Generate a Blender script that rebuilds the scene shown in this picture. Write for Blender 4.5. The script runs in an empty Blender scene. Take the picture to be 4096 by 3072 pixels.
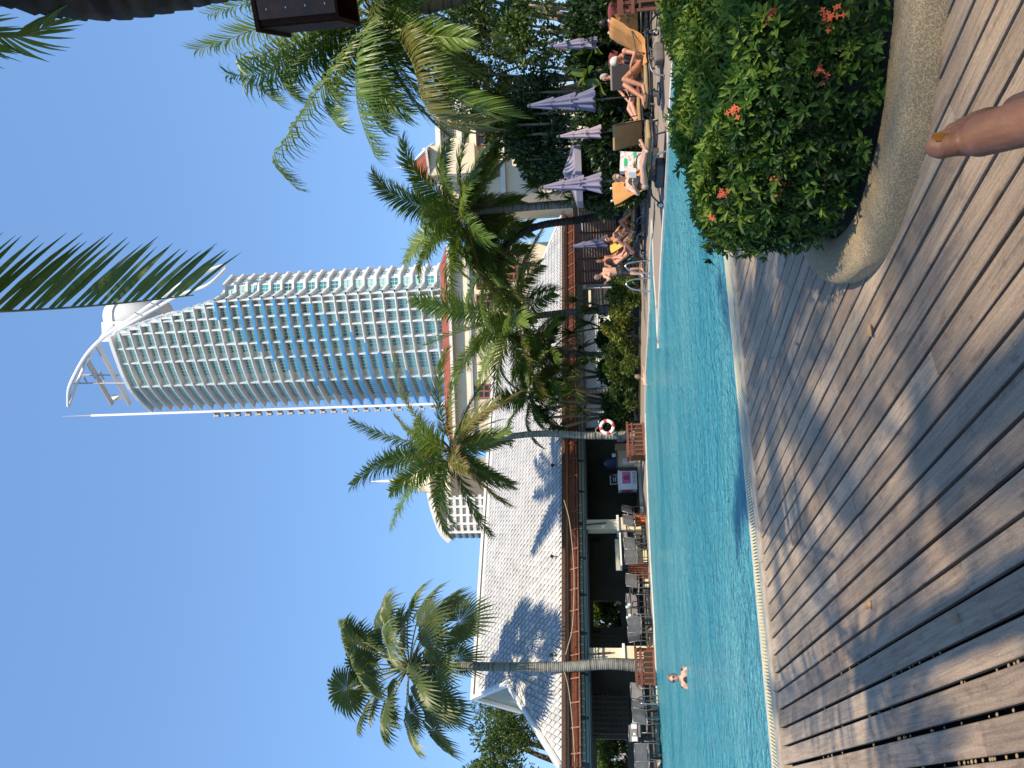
import bpy, bmesh, math, random
import numpy as np
from mathutils import Vector, Matrix, Quaternion
R_ = math.radians
random.seed(11)
rng = np.random.default_rng(5)
SC = bpy.context.scene
COL = SC.collection

# ------------------------------------------------------------------ camera
# The photograph was taken with the phone held sideways: world up points to the
# left edge of the picture, so the camera is rolled by about ninety degrees.
FOC, CX, CY = 2960.0, 2048.0, 1536.0          # in pixels of the 4096 x 3072 photograph
CAMPOS = Vector((0, 0, 1.5))
PITCH, ROLL = R_(6.86), R_(2.1)
FW = Vector((0, math.cos(PITCH), math.sin(PITCH)))
U0 = Vector((0, -math.sin(PITCH), math.cos(PITCH)))
R0 = Vector((1, 0, 0))
UP = U0 * math.cos(ROLL) + R0 * math.sin(ROLL)
RT = R0 * math.cos(ROLL) - U0 * math.sin(ROLL)
cam_d = bpy.data.cameras.new('camera')
cam = bpy.data.objects.new('camera', cam_d); COL.objects.link(cam)
mw = Matrix.Identity(4)
for i, v in enumerate((-UP, RT, -FW)):
    for k in range(3): mw[k][i] = v[k]
mw.translation = CAMPOS
cam.matrix_world = mw
cam_d.sensor_fit = 'HORIZONTAL'; cam_d.sensor_width = 36.0
cam_d.lens = FOC / 4096 * 36
cam_d.clip_start = 0.05; cam_d.clip_end = 6000
SC.camera = cam

# ------------------------------------------------------------------ sky and sun
SUN_EL = R_(50); SUN_AZ = (0.45, -0.893)      # horizontal direction towards the sun
wd = bpy.data.worlds.new('World'); SC.world = wd; wd.use_nodes = True
nt = wd.node_tree; bg = nt.nodes['Background']
sky = nt.nodes.new('ShaderNodeTexSky'); sky.sky_type = 'NISHITA'; sky.sun_disc = False
sky.sun_elevation = SUN_EL; sky.sun_rotation = math.atan2(SUN_AZ[0], SUN_AZ[1])
sky.air_density = 1.0; sky.dust_density = 0.05; sky.ozone_density = 8.0; sky.altitude = 0
gm = nt.nodes.new('ShaderNodeGamma'); gm.inputs[1].default_value = 0.42       # an even, milky tropical sky
tn = nt.nodes.new('ShaderNodeMix'); tn.data_type = 'RGBA'; tn.blend_type = 'MULTIPLY'; tn.inputs[0].default_value = 1.0
tn.inputs[7].default_value = (0.92, 1.32, 1.86, 1)
nt.links.new(sky.outputs[0], gm.inputs[0]); nt.links.new(gm.outputs[0], tn.inputs[6])
nt.links.new(tn.outputs[2], bg.inputs[0]); bg.inputs[1].default_value = 0.15
sd = bpy.data.lights.new('sun', 'SUN'); sd.energy = 3.45; sd.angle = R_(0.53); sd.color = (1.0, 0.86, 0.64)
so = bpy.data.objects.new('sun', sd); COL.objects.link(so)
sdir = Vector((SUN_AZ[0] * math.cos(SUN_EL), SUN_AZ[1] * math.cos(SUN_EL), math.sin(SUN_EL)))
so.rotation_euler = sdir.to_track_quat('Z', 'Y').to_euler(); so.location = (0, 0, 60)
SC.view_settings.view_transform = 'Standard'; SC.view_settings.look = 'None'
SC.view_settings.exposure = 0.88; SC.view_settings.gamma = 1.0
SC.view_settings.use_curve_mapping = False
SC.render.engine = 'CYCLES'
SC.cycles.max_bounces = 6; SC.cycles.diffuse_bounces = 3; SC.cycles.glossy_bounces = 3
SC.cycles.transparent_max_bounces = 8; SC.cycles.caustics_reflective = False; SC.cycles.caustics_refractive = False
SC.cycles.use_denoising = True; SC.cycles.sample_clamp_indirect = 6

# ------------------------------------------------------------------ where things stand
def ray(px, py):
    return FW - UP * ((px - CX) / FOC) - RT * ((py - CY) / FOC)
def at(px, py, Y):
    "the world point seen at that pixel of the photograph, Y metres in front of the camera"
    d = ray(px, py); return CAMPOS + d * (Y / d.y)
def gnd(px, py, z=0.0):
    "the world point on the level z seen at that pixel"
    d = ray(px, py); return CAMPOS + d * ((z - CAMPOS.z) / d.z)
def foot(px, py, Y):
    "foot on the ground of something seen at that pixel, Y metres away"
    p = at(px, py, Y); return Vector((p.x, Y, 0))
def V(*a): return Vector(a)
def lerp(a, b, t): return a + (b - a) * t

def smooth_pts(pts, n=6):
    out = []
    for i in range(len(pts) - 1):
        p0 = pts[max(i - 1, 0)]; p1 = pts[i]; p2 = pts[i + 1]; p3 = pts[min(i + 2, len(pts) - 1)]
        for k in range(n):
            t = k / n; out.append(.5 * ((2 * p1) + (p2 - p0) * t + (2 * p0 - 5 * p1 + 4 * p2 - p3) * t * t + (3 * p1 - p0 - 3 * p2 + p3) * t ** 3))
    out.append(pts[-1]); return out

# ------------------------------------------------------------------ objects
def tag(o, label=None, cat=None, group=None, kind=None):
    if label: o['label'] = label
    if cat: o['category'] = cat
    if group: o['group'] = group
    if kind: o['kind'] = kind
    return o
def empty(name, loc, label=None, cat=None, group=None, rz=0.0):
    o = bpy.data.objects.new(name, None); COL.objects.link(o)
    o.location = loc; o.rotation_euler = (0, 0, rz); o.empty_display_size = 0.2
    return tag(o, label, cat, group)
def link(name, me, parent=None, loc=None, rot=None, scale=None):
    o = bpy.data.objects.new(name, me); COL.objects.link(o)
    if parent: o.parent = parent
    if loc is not None: o.location = loc
    if rot is not None: o.rotation_euler = rot
    if scale is not None: o.scale = scale
    return o

def wparent(o, root):
    "make o (built in world coordinates) a child of root"
    o.parent = root
    if root.type == 'EMPTY':
        o.matrix_parent_inverse = (Matrix.Translation(root.location) @ root.rotation_euler.to_matrix().to_4x4()).inverted()
    return o

class MB:
    "collects polygons, then becomes one mesh"
    def __init__(s): s.v = []; s.f = []; s.m = []
    def add(s, vs, fs, mi=0):
        n = len(s.v); s.v.extend([tuple(p) for p in vs])
        s.f.extend([tuple(i + n for i in f) for f in fs]); s.m.extend([mi] * len(fs)); return s
    def quad(s, a, b, c, d, mi=0): return s.add((a, b, c, d), ((0, 1, 2, 3),), mi)
    def box(s, c, size, mi=0, ax=None):
        x, y, z = (Vector(a) for a in (ax or ((1, 0, 0), (0, 1, 0), (0, 0, 1))))
        c = Vector(c); x = x * size[0] / 2; y = y * size[1] / 2; z = z * size[2] / 2
        vs = [c + x * i + y * j + z * k for k in (-1, 1) for j in (-1, 1) for i in (-1, 1)]
        return s.add(vs, ((0, 2, 3, 1), (4, 5, 7, 6), (0, 1, 5, 4), (2, 6, 7, 3), (0, 4, 6, 2), (1, 3, 7, 5)), mi)
    def beam(s, a, b, w, h, mi=0, up=(0, 0, 1)):
        a = Vector(a); b = Vector(b); d = b - a; L = d.length
        if L < 1e-6: return s
        d.normalize(); up = Vector(up)
        sd = d.cross(up)
        if sd.length < 1e-4: sd = d.cross(Vector((0, 1, 0)))
        sd.normalize(); u2 = sd.cross(d)
        return s.box((a + b) / 2, (L, w, h), mi, (d, sd, u2))
    def tube(s, pts, rad, n=8, mi=0, cap=True):
        pts = [Vector(p) for p in pts]; N = len(pts)
        if not hasattr(rad, '__len__'): rad = [rad] * N
        vs = []; fs = []; ref = None
        for i, p in enumerate(pts):
            t = (pts[min(i + 1, N - 1)] - pts[max(i - 1, 0)])
            t = t.normalized() if t.length > 1e-9 else Vector((0, 0, 1))
            if ref is None:
                ref = t.orthogonal().normalized()
            else:
                ref = (ref - t * ref.dot(t)); ref = ref.normalized() if ref.length > 1e-6 else t.orthogonal().normalized()
            b = t.cross(ref)
            for k in range(n):
                a = 2 * math.pi * k / n
                vs.append(p + (ref * math.cos(a) + b * math.sin(a)) * rad[i])
        for i in range(N - 1):
            for k in range(n):
                k2 = (k + 1) % n
                fs.append((i * n + k, i * n + k2, (i + 1) * n + k2, (i + 1) * n + k))
        if cap:
            fs.append(tuple(range(n - 1, -1, -1))); fs.append(tuple((N - 1) * n + k for k in range(n)))
        return s.add(vs, fs, mi)
    def lathe(s, prof, c=(0, 0, 0), n=16, mi=0, ax=None):
        x, y, z = (Vector(a) for a in (ax or ((1, 0, 0), (0, 1, 0), (0, 0, 1))))
        c = Vector(c); vs = []; fs = []
        for r, h in prof:
            for k in range(n):
                a = 2 * math.pi * k / n
                vs.append(c + x * (r * math.cos(a)) + y * (r * math.sin(a)) + z * h)
        for i in range(len(prof) - 1):
            for k in range(n):
                k2 = (k + 1) % n
                fs.append((i * n + k, i * n + k2, (i + 1) * n + k2, (i + 1) * n + k))
        fs.append(tuple(range(n - 1, -1, -1))); fs.append(tuple((len(prof) - 1) * n + k for k in range(n)))
        return s.add(vs, fs, mi)
    def ball(s, c, r, n=10, m=7, mi=0, ax=None):
        if not hasattr(r, '__len__'): r = (r, r, r)
        x, y, z = (Vector(a) for a in (ax or ((1, 0, 0), (0, 1, 0), (0, 0, 1))))
        c = Vector(c); vs = [c + z * r[2]]; fs = []
        for i in range(1, m):
            t = math.pi * i / m
            for k in range(n):
                a = 2 * math.pi * k / n
                vs.append(c + x * (r[0] * math.sin(t) * math.cos(a)) + y * (r[1] * math.sin(t) * math.sin(a)) + z * (r[2] * math.cos(t)))
        vs.append(c - z * r[2])
        for k in range(n): fs.append((0, 1 + k, 1 + (k + 1) % n))
        for i in range(m - 2):
            for k in range(n):
                a = 1 + i * n; k2 = (k + 1) % n
                fs.append((a + k, a + n + k, a + n + k2, a + k2))
        l = len(vs) - 1; a = 1 + (m - 2) * n
        for k in range(n): fs.append((a + k, l, a + (k + 1) % n))
        return s.add(vs, fs, mi)
    def prism(s, poly, z0, z1, mi=0):
        "polygon of (x, y) between two heights"
        n = len(poly); vs = [(x, y, z0) for x, y in poly] + [(x, y, z1) for x, y in poly]
        fs = [tuple(range(n - 1, -1, -1)), tuple(range(n, 2 * n))]
        for k in range(n): fs.append((k, (k + 1) % n, n + (k + 1) % n, n + k))
        return s.add(vs, fs, mi)
    def mesh(s, mats, smooth=False, name='mesh'):
        me = bpy.data.meshes.new(name); me.from_pydata(s.v, [], s.f)
        if not isinstance(mats, (list, tuple)): mats = [mats]
        for m in mats: me.materials.append(m)
        if len(mats) > 1: me.polygons.foreach_set('material_index', s.m)
        if smooth: me.polygons.foreach_set('use_smooth', [True] * len(s.f))
        me.update(); return me
    def wbuild(s, name, mats, root, smooth=False):
        "build in world coordinates under a thing (an Empty) or under one of its parts"
        if isinstance(mats, str): mats = M[mats]
        return wparent(link(name, s.mesh(mats, smooth, name)), root)
    def build(s, name, mats, parent=None, smooth=False, loc=None, rot=None):
        return link(name, s.mesh(mats, smooth, name), parent, loc, rot)

def bevel_box(sx, sy, sz, b, mat, name='piece', seg=1):
    bm = bmesh.new(); bmesh.ops.create_cube(bm, size=1)
    for v in bm.verts: v.co = Vector((v.co.x * sx, v.co.y * sy, v.co.z * sz))
    bmesh.ops.bevel(bm, geom=bm.edges[:], offset=b, segments=seg, affect='EDGES', profile=0.6)
    me = bpy.data.meshes.new(name); bm.to_mesh(me); bm.free(); me.materials.append(mat); return me

def struct(name, mb, mat, smooth=False):
    o = mb.build(name, mat, smooth=smooth); o['kind'] = 'structure'; return o

# ------------------------------------------------------------------ materials
def mat(name, c1, c2=None, scale=4.0, rough=0.6, bump=0.0, bscale=None, stretch=None, rand=0.0, metal=0.0,
        transl=0.0, spec=0.5, coords='Object', detail=4.0, lo=0.35, hi=0.65, emit=None, coat=0.0, tcol=None):
    m = bpy.data.materials.new(name); m.use_nodes = True
    nt = m.node_tree; N = nt.nodes; L = nt.links
    b = N['Principled BSDF']; b.inputs['Roughness'].default_value = rough; b.inputs['Metallic'].default_value = metal
    b.inputs['Specular IOR Level'].default_value = spec
    b.inputs['Coat Weight'].default_value = coat
    c1 = tuple(c1) + (1,) if len(c1) == 3 else c1
    tc = N.new('ShaderNodeTexCoord'); src = tc.outputs[coords]
    if stretch:
        mp = N.new('ShaderNodeMapping'); mp.inputs['Scale'].default_value = stretch
        L.new(src, mp.inputs[0]); src = mp.outputs[0]
    if rand or stretch:
        oi = N.new('ShaderNodeObjectInfo')
        ad = N.new('ShaderNodeVectorMath'); ad.operation = 'ADD'
        ml = N.new('ShaderNodeMath'); ml.operation = 'MULTIPLY'; ml.inputs[1].default_value = 37.0
        L.new(oi.outputs['Random'], ml.inputs[0]); L.new(src, ad.inputs[0]); L.new(ml.outputs[0], ad.inputs[1]); src = ad.outputs[0]
    col = None
    if c2 is not None:
        c2 = tuple(c2) + (1,) if len(c2) == 3 else c2
        nz = N.new('ShaderNodeTexNoise'); nz.inputs['Scale'].default_value = scale; nz.inputs['Detail'].default_value = detail
        L.new(src, nz.inputs['Vector'])
        cr = N.new('ShaderNodeValToRGB'); cr.color_ramp.elements[0].color = c1; cr.color_ramp.elements[1].color = c2
        cr.color_ramp.elements[0].position = lo; cr.color_ramp.elements[1].position = hi
        L.new(nz.outputs['Fac'], cr.inputs[0]); col = cr.outputs[0]
    if rand:
        hs = N.new('ShaderNodeHueSaturation')
        mr = N.new('ShaderNodeMapRange'); mr.inputs['To Min'].default_value = 1 - rand; mr.inputs['To Max'].default_value = 1 + rand
        L.new(oi.outputs['Random'], mr.inputs['Value']); L.new(mr.outputs[0], hs.inputs['Value'])
        if col: L.new(col, hs.inputs['Color'])
        else: hs.inputs['Color'].default_value = c1
        col = hs.outputs[0]
    if col: L.new(col, b.inputs['Base Color'])
    else: b.inputs['Base Color'].default_value = c1
    if bump:
        nb = N.new('ShaderNodeTexNoise'); nb.inputs['Scale'].default_value = bscale or scale * 3; nb.inputs['Detail'].default_value = 5
        L.new(src, nb.inputs['Vector'])
        bp = N.new('ShaderNodeBump'); bp.inputs['Strength'].default_value = bump; bp.inputs['Distance'].default_value = 0.02
        L.new(nb.outputs['Fac'], bp.inputs['Height']); L.new(bp.outputs[0], b.inputs['Normal'])
    if transl:
        tr = N.new('ShaderNodeBsdfTranslucent'); mx = N.new('ShaderNodeMixShader'); mx.inputs[0].default_value = transl
        if tcol: tr.inputs[0].default_value = tuple(tcol) + (1,)
        elif col: L.new(col, tr.inputs[0])
        else: tr.inputs[0].default_value = c1
        L.new(b.outputs[0], mx.inputs[1]); L.new(tr.outputs[0], mx.inputs[2])
        L.new(mx.outputs[0], N['Material Output'].inputs[0])
    if emit:
        b.inputs['Emission Color'].default_value = tuple(emit[0]) + (1,); b.inputs['Emission Strength'].default_value = emit[1]
    return m

M = {}
def mk(key, *a, **k): M[key] = mat(key, *a, **k); return M[key]
mk('white', (.74, .74, .72), (.62, .62, .60), scale=.6, rough=.6)
mk('steel', (.55, .56, .57), rough=.25, metal=1.0)
mk('dark_metal', (.035, .038, .042), (.055, .057, .06), scale=6, rough=.45)
mk('grey_metal', (.20, .21, .22), rough=.4, metal=.3)
mk('black', (.012, .012, .013), rough=.5)
mk('glass', (.02, .09, .10), rough=.08, spec=.8)
# ================================================================== SETTING
# ---- ground under everything, reaching the horizon
mk('soil', (.055, .045, .03), (.04, .05, .022), scale=.3, rough=.95)
g = MB(); g.quad((-3000, -3000, -1.62), (3000, -3000, -1.62), (3000, 3000, -1.62), (-3000, 3000, -1.62)); struct('ground', g, M['soil'])

WZ = -0.03                                       # water level
N0 = gnd(2937, 1042); N1 = gnd(3135, 3072)       # the pool side of the near deck
EDIR = (N0 - N1); EDIR.z = 0; EDIR.normalize()   # along the edge, to the right
ENRM = Vector((-EDIR.y, EDIR.x, 0))              # towards the pool
EC = N1 - EDIR * 9.0                             # left start of the edge
ELEN = 24.0

# ---- pool
def wood_mat(name, ca, cb, cc, axis=0):
    m = bpy.data.materials.new(name); m.use_nodes = True; nt = m.node_tree; N = nt.nodes; L = nt.links
    b = N['Principled BSDF']; b.inputs['Roughness'].default_value = .62; b.inputs['Specular IOR Level'].default_value = .35
    tc = N.new('ShaderNodeTexCoord'); oi = N.new('ShaderNodeObjectInfo')
    ad = N.new('ShaderNodeVectorMath'); ad.operation = 'ADD'
    sc = N.new('ShaderNodeVectorMath'); sc.operation = 'SCALE'; sc.inputs[3].default_value = 1.0
    cmb = N.new('ShaderNodeCombineXYZ'); ml = N.new('ShaderNodeMath'); ml.operation = 'MULTIPLY'; ml.inputs[1].default_value = 53.0
    L.new(oi.outputs['Random'], ml.inputs[0]); L.new(ml.outputs[0], cmb.inputs[0]); L.new(ml.outputs[0], cmb.inputs[1])
    L.new(tc.outputs['Object'], ad.inputs[0]); L.new(cmb.outputs[0], ad.inputs[1])
    def nz(scale, st, det=5, dist=0.0):
        mp = N.new('ShaderNodeMapping'); mp.inputs['Scale'].default_value = st; L.new(ad.outputs[0], mp.inputs[0])
        n = N.new('ShaderNodeTexNoise'); n.inputs['Scale'].default_value = scale; n.inputs['Detail'].default_value = det
        n.inputs['Distortion'].default_value = dist; L.new(mp.outputs[0], n.inputs['Vector']); return n.outputs['Fac']
    grain = nz(1, (3, 60, 60), 6, .6); patch = nz(1, (1.1, 4, 4), 4, .4); fine = nz(1, (60, 140, 140), 3)
    def ramp(src, lo, hi, a, bb):
        r = N.new('ShaderNodeValToRGB'); r.color_ramp.elements[0].position = lo; r.color_ramp.elements[1].position = hi
        r.color_ramp.elements[0].color = tuple(a) + (1,); r.color_ramp.elements[1].color = tuple(bb) + (1,); L.new(src, r.inputs[0]); return r.outputs[0]
    def mix(t, f, a, bb):
        x = N.new('ShaderNodeMix'); x.data_type = 'RGBA'; x.blend_type = t
        if hasattr(f, 'links'): L.new(f, x.inputs[0])
        else: x.inputs[0].default_value = f
        L.new(a, x.inputs[6]); L.new(bb, x.inputs[7]); return x.outputs[2]
    base = ramp(patch, .36, .66, ca, cb)
    rmix = N.new('ShaderNodeMath'); rmix.operation = 'ADD'; L.new(patch, rmix.inputs[0]); L.new(oi.outputs['Random'], rmix.inputs[1])
    red = ramp(rmix.outputs[0], 1.05, 1.6, (0, 0, 0), (1, 1, 1))
    third = ramp(grain, .3, .7, cc, tuple(c * 1.5 for c in cc))
    c = mix('MIX', red, base, third)
    c = mix('MULTIPLY', .8, c, ramp(grain, .3, .62, (.62, .6, .58), (1.12, 1.12, 1.1)))
    c = mix('MULTIPLY', .6, c, ramp(fine, .35, .6, (.72, .72, .72), (1.1, 1.1, 1.1)))
    # blotches of dirt and worn spots
    spot = nz(1, (9, 16, 16), 2)
    c = mix('MULTIPLY', .55, c, ramp(spot, .28, .42, (.45, .42, .4), (1, 1, 1)))
    hs = N.new('ShaderNodeHueSaturation'); mr = N.new('ShaderNodeMapRange'); mr.inputs['To Min'].default_value = .82; mr.inputs['To Max'].default_value = 1.18
    wn = N.new('ShaderNodeTexWhiteNoise'); wn.noise_dimensions = '1D'; L.new(oi.outputs['Random'], wn.inputs['W'])
    L.new(wn.outputs['Value'], mr.inputs['Value']); L.new(mr.outputs[0], hs.inputs['Value']); L.new(c, hs.inputs['Color'])
    L.new(hs.outputs[0], b.inputs['Base Color'])
    bp = N.new('ShaderNodeBump'); bp.inputs['Strength'].default_value = .35; bp.inputs['Distance'].default_value = .004
    sm = N.new('ShaderNodeMath'); sm.operation = 'ADD'; L.new(grain, sm.inputs[0]); L.new(fine, sm.inputs[1])
    L.new(sm.outputs[0], bp.inputs['Height']); L.new(bp.outputs[0], b.inputs['Normal'])
    return m
M['plank'] = wood_mat('weathered_plank', (.385, .298, .220), (.305, .236, .172), (.25, .138, .092))
M['plank_worn'] = wood_mat('reddish_plank', (.322, .240, .172), (.265, .192, .138), (.240, .128, .082))
mk('under_deck', (.018, .014, .010), (.035, .026, .018), scale=9, rough=.95)
mk('pool_tile', (.05, .30, .40), (.09, .42, .52), scale=1.2, rough=.4)
mk('white_tile', (.66, .68, .66), (.50, .55, .56), scale=5, rough=.35)
mk('grey_tile', (.20, .23, .21), (.33, .34, .30), scale=7, rough=.5)
mk('stone_strip', (.34, .27, .20), (.46, .38, .29), scale=8, rough=.7, bump=.2)
mk('grille', (.66, .60, .40), (.55, .50, .34), scale=5, rough=.5)

m = bpy.data.materials.new('pool_water'); m.use_nodes = True; nt = m.node_tree; N = nt.nodes; L = nt.links
N.remove(N['Principled BSDF'])
tc = N.new('ShaderNodeTexCoord')
def wnoise(st, rot, det, w):
    mp = N.new('ShaderNodeMapping'); mp.inputs['Scale'].default_value = st; mp.inputs['Rotation'].default_value = (0, 0, rot)
    L.new(tc.outputs['Object'], mp.inputs[0]); n = N.new('ShaderNodeTexNoise'); n.inputs['Scale'].default_value = 1; n.inputs['Detail'].default_value = det
    n.inputs['Distortion'].default_value = .8
    L.new(mp.outputs[0], n.inputs['Vector']); q = N.new('ShaderNodeMath'); q.operation = 'MULTIPLY'; q.inputs[1].default_value = w
    L.new(n.outputs['Fac'], q.inputs[0]); return q.outputs[0]
h1 = wnoise((3.4, 5.2, 1), .3, 3, .85); h2 = wnoise((12, 18, 1), -.25, 3, .55); h3 = wnoise((.7, .9, 1), .9, 2, 1.2)
a1 = N.new('ShaderNodeMath'); a1.operation = 'ADD'; L.new(h1, a1.inputs[0]); L.new(h2, a1.inputs[1])
a2 = N.new('ShaderNodeMath'); a2.operation = 'ADD'; L.new(a1.outputs[0], a2.inputs[0]); L.new(h3, a2.inputs[1])
bp = N.new('ShaderNodeBump'); bp.inputs['Strength'].default_value = 1.0; bp.inputs['Distance'].default_value = .42; L.new(a2.outputs[0], bp.inputs['Height'])
gl = N.new('ShaderNodeBsdfGlossy'); gl.inputs['Roughness'].default_value = .03; L.new(bp.outputs[0], gl.inputs['Normal'])
tr = N.new('ShaderNodeBsdfTransparent'); tr.inputs[0].default_value = (.55, .86, .93, 1)
df = N.new('ShaderNodeBsdfDiffuse'); df.inputs[0].default_value = (.105, .50, .64, 1)
mpv = N.new('ShaderNodeMapping'); mpv.inputs['Scale'].default_value = (.16, .42, 1); mpv.inputs['Rotation'].default_value = (0, 0, .25); L.new(tc.outputs['Object'], mpv.inputs[0])
nv = N.new('ShaderNodeTexNoise'); nv.inputs['Scale'].default_value = 1; nv.inputs['Detail'].default_value = 3; L.new(mpv.outputs[0], nv.inputs['Vector'])
rv = N.new('ShaderNodeValToRGB'); rv.color_ramp.elements[0].position = .34; rv.color_ramp.elements[1].position = .66
rv.color_ramp.elements[0].color = (.070, .440, .590, 1); rv.color_ramp.elements[1].color = (.19, .61, .72, 1); L.new(nv.outputs['Fac'], rv.inputs[0]); L.new(rv.outputs[0], df.inputs[0]); L.new(bp.outputs[0], df.inputs['Normal'])
mx0 = N.new('ShaderNodeMixShader'); mx0.inputs[0].default_value = .8; L.new(tr.outputs[0], mx0.inputs[1]); L.new(df.outputs[0], mx0.inputs[2])
fr = N.new('ShaderNodeFresnel'); fr.inputs['IOR'].default_value = 1.33; L.new(bp.outputs[0], fr.inputs['Normal'])
mx = N.new('ShaderNodeMixShader'); L.new(fr.outputs[0], mx.inputs[0]); L.new(mx0.outputs[0], mx.inputs[1]); L.new(gl.outputs[0], mx.inputs[2])
L.new(mx.outputs[0], N['Material Output'].inputs[0]); M['water'] = m
w = MB(); a = EC + ENRM * .62; b = a + EDIR * ELEN
w.quad((a.x - 20, a.y - 6, WZ), (b.x + 12, b.y + 3.6, WZ), (45, 48, WZ), (-45, 48, WZ)); struct('pool_water', w, M['water'])
w = MB(); w.quad((-60, 2, -1.5), (60, 2, -1.5), (60, 60, -1.5), (-60, 60, -1.5)); struct('pool_floor', w, M['pool_tile'])

# ---- near pool edge: tiles, overflow grating, stone strip
pe = struct('pool_edge', MB().prism([tuple((EC + EDIR * s + ENRM * n)[:2]) for s, n in ((0, .30), (ELEN, .30), (ELEN, .62), (0, .62))], -1.5, -.045), M['pool_tile'])
def strip_piece(s0, s1, n0, n1, z0, z1, matn, name, parent, dz1=0.0):
    b = MB(); P = lambda s, n, z: EC + EDIR * s + ENRM * n + V(0, 0, z)
    vs = [P(s0, n0, z0), P(s1, n0, z0), P(s1, n1, z0), P(s0, n1, z0), P(s0, n0, z1), P(s1, n0, z1), P(s1, n1, z1 + dz1), P(s0, n1, z1 + dz1)]
    b.add(vs, ((3, 2, 1, 0), (4, 5, 6, 7), (0, 1, 5, 4), (2, 3, 7, 6), (1, 2, 6, 5), (3, 0, 4, 7)))
    return b.build(name, M[matn], parent)
s = 6.0
while s < 18.0:                                   # stone strip in lengths with joints
    l = 1.15 + random.random() * .1; strip_piece(s, s + l - .006, 0.012, .15, -.08, .004 + random.random() * .002, 'stone_strip', 'stone_strip', pe); s += l
s = 6.0
while s < 18.0:
    l = .30; strip_piece(s, s + l - .006, .155, .285, -.08, .0, 'grey_tile', 'edge_tile', pe); s += l
s = 6.0
while s < 18.0:
    l = .30; strip_piece(s, s + l - .007, .545, .80, -.11, -.002, 'white_tile', 'water_tile', pe, -.036); s += l
gr_me = bevel_box(.020, .245, .022, .003, M['grille'], 'grating_bar')
ang = math.atan2(EDIR.y, EDIR.x)
k = 0; s = 8.2
while s < 17.9 and k < 298:
    p = EC + EDIR * s + ENRM * .415; link('grating_bar', gr_me, pe, (p.x, p.y, -.012), (0, 0, ang)); s += .0325; k += 1
strip_piece(6, 18, .289, .296, -.06, -.003, 'grille', 'grating_rail', pe); strip_piece(6, 18, .534, .541, -.06, -.003, 'grille', 'grating_rail', pe)

# ---- near deck: every plank is a piece
PD = ray(2467, 3235); PD.z = 0; PD.normalize()    # the planks run towards the pool, slightly left
PQ = Vector((PD.y, -PD.x, 0))                     # to the right across the planks
dk = MB()
pa = EC + ENRM * .28; pb = EC + EDIR * ELEN + ENRM * .28
dk.prism([(pa.x, pa.y), (-14, -8), (14, -8), (pb.x, pb.y)][::-1], -1.6, -.26); deck = struct('near_deck', dk, M['under_deck'])
edge_t = lambda q: None
def to_edge(q):
    "distance along a plank row from the row line to the pool edge"
    o = PQ * q; den = PD.dot(ENRM); return ((EC - o).dot(ENRM)) / den
pang = math.atan2(PD.y, PD.x)
tanE = -(PQ.dot(ENRM)) / PD.dot(ENRM)             # slope of the oblique end cut
PW, GAP = .130, .020
q = -5.9; row = 0; nplank = 0
while q < 5.6:
    wdt = PW + random.uniform(-.004, .003)
    xe = to_edge(q)
    end = xe + .004; first = True
    stop = .9 if q < 1.6 else 1.6
    while end > stop and nplank < 299:
        Lp = random.choice((2.4, 3.0, 3.0, 3.6)) + random.uniform(-.05, .05)
        if first: Lp = random.choice((1.2, 1.8, 2.4, 3.0)) + random.uniform(-.1, .1)
        st = max(end - Lp, stop - 1.2)
        hw = wdt / 2; c = .004; t = .028
        prof = [(-hw, -t), (-hw, -c), (-hw + c, 0), (hw - c, 0), (hw, -c), (hw, -t)]
        b = MB(); vs = []
        Lh = end - st - .004
        for y, z in prof: vs.append((0, y, z))
        for y, z in prof: vs.append((Lh + (-y * tanE if first else 0), y, z))
        fs = [(i, i + 1, i + 7, i + 6) for i in range(5)] + [(5, 0, 6, 11), (5, 4, 3, 2, 1, 0), (6, 7, 8, 9, 10, 11)]
        b.add(vs, [f[::-1] for f in fs])
        p = PQ * q + PD * st
        mid_y = (p + PD * (Lh / 2)).y
        o = b.build('plank', M['plank_worn' if (mid_y < 4.6 + random.uniform(-.5, .5) and not (q < -1.5 and random.random() < .5)) else 'plank'], deck, loc=(p.x, p.y, random.uniform(-.003, .001)), rot=(random.uniform(-.008, .008), random.uniform(-.0008, .0008), pang))
        # local y of the plank points left of its run, so mirror the profile's sign
        nplank += 1; first = False; end = st
    q += PW + GAP + random.uniform(-.004, .006); row += 1
mk('gravel', (.30, .22, .12), (.20, .15, .10), scale=20, rough=.8)
# pebbles and leaf bits caught in the gaps at the left
pb_ = MB(); 
for i in range(66):
    pp = gnd(random.uniform(3300, 4090), random.uniform(2500, 3060)); 
    pp = gnd(random.uniform(3250, 4090), {0: 2960, 1: 2830, 2: 2600}[i % 3] + random.uniform(-8, 8)); qq = pp.dot(PQ)
    qq = -5.9 + (PW + GAP + .001) * round((qq + 5.9) / (PW + GAP + .001)) - (PW + GAP) / 2
    pt = PQ * qq + PD * pp.dot(PD); r = random.uniform(.004, .009)
    pb_.ball((pt.x, pt.y, -.02 + r), (r * 1.5, r, r * .7), 5, 4)
o = pb_.build('gravel', M['gravel'], smooth=True); tag(o, 'small yellowish gravel caught in the gaps between the deck planks', 'gravel', kind='stuff')

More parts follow.
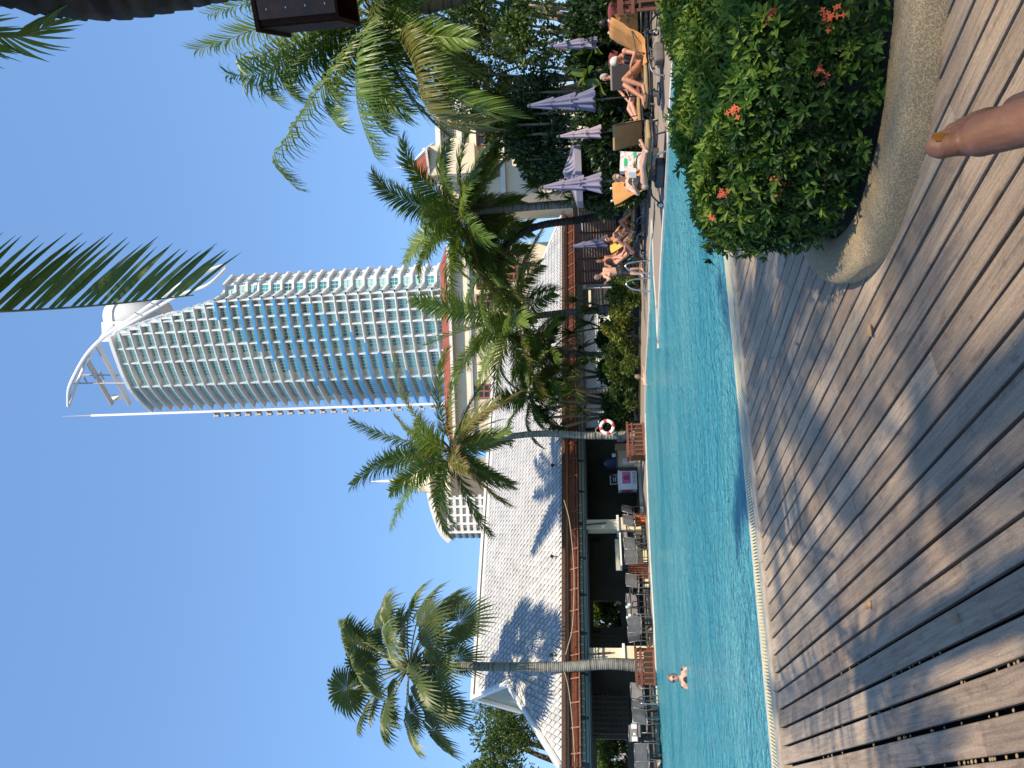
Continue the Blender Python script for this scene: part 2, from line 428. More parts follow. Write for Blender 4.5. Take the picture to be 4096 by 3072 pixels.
# ---- far deck and land
mk('far_wood', (.36, .30, .25), (.25, .20, .165), scale=3, rough=.7, stretch=(.6, 12, 1))
SH = [(2660, 3500), (2640, 3072), (2633, 2950), (2615, 2500), (2598, 2200), (2590, 2000), (2582, 1750), (2580, 1650), (2583, 1500), (2592, 1350),
      (2596, 1250), (2597, 1110), (2607, 890), (2614, 1100), (2624, 1233), (2629, 1392), (2642, 1100), (2676, 500), (2697, 158), (2722, -260), (2760, -700)]
SHW = [gnd(x, y) for x, y in SH]
fd = MB(); poly = [(p.x, p.y) for p in SHW]
fd.prism(poly + [(70, 14), (120, 300), (-160, 300), (-60, 26)], -1.6, 0.0); far_deck = struct('far_deck', fd, M['far_wood'])
mk('coping', (.72, .70, .64), (.60, .57, .50), scale=4, rough=.5)
cp = MB()
def coping_run(idx, w):
    for a, b in zip(idx[:-1], idx[1:]):
        p, q = SHW[a], SHW[b]; d = (q - p).normalized(); n = Vector((-d.y, d.x, 0)); 
        e = .0
        vs = [p - d * e - n * .03, q + d * e - n * .03, q + d * e + n * w, p - d * e + n * w]
        cp.add([(v.x, v.y, -.12) for v in vs] + [(v.x, v.y, .012) for v in vs], ((0, 3, 2, 1), (4, 5, 6, 7), (0, 1, 5, 4), (1, 2, 6, 5), (2, 3, 7, 6), (3, 0, 4, 7)))
coping_run(list(range(0, 13)), .16); coping_run(list(range(12, 21)), .16)
struct('pool_coping', cp, M['coping'])
# garden beds behind the far deck
bd = MB()
bd.prism([tuple(gnd(x, y)[:2]) for x, y in ((2562, 1660), (2563, 1400), (2566, 1180), (2560, 1120), (2520, 1120), (2522, 1660))], .0, .06)
rb = [tuple(gnd(x, y)[:2]) for x, y in ((2545, 830), (2575, 560), (2600, 330), (2610, 60), (2612, -300))]
bd.prism(rb + [(40, 22), (60, 120), (8, 120)], .0, .06)
struct('garden_bed', bd, M['soil'])
# ================================================================== POOLSIDE PAVILION
mk('roof_tile', (.58, .58, .585), (.44, .44, .445), scale=1.6, rough=.55, rand=.16, bump=.15, bscale=14, lo=.3, hi=.75)
mk('roof_under', (.55, .54, .52), rough=.8)
mk('trim_white', (.80, .80, .78), rough=.5)
mk('red_wood', (.30, .105, .055), (.20, .065, .038), scale=2, rough=.55, stretch=(1, 6, 6), rand=.12)
mk('orange_wood', (.42, .165, .065), (.32, .12, .05), scale=2, rough=.5, stretch=(1, 5, 5))
mk('dark_wood', (.07, .035, .022), (.11, .05, .03), scale=2, rough=.6, stretch=(1, 6, 6))
mk('cream', (.76, .68, .50), (.70, .61, .44), scale=.5, rough=.8)
mk('wall_white', (.78, .77, .72), (.70, .69, .64), scale=.7, rough=.8)
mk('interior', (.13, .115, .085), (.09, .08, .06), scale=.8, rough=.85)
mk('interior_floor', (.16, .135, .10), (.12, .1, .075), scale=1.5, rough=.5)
mk('dark_panel', (.06, .065, .06), rough=.5)
mk('pale_panel', (.40, .42, .34), (.33, .34, .27), scale=2, rough=.7)
PA = at(2251, 2972, 25.0); PB = at(2247, 1172, 36.7)
ZE = 3.25
pe_ = PB - PA; pe_.z = 0; pe_.normalize(); pb2 = Vector((-pe_.y, pe_.x, 0))
PA = Vector((PA.x, PA.y, 0))
def PV(s, t, z): 
    p = PA + pe_ * s + pb2 * t; return Vector((p.x, p.y, z))
def loc_st(p): d = p - PA; return d.dot(pe_), d.dot(pb2)
def hit_t(px, py, t):
    "pixel -> (s, z) on the upright plane at depth t of the pavilion"
    d = ray(px, py); k = (t - (CAMPOS - PA).dot(pb2)) / d.dot(pb2); p = CAMPOS + d * k; return loc_st(p)[0], p.z
SLOPE = .70
def hit_roof(px, py):
    d = ray(px, py); k = (ZE - CAMPOS.z + SLOPE * (CAMPOS - PA).dot(pb2)) / (d.z - SLOPE * d.dot(pb2)); p = CAMPOS + d * k
    s, t = loc_st(p); return s, t, p.z
s_r, t_r, z_r = hit_roof(1900, 2783); TR = 6.0; ZR = ZE + SLOPE * TR
s_g, t_g, z_g = hit_roof(2028, 2747)
S_END = hit_t(2240, 862, 0)[0]; S_RE = S_END - TR          # right corner and right ridge end
TG = min(max(t_g, 2.5), 4.5)
S_L = s_r - TG                                              # left corner of the eave
pav = empty('poolside_pavilion', PV(6, 3, 0), 'long open poolside pavilion with white diamond tile roof and red wood eaves', 'pavilion')
def pbuild(mb, name, matn, parent=None, smooth=False):
    return mb.wbuild(name, matn, parent or pav, smooth)
NRM = Vector((0, 0, 0)); NRM = (pb2 * -SLOPE + V(0, 0, 1)).normalized()
rf = MB()
TB = 2 * TR
P = PV
rf.add([P(S_L, 0, ZE), P(S_END, 0, ZE), P(S_RE, TR, ZR), P(s_r, TR, ZR), P(s_r, TG, ZE + SLOPE * TG),
        P(s_r, TB - TG, ZE + SLOPE * TG), P(S_L, TB, ZE), P(S_END, TB, ZE)],
       ((0, 1, 2, 3, 4), (1, 7, 2), (7, 6, 5, 3, 2), (6, 0, 4, 5)))
rf.add([P(S_L, 0, ZE - .05), P(S_END, 0, ZE - .05), P(S_END, TB, ZE - .05), P(S_L, TB, ZE - .05)], ((3, 2, 1, 0),))
roof = pbuild(rf, 'roof', 'roof_under')
gb = MB(); gb.add([P(s_r, TG, ZE + SLOPE * TG), P(s_r, TR, ZR), P(s_r, TB - TG, ZE + SLOPE * TG)], ((0, 1, 2),)); pbuild(gb, 'gable_panel', 'pale_panel')
# verge, ridge and hip boards
def rboard(a, b, w, h, name='barge_board', m='trim_white'):
    q = MB(); q.beam(a, b, w, h); pbuild(q, name, m, roof)
rboard(P(s_r, TR, ZR + .07), P(S_RE, TR, ZR + .07), .26, .12, 'ridge_cap')
rboard(P(s_r - .08, TR, ZR + .03), P(s_r - .08, TG - .1, ZE + SLOPE * TG - .04), .14, .26)
rboard(P(s_r - .08, TR, ZR + .03), P(s_r - .08, TB - TG + .1, ZE + SLOPE * TG - .04), .14, .26)
rboard(P(s_r, TG, ZE + SLOPE * TG + .05), P(S_L, 0, ZE + .05), .22, .10, 'hip_cap')
rboard(P(S_RE, TR, ZR + .05), P(S_END, 0, ZE + .05), .22, .10, 'hip_cap')
# diamond tiles
TWd, TLn = .23, .60
slope_len = TR * math.sqrt(1 + SLOPE ** 2); k2 = TR / slope_len
def tile_verts():
    th = .022
    top = [(-TWd / 2, 0, .022), (0, -TLn / 2, .075), (TWd / 2, 0, .034), (0, TLn / 2, .006)]
    sc = .985
    top = [(x * sc, y * sc, z) for x, y, z in top]
    return top + [(x, y, z - th) for x, y, z in top]
tf = ((0, 1, 2, 3), (0, 4, 5, 1), (1, 5, 6, 2), (2, 6, 7, 3), (3, 7, 4, 0))
tme = MB().add(tile_verts(), [f for f in tf]).mesh(M['roof_tile'], name='tile')
slx, sly = pe_, (pb2 * k2 + V(0, 0, SLOPE * k2)).normalized()
cells = []
rows = int(slope_len / (TLn / 2)) 
for r in range(1, rows):
    y = r * TLn / 2; t = y * k2
    lo = S_L + t if t < TG else s_r; hi = S_END - t
    n0 = math.ceil((lo + .16) / TWd); n1 = math.floor((hi - .16) / TWd)
    for n in range(n0, n1 + 1):
        s = (n + (.5 if r % 2 else 0)) * TWd
        if lo + .12 < s < hi - .12: cells.append((s, t, y))
def cell_pos(s, t): return P(s, t, ZE + SLOPE * t) 
def vis_key(c): p = cell_pos(c[0], c[1]); return (p - CAMPOS).length + abs(p.x + 8) * .15
cells.sort(key=vis_key)
rotm = Matrix((slx, sly, NRM)).transposed().to_4x4()
rest = MB(); base = tile_verts()
for i, (s, t, y) in enumerate(cells):
    p = cell_pos(s, t)
    if i < 299:
        o = bpy.data.objects.new('tile', tme); COL.objects.link(o); o.parent = roof
        jit = Matrix.Rotation(random.uniform(-.02, .02), 4, 'X') @ Matrix.Rotation(random.uniform(-.03, .03), 4, 'Y')
        o.matrix_basis = Matrix.Translation(p) @ rotm @ jit
    else:
        j = random.uniform(-.012, .012)
        rest.add([p + slx * a + sly * b + NRM * (c + j * (1 if a > 0 else -1) * .6 + j * .4) for a, b, c in base], tf)
o = pbuild(rest, 'tiles', 'roof_tile', roof); o['kind'] = 'stuff'

# ---- eaves: gutter, skirt of red boards, brackets
q = MB(); q.beam(P(S_L - .1, -.12, ZE - .06), P(S_END + .1, -.12, ZE - .06), .14, .14); pbuild(q, 'gutter', 'dark_wood')
q = MB(); q.beam(P(S_L, -.04, ZE - .19), P(S_END, -.04, ZE - .19), .06, .11); pbuild(q, 'fascia', 'orange_wood')
ts0, ts1 = .02, -.20
for k in range(5):                                        # boards of the skirt
    f0 = k / 5; z = lerp(3.00, 2.68, f0); t = lerp(.05, -.16, f0)
    ns = 4
    for j in range(ns):
        a = lerp(S_L, S_END, j / ns); b = lerp(S_L, S_END, (j + 1) / ns) - .01
        q = MB(); q.beam(P(a, t, z), P(b, t, z), .02, .062, up=(pb2 * -.5 + V(0, 0, 1))); pbuild(q, 'skirt_board', 'red_wood')
q = MB(); q.beam(P(S_L, .10, 2.86), P(S_END, .10, 2.86), .01, .4); pbuild(q, 'skirt_backing', 'dark_wood')
s = S_L + .4
while s < S_END:
    q = MB(); q.beam(P(s, .06, 3.05), P(s, -.26, 2.60), .045, .06); pbuild(q, 'bracket', 'red_wood'); s += .80
q = MB(); q.beam(P(S_L, -.18, 2.635), P(S_END, -.18, 2.635), .05, .05); pbuild(q, 'skirt_rail', 'red_wood')
# clerestory strip: rolled blinds behind a dark rail
s = S_L + .2
while s < S_END - 8:
    q = MB(); q.box(P(s + .70, .50, 2.53), (1.32, .03, .10), 0, (pe_, pb2, V(0, 0, 1))); pbuild(q, 'blind', 'pale_panel')
    q = MB(); q.box(P(s + .70, .52, 2.40), (1.36, .03, .09), 0, (pe_, pb2, V(0, 0, 1))); pbuild(q, 'blind', 'pale_panel'); s += 1.46
q = MB(); q.box(P((S_L + S_END) / 2, .58, 2.55), (S_END - S_L, .03, .62), 0, (pe_, pb2, V(0, 0, 1))); pbuild(q, 'beam', 'dark_panel')
q = MB(); q.beam(P(S_L, .46, 2.315), P(S_END - 7.5, .46, 2.315), .05, .04); pbuild(q, 'rail', 'grey_metal')

# ---- floor, back wall with two openings, ceiling, side walls
q = MB(); q.prism([tuple(P(s, t, 0)[:2]) for s, t in ((S_L, .2), (S_END, .2), (S_END, TB), (S_L, TB))], .0, .13); pbuild(q, 'floor', 'interior_floor')
q = MB(); q.prism([tuple(P(s, t, 0)[:2]) for s, t in ((S_L, .12), (S_END, .12), (S_END, .19), (S_L, .19))], .0, .12); pbuild(q, 'step', 'cream')
TW = 5.2
def bw(px, py): return hit_t(px, py, TW)
o1a = bw(2412, 2508); o1b = bw(2505, 2402); o2a = bw(2345, 3072 + 300); o2b = bw(2540, 2958)
segs = sorted([(o1a[0], o1b[0]), (o2a[0], o2b[0])])
wl = MB()
def wallbox(s0, s1, z0, z1, t0=TW, t1=TW + .15):
    if s1 > s0 and z1 > z0: wl.prism([tuple(P(s, t, 0)[:2]) for s, t in ((s0, t0), (s1, t0), (s1, t1), (s0, t1))], z0, z1)
cur = S_L
zo0, zo1 = 1.0, 2.2
for a, b in segs:
    wallbox(cur, a, .13, 3.2); wallbox(a, b, .13, zo0); wallbox(a, b, zo1, 3.2); cur = b
S_WALL = hit_t(2400, 1700, .8)[0]                          # from here on the pavilion is closed
wallbox(cur, S_WALL, .13, 3.2)
wallbox(S_WALL, S_WALL + .15, .13, 3.2, 1.0, TW)
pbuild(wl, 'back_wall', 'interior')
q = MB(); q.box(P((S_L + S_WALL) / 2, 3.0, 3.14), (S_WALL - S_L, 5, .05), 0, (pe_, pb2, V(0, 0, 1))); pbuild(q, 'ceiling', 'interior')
# pierced block screens on the back wall
def breeze(pya, pyb, z0, z1):
    sa = hit_t(2400, pya, TW - .25)[0]; sb = hit_t(2400, pyb, TW - .25)[0]; b = MB()
    n = int((sb - sa) / .2); mz = int((z1 - z0) / .2)
    for i in range(n + 1):
        b.box(P(sa + i * .2, TW - .3, (z0 + z1) / 2), (.045, .1, z1 - z0), 0, (pe_, pb2, V(0, 0, 1)))
    for j in range(mz + 1):
        b.box(P((sa + sb) / 2, TW - .302, z0 + j * .2), (sb - sa, .096, .045), 0, (pe_, pb2, V(0, 0, 1)))
    for i in range(n):
        for j in range(mz):
            c = P(sa + (i + .5) * .2, TW - .304, z0 + (j + .5) * .2)
            for sg in (-1, 1):
                b.beam(c - pe_ * .07 - V(0, 0, .07 * sg), c + pe_ * .07 + V(0, 0, .07 * sg), .08, .022, up=pb2)
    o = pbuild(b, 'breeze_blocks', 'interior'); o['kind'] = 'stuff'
breeze(2600, 2540, .9, 2.6); breeze(2935, 2770, .9, 2.6)
# columns with a ledge and a stepped base
# three levels only: the column's pieces hang directly under the pavilion
def column(pya, pyb, w=.42):
    s = (hit_t(2430, pya, .75)[0] + hit_t(2430, pyb, .75)[0]) / 2
    sh = None
    for nm, zz, ww, hh, mm in (('column', 1.75, w, 1.35, 'cream'), ('ledge', 1.04, w + .26, .09, 'trim_white'), ('plinth', .56, w + .12, .86, 'cream'), ('capital', 2.34, w + .1, .05, 'dark_panel')):
        q = MB(); q.box(P(s, .75, zz), (ww, ww, hh), 0, (pe_, pb2, V(0, 0, 1)))
        o = pbuild(q, nm, mm, sh)
        if sh is None: sh = o
    q = MB(); q.tube([P(s - .05, .46, 2.35), P(s - .02, .42, 1.9), P(s + .02, .44, 1.5)], [.03, .035, .03], 6); pbuild(q, 'fan_bracket', 'dark_wood', sh)
    return s
cs1 = column(2080, 2132); cs2 = column(2598, 2645)
# closed right part: white wall with a dark window
q = MB()
sw0, sw1 = S_WALL, S_END - .3
wina, winb = hit_t(2380, 1250, .9)[0], hit_t(2380, 1152, .9)[0]
def fw(s0, s1, z0, z1): q.prism([tuple(P(s, t, 0)[:2]) for s, t in ((s0, .9), (s1, .9), (s1, 1.05), (s0, 1.05))], z0, z1)
fw(sw0, wina, .13, 3.2); fw(winb, sw1, .13, 3.2); fw(wina, winb, 2.5, 3.2); fw(wina, winb, .13, .75)
pbuild(q, 'front_wall', 'wall_white')
for (z0, z1) in ((.75, 1.85), (1.97, 2.5)):
    q = MB(); q.prism([tuple(P(s, t, 0)[:2]) for s, t in ((wina, .97), (winb, .97), (winb, 1.0), (wina, 1.0))], z0, z1); wi = pbuild(q, 'window', 'dark_panel')
    q = MB()
    for j in range(7):
        zz = lerp(z0 + .05, z1 - .05, j / 6); q.beam(P(wina + .05, .94, zz), P(winb - .05, .94, zz), .02, .03)
    pbuild(q, 'louvre', 'dark_wood', wi)
q = MB(); q.prism([tuple(P(s, t, 0)[:2]) for s, t in ((wina - .1, .80), (winb + .1, .80), (winb + .1, .89), (wina - .1, .89))], .66, .76); pbuild(q, 'window_sill', 'trim_white')
# small roof lamps near the eave
for py in (1860, 2225, 2620, 1205):
    s, t, z = hit_roof(2238, py); q = MB(); c = P(s, t, z + .12); q.tube([c, c + V(0, 0, .16)], .015, 6); q.lathe([(.03, 0), (.07, .05), (.07, .11), (.03, .15)], c + V(0, 0, .1), 8); pbuild(q, 'roof_lamp', 'black')
s, t, z = hit_roof(2200, 1204); q = MB(); c = P(s, t - .02, z + .05); q.tube([c, c + V(0, 0, .5)], .02, 6); q.box(c + V(0, 0, .55), (.36, .05, .30), 0, (pe_, pb2, V(0, 0, 1))); pbuild(q, 'floodlight', 'grey_metal')
# string of bulbs and a slack rope in front of the eaves
q = MB(); pts = [at(x, y, 26.5) for x, y in ((2256, 2000), (2280, 2100), (2296, 2300), (2290, 2500), (2270, 2590), (2257, 2640))]
mk('rope', (.50, .42, .30), rough=.9)
q.tube(smooth_pts(pts), .012, 5); o = q.build('rope', M['rope']); tag(o, 'slack pale rope strung below the eaves right of the fan palm', 'rope')
q = MB(); pts = [at(x, y, 24.6) for x, y in ((2258, 2688), (2275, 2760), (2290, 2900), (2300, 3072), (2303, 3200))]
q.tube(smooth_pts(pts), .012, 5); o = q.build('rope', M['rope']); tag(o, 'slack pale rope running left from the fan palm trunk', 'rope')
mk('bulb', (.9, .9, .88), rough=.2)
for k in range(34):
    py = 2020 + k * 31; s, z = hit_t(2322, py, .38)
    q = MB(); q.ball(P(s, .38, 2.52 - .02 * (k % 2)), .028, 8, 6); q.tube([P(s, .38, 2.55), P(s, .38, 2.62)], .008, 5, 0); pbuild(q, 'bulb', 'bulb', None, True)
# wall television and wall lanterns in the shade
s, z = hit_t(2388, 2730, TW - .1); q = MB(); q.box(P(s, TW - .12, z), (.85, .06, .5), 0, (pe_, pb2, V(0, 0, 1))); pbuild(q, 'television', 'black')
for py in (2520, 2160, 2935):
    s, z = hit_t(2385, py, TW - .1); q = MB(); q.box(P(s, TW - .1, z), (.14, .12, .34), 0, (pe_, pb2, V(0, 0, 1))); q.tube([P(s, TW - .1, z + .17), P(s, TW - .1, z + .5)], .015, 5); pbuild(q, 'wall_lantern', 'black')

# planting seen through the two openings of the back wall
# ================================================================== WHITE TOWER
mk('tower_white', (.82, .83, .83), (.76, .77, .78), scale=.15, rough=.6)
mk('tower_blue', (.06, .31, .66), rough=.55)
mk('tower_wall', (.76, .72, .64), (.70, .66, .58), scale=.3, rough=.85)
mk('tower_grey', (.45, .46, .48), rough=.6)
mk('tower_glass', (.035, .21, .24), (.08, .33, .34), scale=.25, rough=.1, spec=.9, rand=.6)
mk('frame_white', (.62, .66, .66), rough=.5)
PLAN = [(22.0, 165.0), (18.2, 166.2), (14.2, 167.7), (10.5, 169.4), (5.9, 171.8), (2.0, 174.7), (-0.7, 178.1), (-3.8, 183.1)]
FLANK = [(22.0, 165.0), (24.1, 169.6), (26.2, 169.7), (29.0, 174.0), (29.6, 186.0)]
TOW = V(12, 180, 0)
tow = empty('hotel_tower', TOW, 'tall white curved hotel tower with teal windows and blue balcony bands', 'tower')
FP = 2.9                                                    # storey height
def plan_at_y(py, v):
    "plan point of the front whose image row is py (at about picture column v)"
    best = None
    for i in range(len(PLAN) - 1):
        for k in range(21):
            t = k / 20; x = lerp(PLAN[i][0], PLAN[i + 1][0], t); y = lerp(PLAN[i][1], PLAN[i + 1][1], t)
            d = Vector((x, y, 0)) - Vector((CAMPOS.x, CAMPOS.y, 0)); r = ray(v, py); e = abs(r.x / r.y - d.x / d.y)
            if best is None or e < best[0]: best = (e, i + t)
    return best[1]
def pl(u):
    u = max(0, min(len(PLAN) - 1 - 1e-6, u)); i = int(u); t = u - i
    return Vector((lerp(PLAN[i][0], PLAN[i + 1][0], t), lerp(PLAN[i][1], PLAN[i + 1][1], t), 0))
def pn(u):
    a = pl(u - .05); b = pl(u + .05); d = (b - a).normalized(); return Vector((-d.y, d.x, 0))    # inwards? fixed below
if pn(2).y < 0: _pn = pn; pn = lambda u: -_pn(u)             # normal pointing into the building (away from us)
def z_of(px, py, u):
    p = pl(u); r = ray(px, py); return CAMPOS.z + r.z / r.y * p.y
ZTOP = z_of(432, 1345, plan_at_y(1345, 432))
ZC0 = z_of(836, 1155, 0)                                     # top of the cut at the right corner
u_cut = plan_at_y(1345, 432)                                 # the roof is level left of this
zs = []; z = ZTOP
while z > 26: zs.append(z); z -= FP
ubays = [plan_at_y(y, 1300) for y in (1141, 1206, 1256, 1302, 1362, 1424, 1520, 1604)]
ubays[0] = 0; ubays[-1] = len(PLAN) - 1.001
def u_start(z):
    "right end of a storey where the roof is cut down towards the right"
    if z <= ZC0: return 0.0
    return max(0.0, min(u_cut, u_cut * (z - ZC0) / (ZTOP - ZC0)))
def run(u0, u1, step=.25):
    n = max(2, int((u1 - u0) / step) + 1); return [u0 + (u1 - u0) * k / (n - 1) for k in range(n)]
def slab(us, z, out, depth, h, matn, name, dz=0):
    b = MB(); fr = [pl(u) - pn(u) * out for u in us]; bk = [pl(u) + pn(u) * depth for u in us]; n = len(us)
    vs = [(p.x, p.y, z + dz) for p in fr] + [(p.x, p.y, z + dz) for p in bk] + [(p.x, p.y, z + dz - h) for p in fr] + [(p.x, p.y, z + dz - h) for p in bk]
    fs = []
    for i in range(n - 1):
        fs += [(i, i + 1, n + i + 1, n + i), (2 * n + i + 1, 2 * n + i, 3 * n + i, 3 * n + i + 1), (i + 1, i, 2 * n + i, 2 * n + i + 1)]
    fs += [(0, n, 3 * n, 2 * n), (2 * n - 1, n - 1, 3 * n - 1, 4 * n - 1)]
    b.add(vs, fs); return b.wbuild(name, matn, tow)
REC = 1.7                                                    # depth of the balconies
blue_s = [1160] * 7 + [1177, 1209, 1254, 1285, 1331, 1378, 1419, 1457, 1493, 1530, 1565, 1600]
blue_e = [1258, 1304, 1350, 1394, 1434, 1472, 1505, 1540, 1575] + [1604] * 12
kb0 = None
win_cache = {}
for i, z in enumerate(zs):
    u0 = u_start(z); u1 = len(PLAN) - 1.001
    us = run(u0, u1)
    # storey index counted from the cut's lower end, for the blue swoosh
    top = (i == 0)
    slab(us, z, .35 if top else .12, REC + (9 if top or z > ZC0 - FP else .0), .9 if top else .26, 'tower_white', 'slab')
    if z < ZC0 + 1 and kb0 is None: kb0 = i
    if kb0 is not None:
        k = i - kb0
        if k < len(blue_s):
            a = plan_at_y(blue_s[k], 1300) if blue_s[k] > 1165 else 0.0; e = plan_at_y(blue_e[k], 1300) if blue_e[k] < 1600 else u1
            if e > a + .1: slab(run(a, e), z, .20, -.10, .62, 'tower_blue', 'blue_band', .18)
    if i == len(zs) - 1: break
    # back wall of the storey
    u0w = u_start(z)
    b = MB(); uw = run(u0w, u1)
    w0 = [pl(u) + pn(u) * REC for u in uw]
    for p, q_ in zip(w0[:-1], w0[1:]):
        b.quad((p.x, p.y, z - FP), (q_.x, q_.y, z - FP), (q_.x, q_.y, z - .2), (p.x, p.y, z - .2))
    b.wbuild('wall', 'tower_wall', tow)
    # fins between the bays, glass balustrade and windows
    for j in range(len(ubays) - 1):
        ua, ub = ubays[j], ubays[j + 1]
        if ub <= u0w + .15: continue
        ua2 = max(ua, u0w)
        if not (ua < u0w):
            b = MB(); p = pl(ua); n = pn(ua); d = (pl(ua + .1) - p).normalized() * .17
            for (a_, c_) in (((0), (REC)),):
                f0 = p + n * .0; f1 = p + n * REC
                hh = FP - .26
                vs = [(f0 - d), (f0 + d), (f1 + d), (f1 - d)]
                b.add([(v.x, v.y, z - FP) for v in vs[:2]] + [(v.x, v.y, z - FP) for v in vs[2:]] + [(vs[0].x + n.x * .1, vs[0].y + n.y * .1, z - .2), (vs[1].x + n.x * .1, vs[1].y + n.y * .1, z - .2)] + [(v.x, v.y, z - .2) for v in vs[2:]],
                      ((0, 1, 5, 4), (1, 2, 6, 5), (2, 3, 7, 6), (3, 0, 4, 7), (4, 5, 6, 7), (3, 2, 1, 0)))
            b.wbuild('fin', 'tower_white', tow)
        um = (ua2 + ub) / 2; A_ = pl(ua2) + pn(ua2) * (REC - .05); B_ = pl(ub) + pn(ub) * (REC - .05)
        f0, f1 = (.06, .72) if (j % 2 == 0) else (.24, .95)
        if (B_ - A_).length > 6: f0, f1 = .06, .74
        A2 = lerp(A_, B_, f0); B2 = lerp(A_, B_, f1)
        if (B2 - A2).length < 1.0: continue
        d = (B2 - A2); Ln = d.length; d.normalize(); n = Vector((d.y, -d.x, 0));
        if n.y > 0: n = -n
        sag = 0.0                                    # keep the window in front of the curved wall
        for t_ in (.25, .5, .75):
            w_ = pl(lerp(ua2, ub, lerp(f0, f1, t_))); w_ = w_ + pn(lerp(ua2, ub, lerp(f0, f1, t_))) * REC
            sag = max(sag, (w_ - lerp(A2, B2, t_)).dot(n))
        A2 = A2 + n * (sag + .03); B2 = B2 + n * (sag + .03)
        zb, zt = z - FP + .05, z - .48
        ax = (d, n, V(0, 0, 1))
        b = MB()
        nm = max(3, int(Ln / .85)); 
        for k in range(nm + 1): b.box(lerp(A2, B2, k / nm) + V(0, 0, (zb + zt) / 2) + n * .04, (.15, .08, zt - zb), 0, ax)
        for zz in (zb + .04, zb + .9, zb + 1.5, zt - .04): b.box((A2 + B2) / 2 + V(0, 0, zz) + n * .042, (Ln, .075, .12), 0, ax)
        wo = b.wbuild('window', 'frame_white', tow)
        b = MB(); b.quad(A2 + V(0, 0, zb), B2 + V(0, 0, zb), B2 + V(0, 0, zt), A2 + V(0, 0, zt)); b.wbuild('pane', 'tower_glass', wo)
# glass balustrades, one per storey
mk('balustrade', (.44, .80, .80), rough=.1, spec=.8)
m = M['balustrade']; nt = m.node_tree; tr = nt.nodes.new('ShaderNodeBsdfTransparent'); tr.inputs[0].default_value = (.72, .88, .88, 1)
mx = nt.nodes.new('ShaderNodeMixShader'); mx.inputs[0].default_value = .30; nt.links.new(tr.outputs[0], mx.inputs[1]); nt.links.new(nt.nodes['Principled BSDF'].outputs[0], mx.inputs[2]); nt.links.new(mx.outputs[0], nt.nodes['Material Output'].inputs[0])
for i, z in enumerate(zs[1:]):
    us = run(u_start(z), len(PLAN) - 1.001); b = MB(); f = [pl(u) + pn(u) * .03 for u in us]
    for p, q_ in zip(f[:-1], f[1:]): b.quad((p.x, p.y, z), (q_.x, q_.y, z), (q_.x, q_.y, z + .95), (p.x, p.y, z + .95))
    b.wbuild('balustrade', 'balustrade', tow)
# right flank: white bay with stacked windows
for i, z in enumerate(zs):
    if z > ZC0 + .5: continue
    k = (ZC0 - z) / FP
    b = MB(); pts = [Vector((x, y, 0)) for x, y in FLANK]; 
    for p, q_ in zip(pts[:-1], pts[1:]): b.quad((p.x, p.y, z - FP), (q_.x, q_.y, z - FP), (q_.x, q_.y, z - .3), (p.x, p.y, z - .3))
    b.wbuild('flank_wall', 'tower_white', tow)
    # projecting slab edge
    b = MB(); n = len(pts); outp = [p + Vector((.55, -.5, 0)) for p in pts]
    b.add([(p.x, p.y, z) for p in outp] + [(p.x, p.y, z - .5) for p in outp] + [(p.x, p.y, z) for p in pts] + [(p.x, p.y, z - .5) for p in pts],
          [(a, a + 1, n + a + 1, n + a) for a in range(n - 1)] + [(a + 1, a, 2 * n + a, 2 * n + a + 1) for a in range(n - 1)] + [(n + a, n + a + 1, 3 * n + a + 1, 3 * n + a) for a in range(n - 1)])
    b.wbuild('slab', 'tower_white', tow)
    for a, c, f0, f1, zl, zh in ((0, 1, .12, .92, .15, 1.9), (1, 2, .08, .92, .15, 2.1), (2, 3, .28, .72, .9, 1.9)):
        A2 = lerp(pts[a], pts[c], f0); B2 = lerp(pts[a], pts[c], f1); d = (B2 - A2).normalized(); n_ = Vector((d.y, -d.x, 0)); Ln = (B2 - A2).length
        zb, zt = z - FP + zl, z - FP + zh
        b = MB(); ax = (d, n_, V(0, 0, 1))
        for kk in range(3): b.box(lerp(A2, B2, kk / 2) + V(0, 0, (zb + zt) / 2) + n_ * .06, (.10, .1, zt - zb), 0, ax)
        for zz in (zb, zb + (zt - zb) * .45, zt): b.box((A2 + B2) / 2 + V(0, 0, zz) + n_ * .062, (Ln, .095, .09), 0, ax)
        wo = b.wbuild('window', 'frame_white', tow); b = MB(); A3 = A2 + n_ * .03; B3 = B2 + n_ * .03
        b.quad(A3 + V(0, 0, zb), B3 + V(0, 0, zb), B3 + V(0, 0, zt), A3 + V(0, 0, zt)); b.wbuild('pane', 'balustrade' if a < 2 and random.random() < .5 else 'tower_glass', wo)
# body behind the front so that nothing shows through, left edge fin, rear sawtooth balconies
b = MB(); body = [tuple((pl(u) + pn(u) * (REC + .1))[:2]) for u in run(0.05, len(PLAN) - 1.05)] + [(2, 198), (28.5, 192), (28.6, 174.4), (26, 170.2), (23.9, 170.0)]
b.prism(body, 0, ZC0 - FP * .5); b.wbuild('core', 'tower_wall', tow)
body = [tuple((pl(u) + pn(u) * (REC + .1))[:2]) for u in run(u_cut + .1, len(PLAN) - 1.05)] + [(2, 196), (12, 190)]
b = MB(); b.prism(body, ZC0 - FP * .5, ZTOP - .9); b.wbuild('core', 'tower_wall', tow)
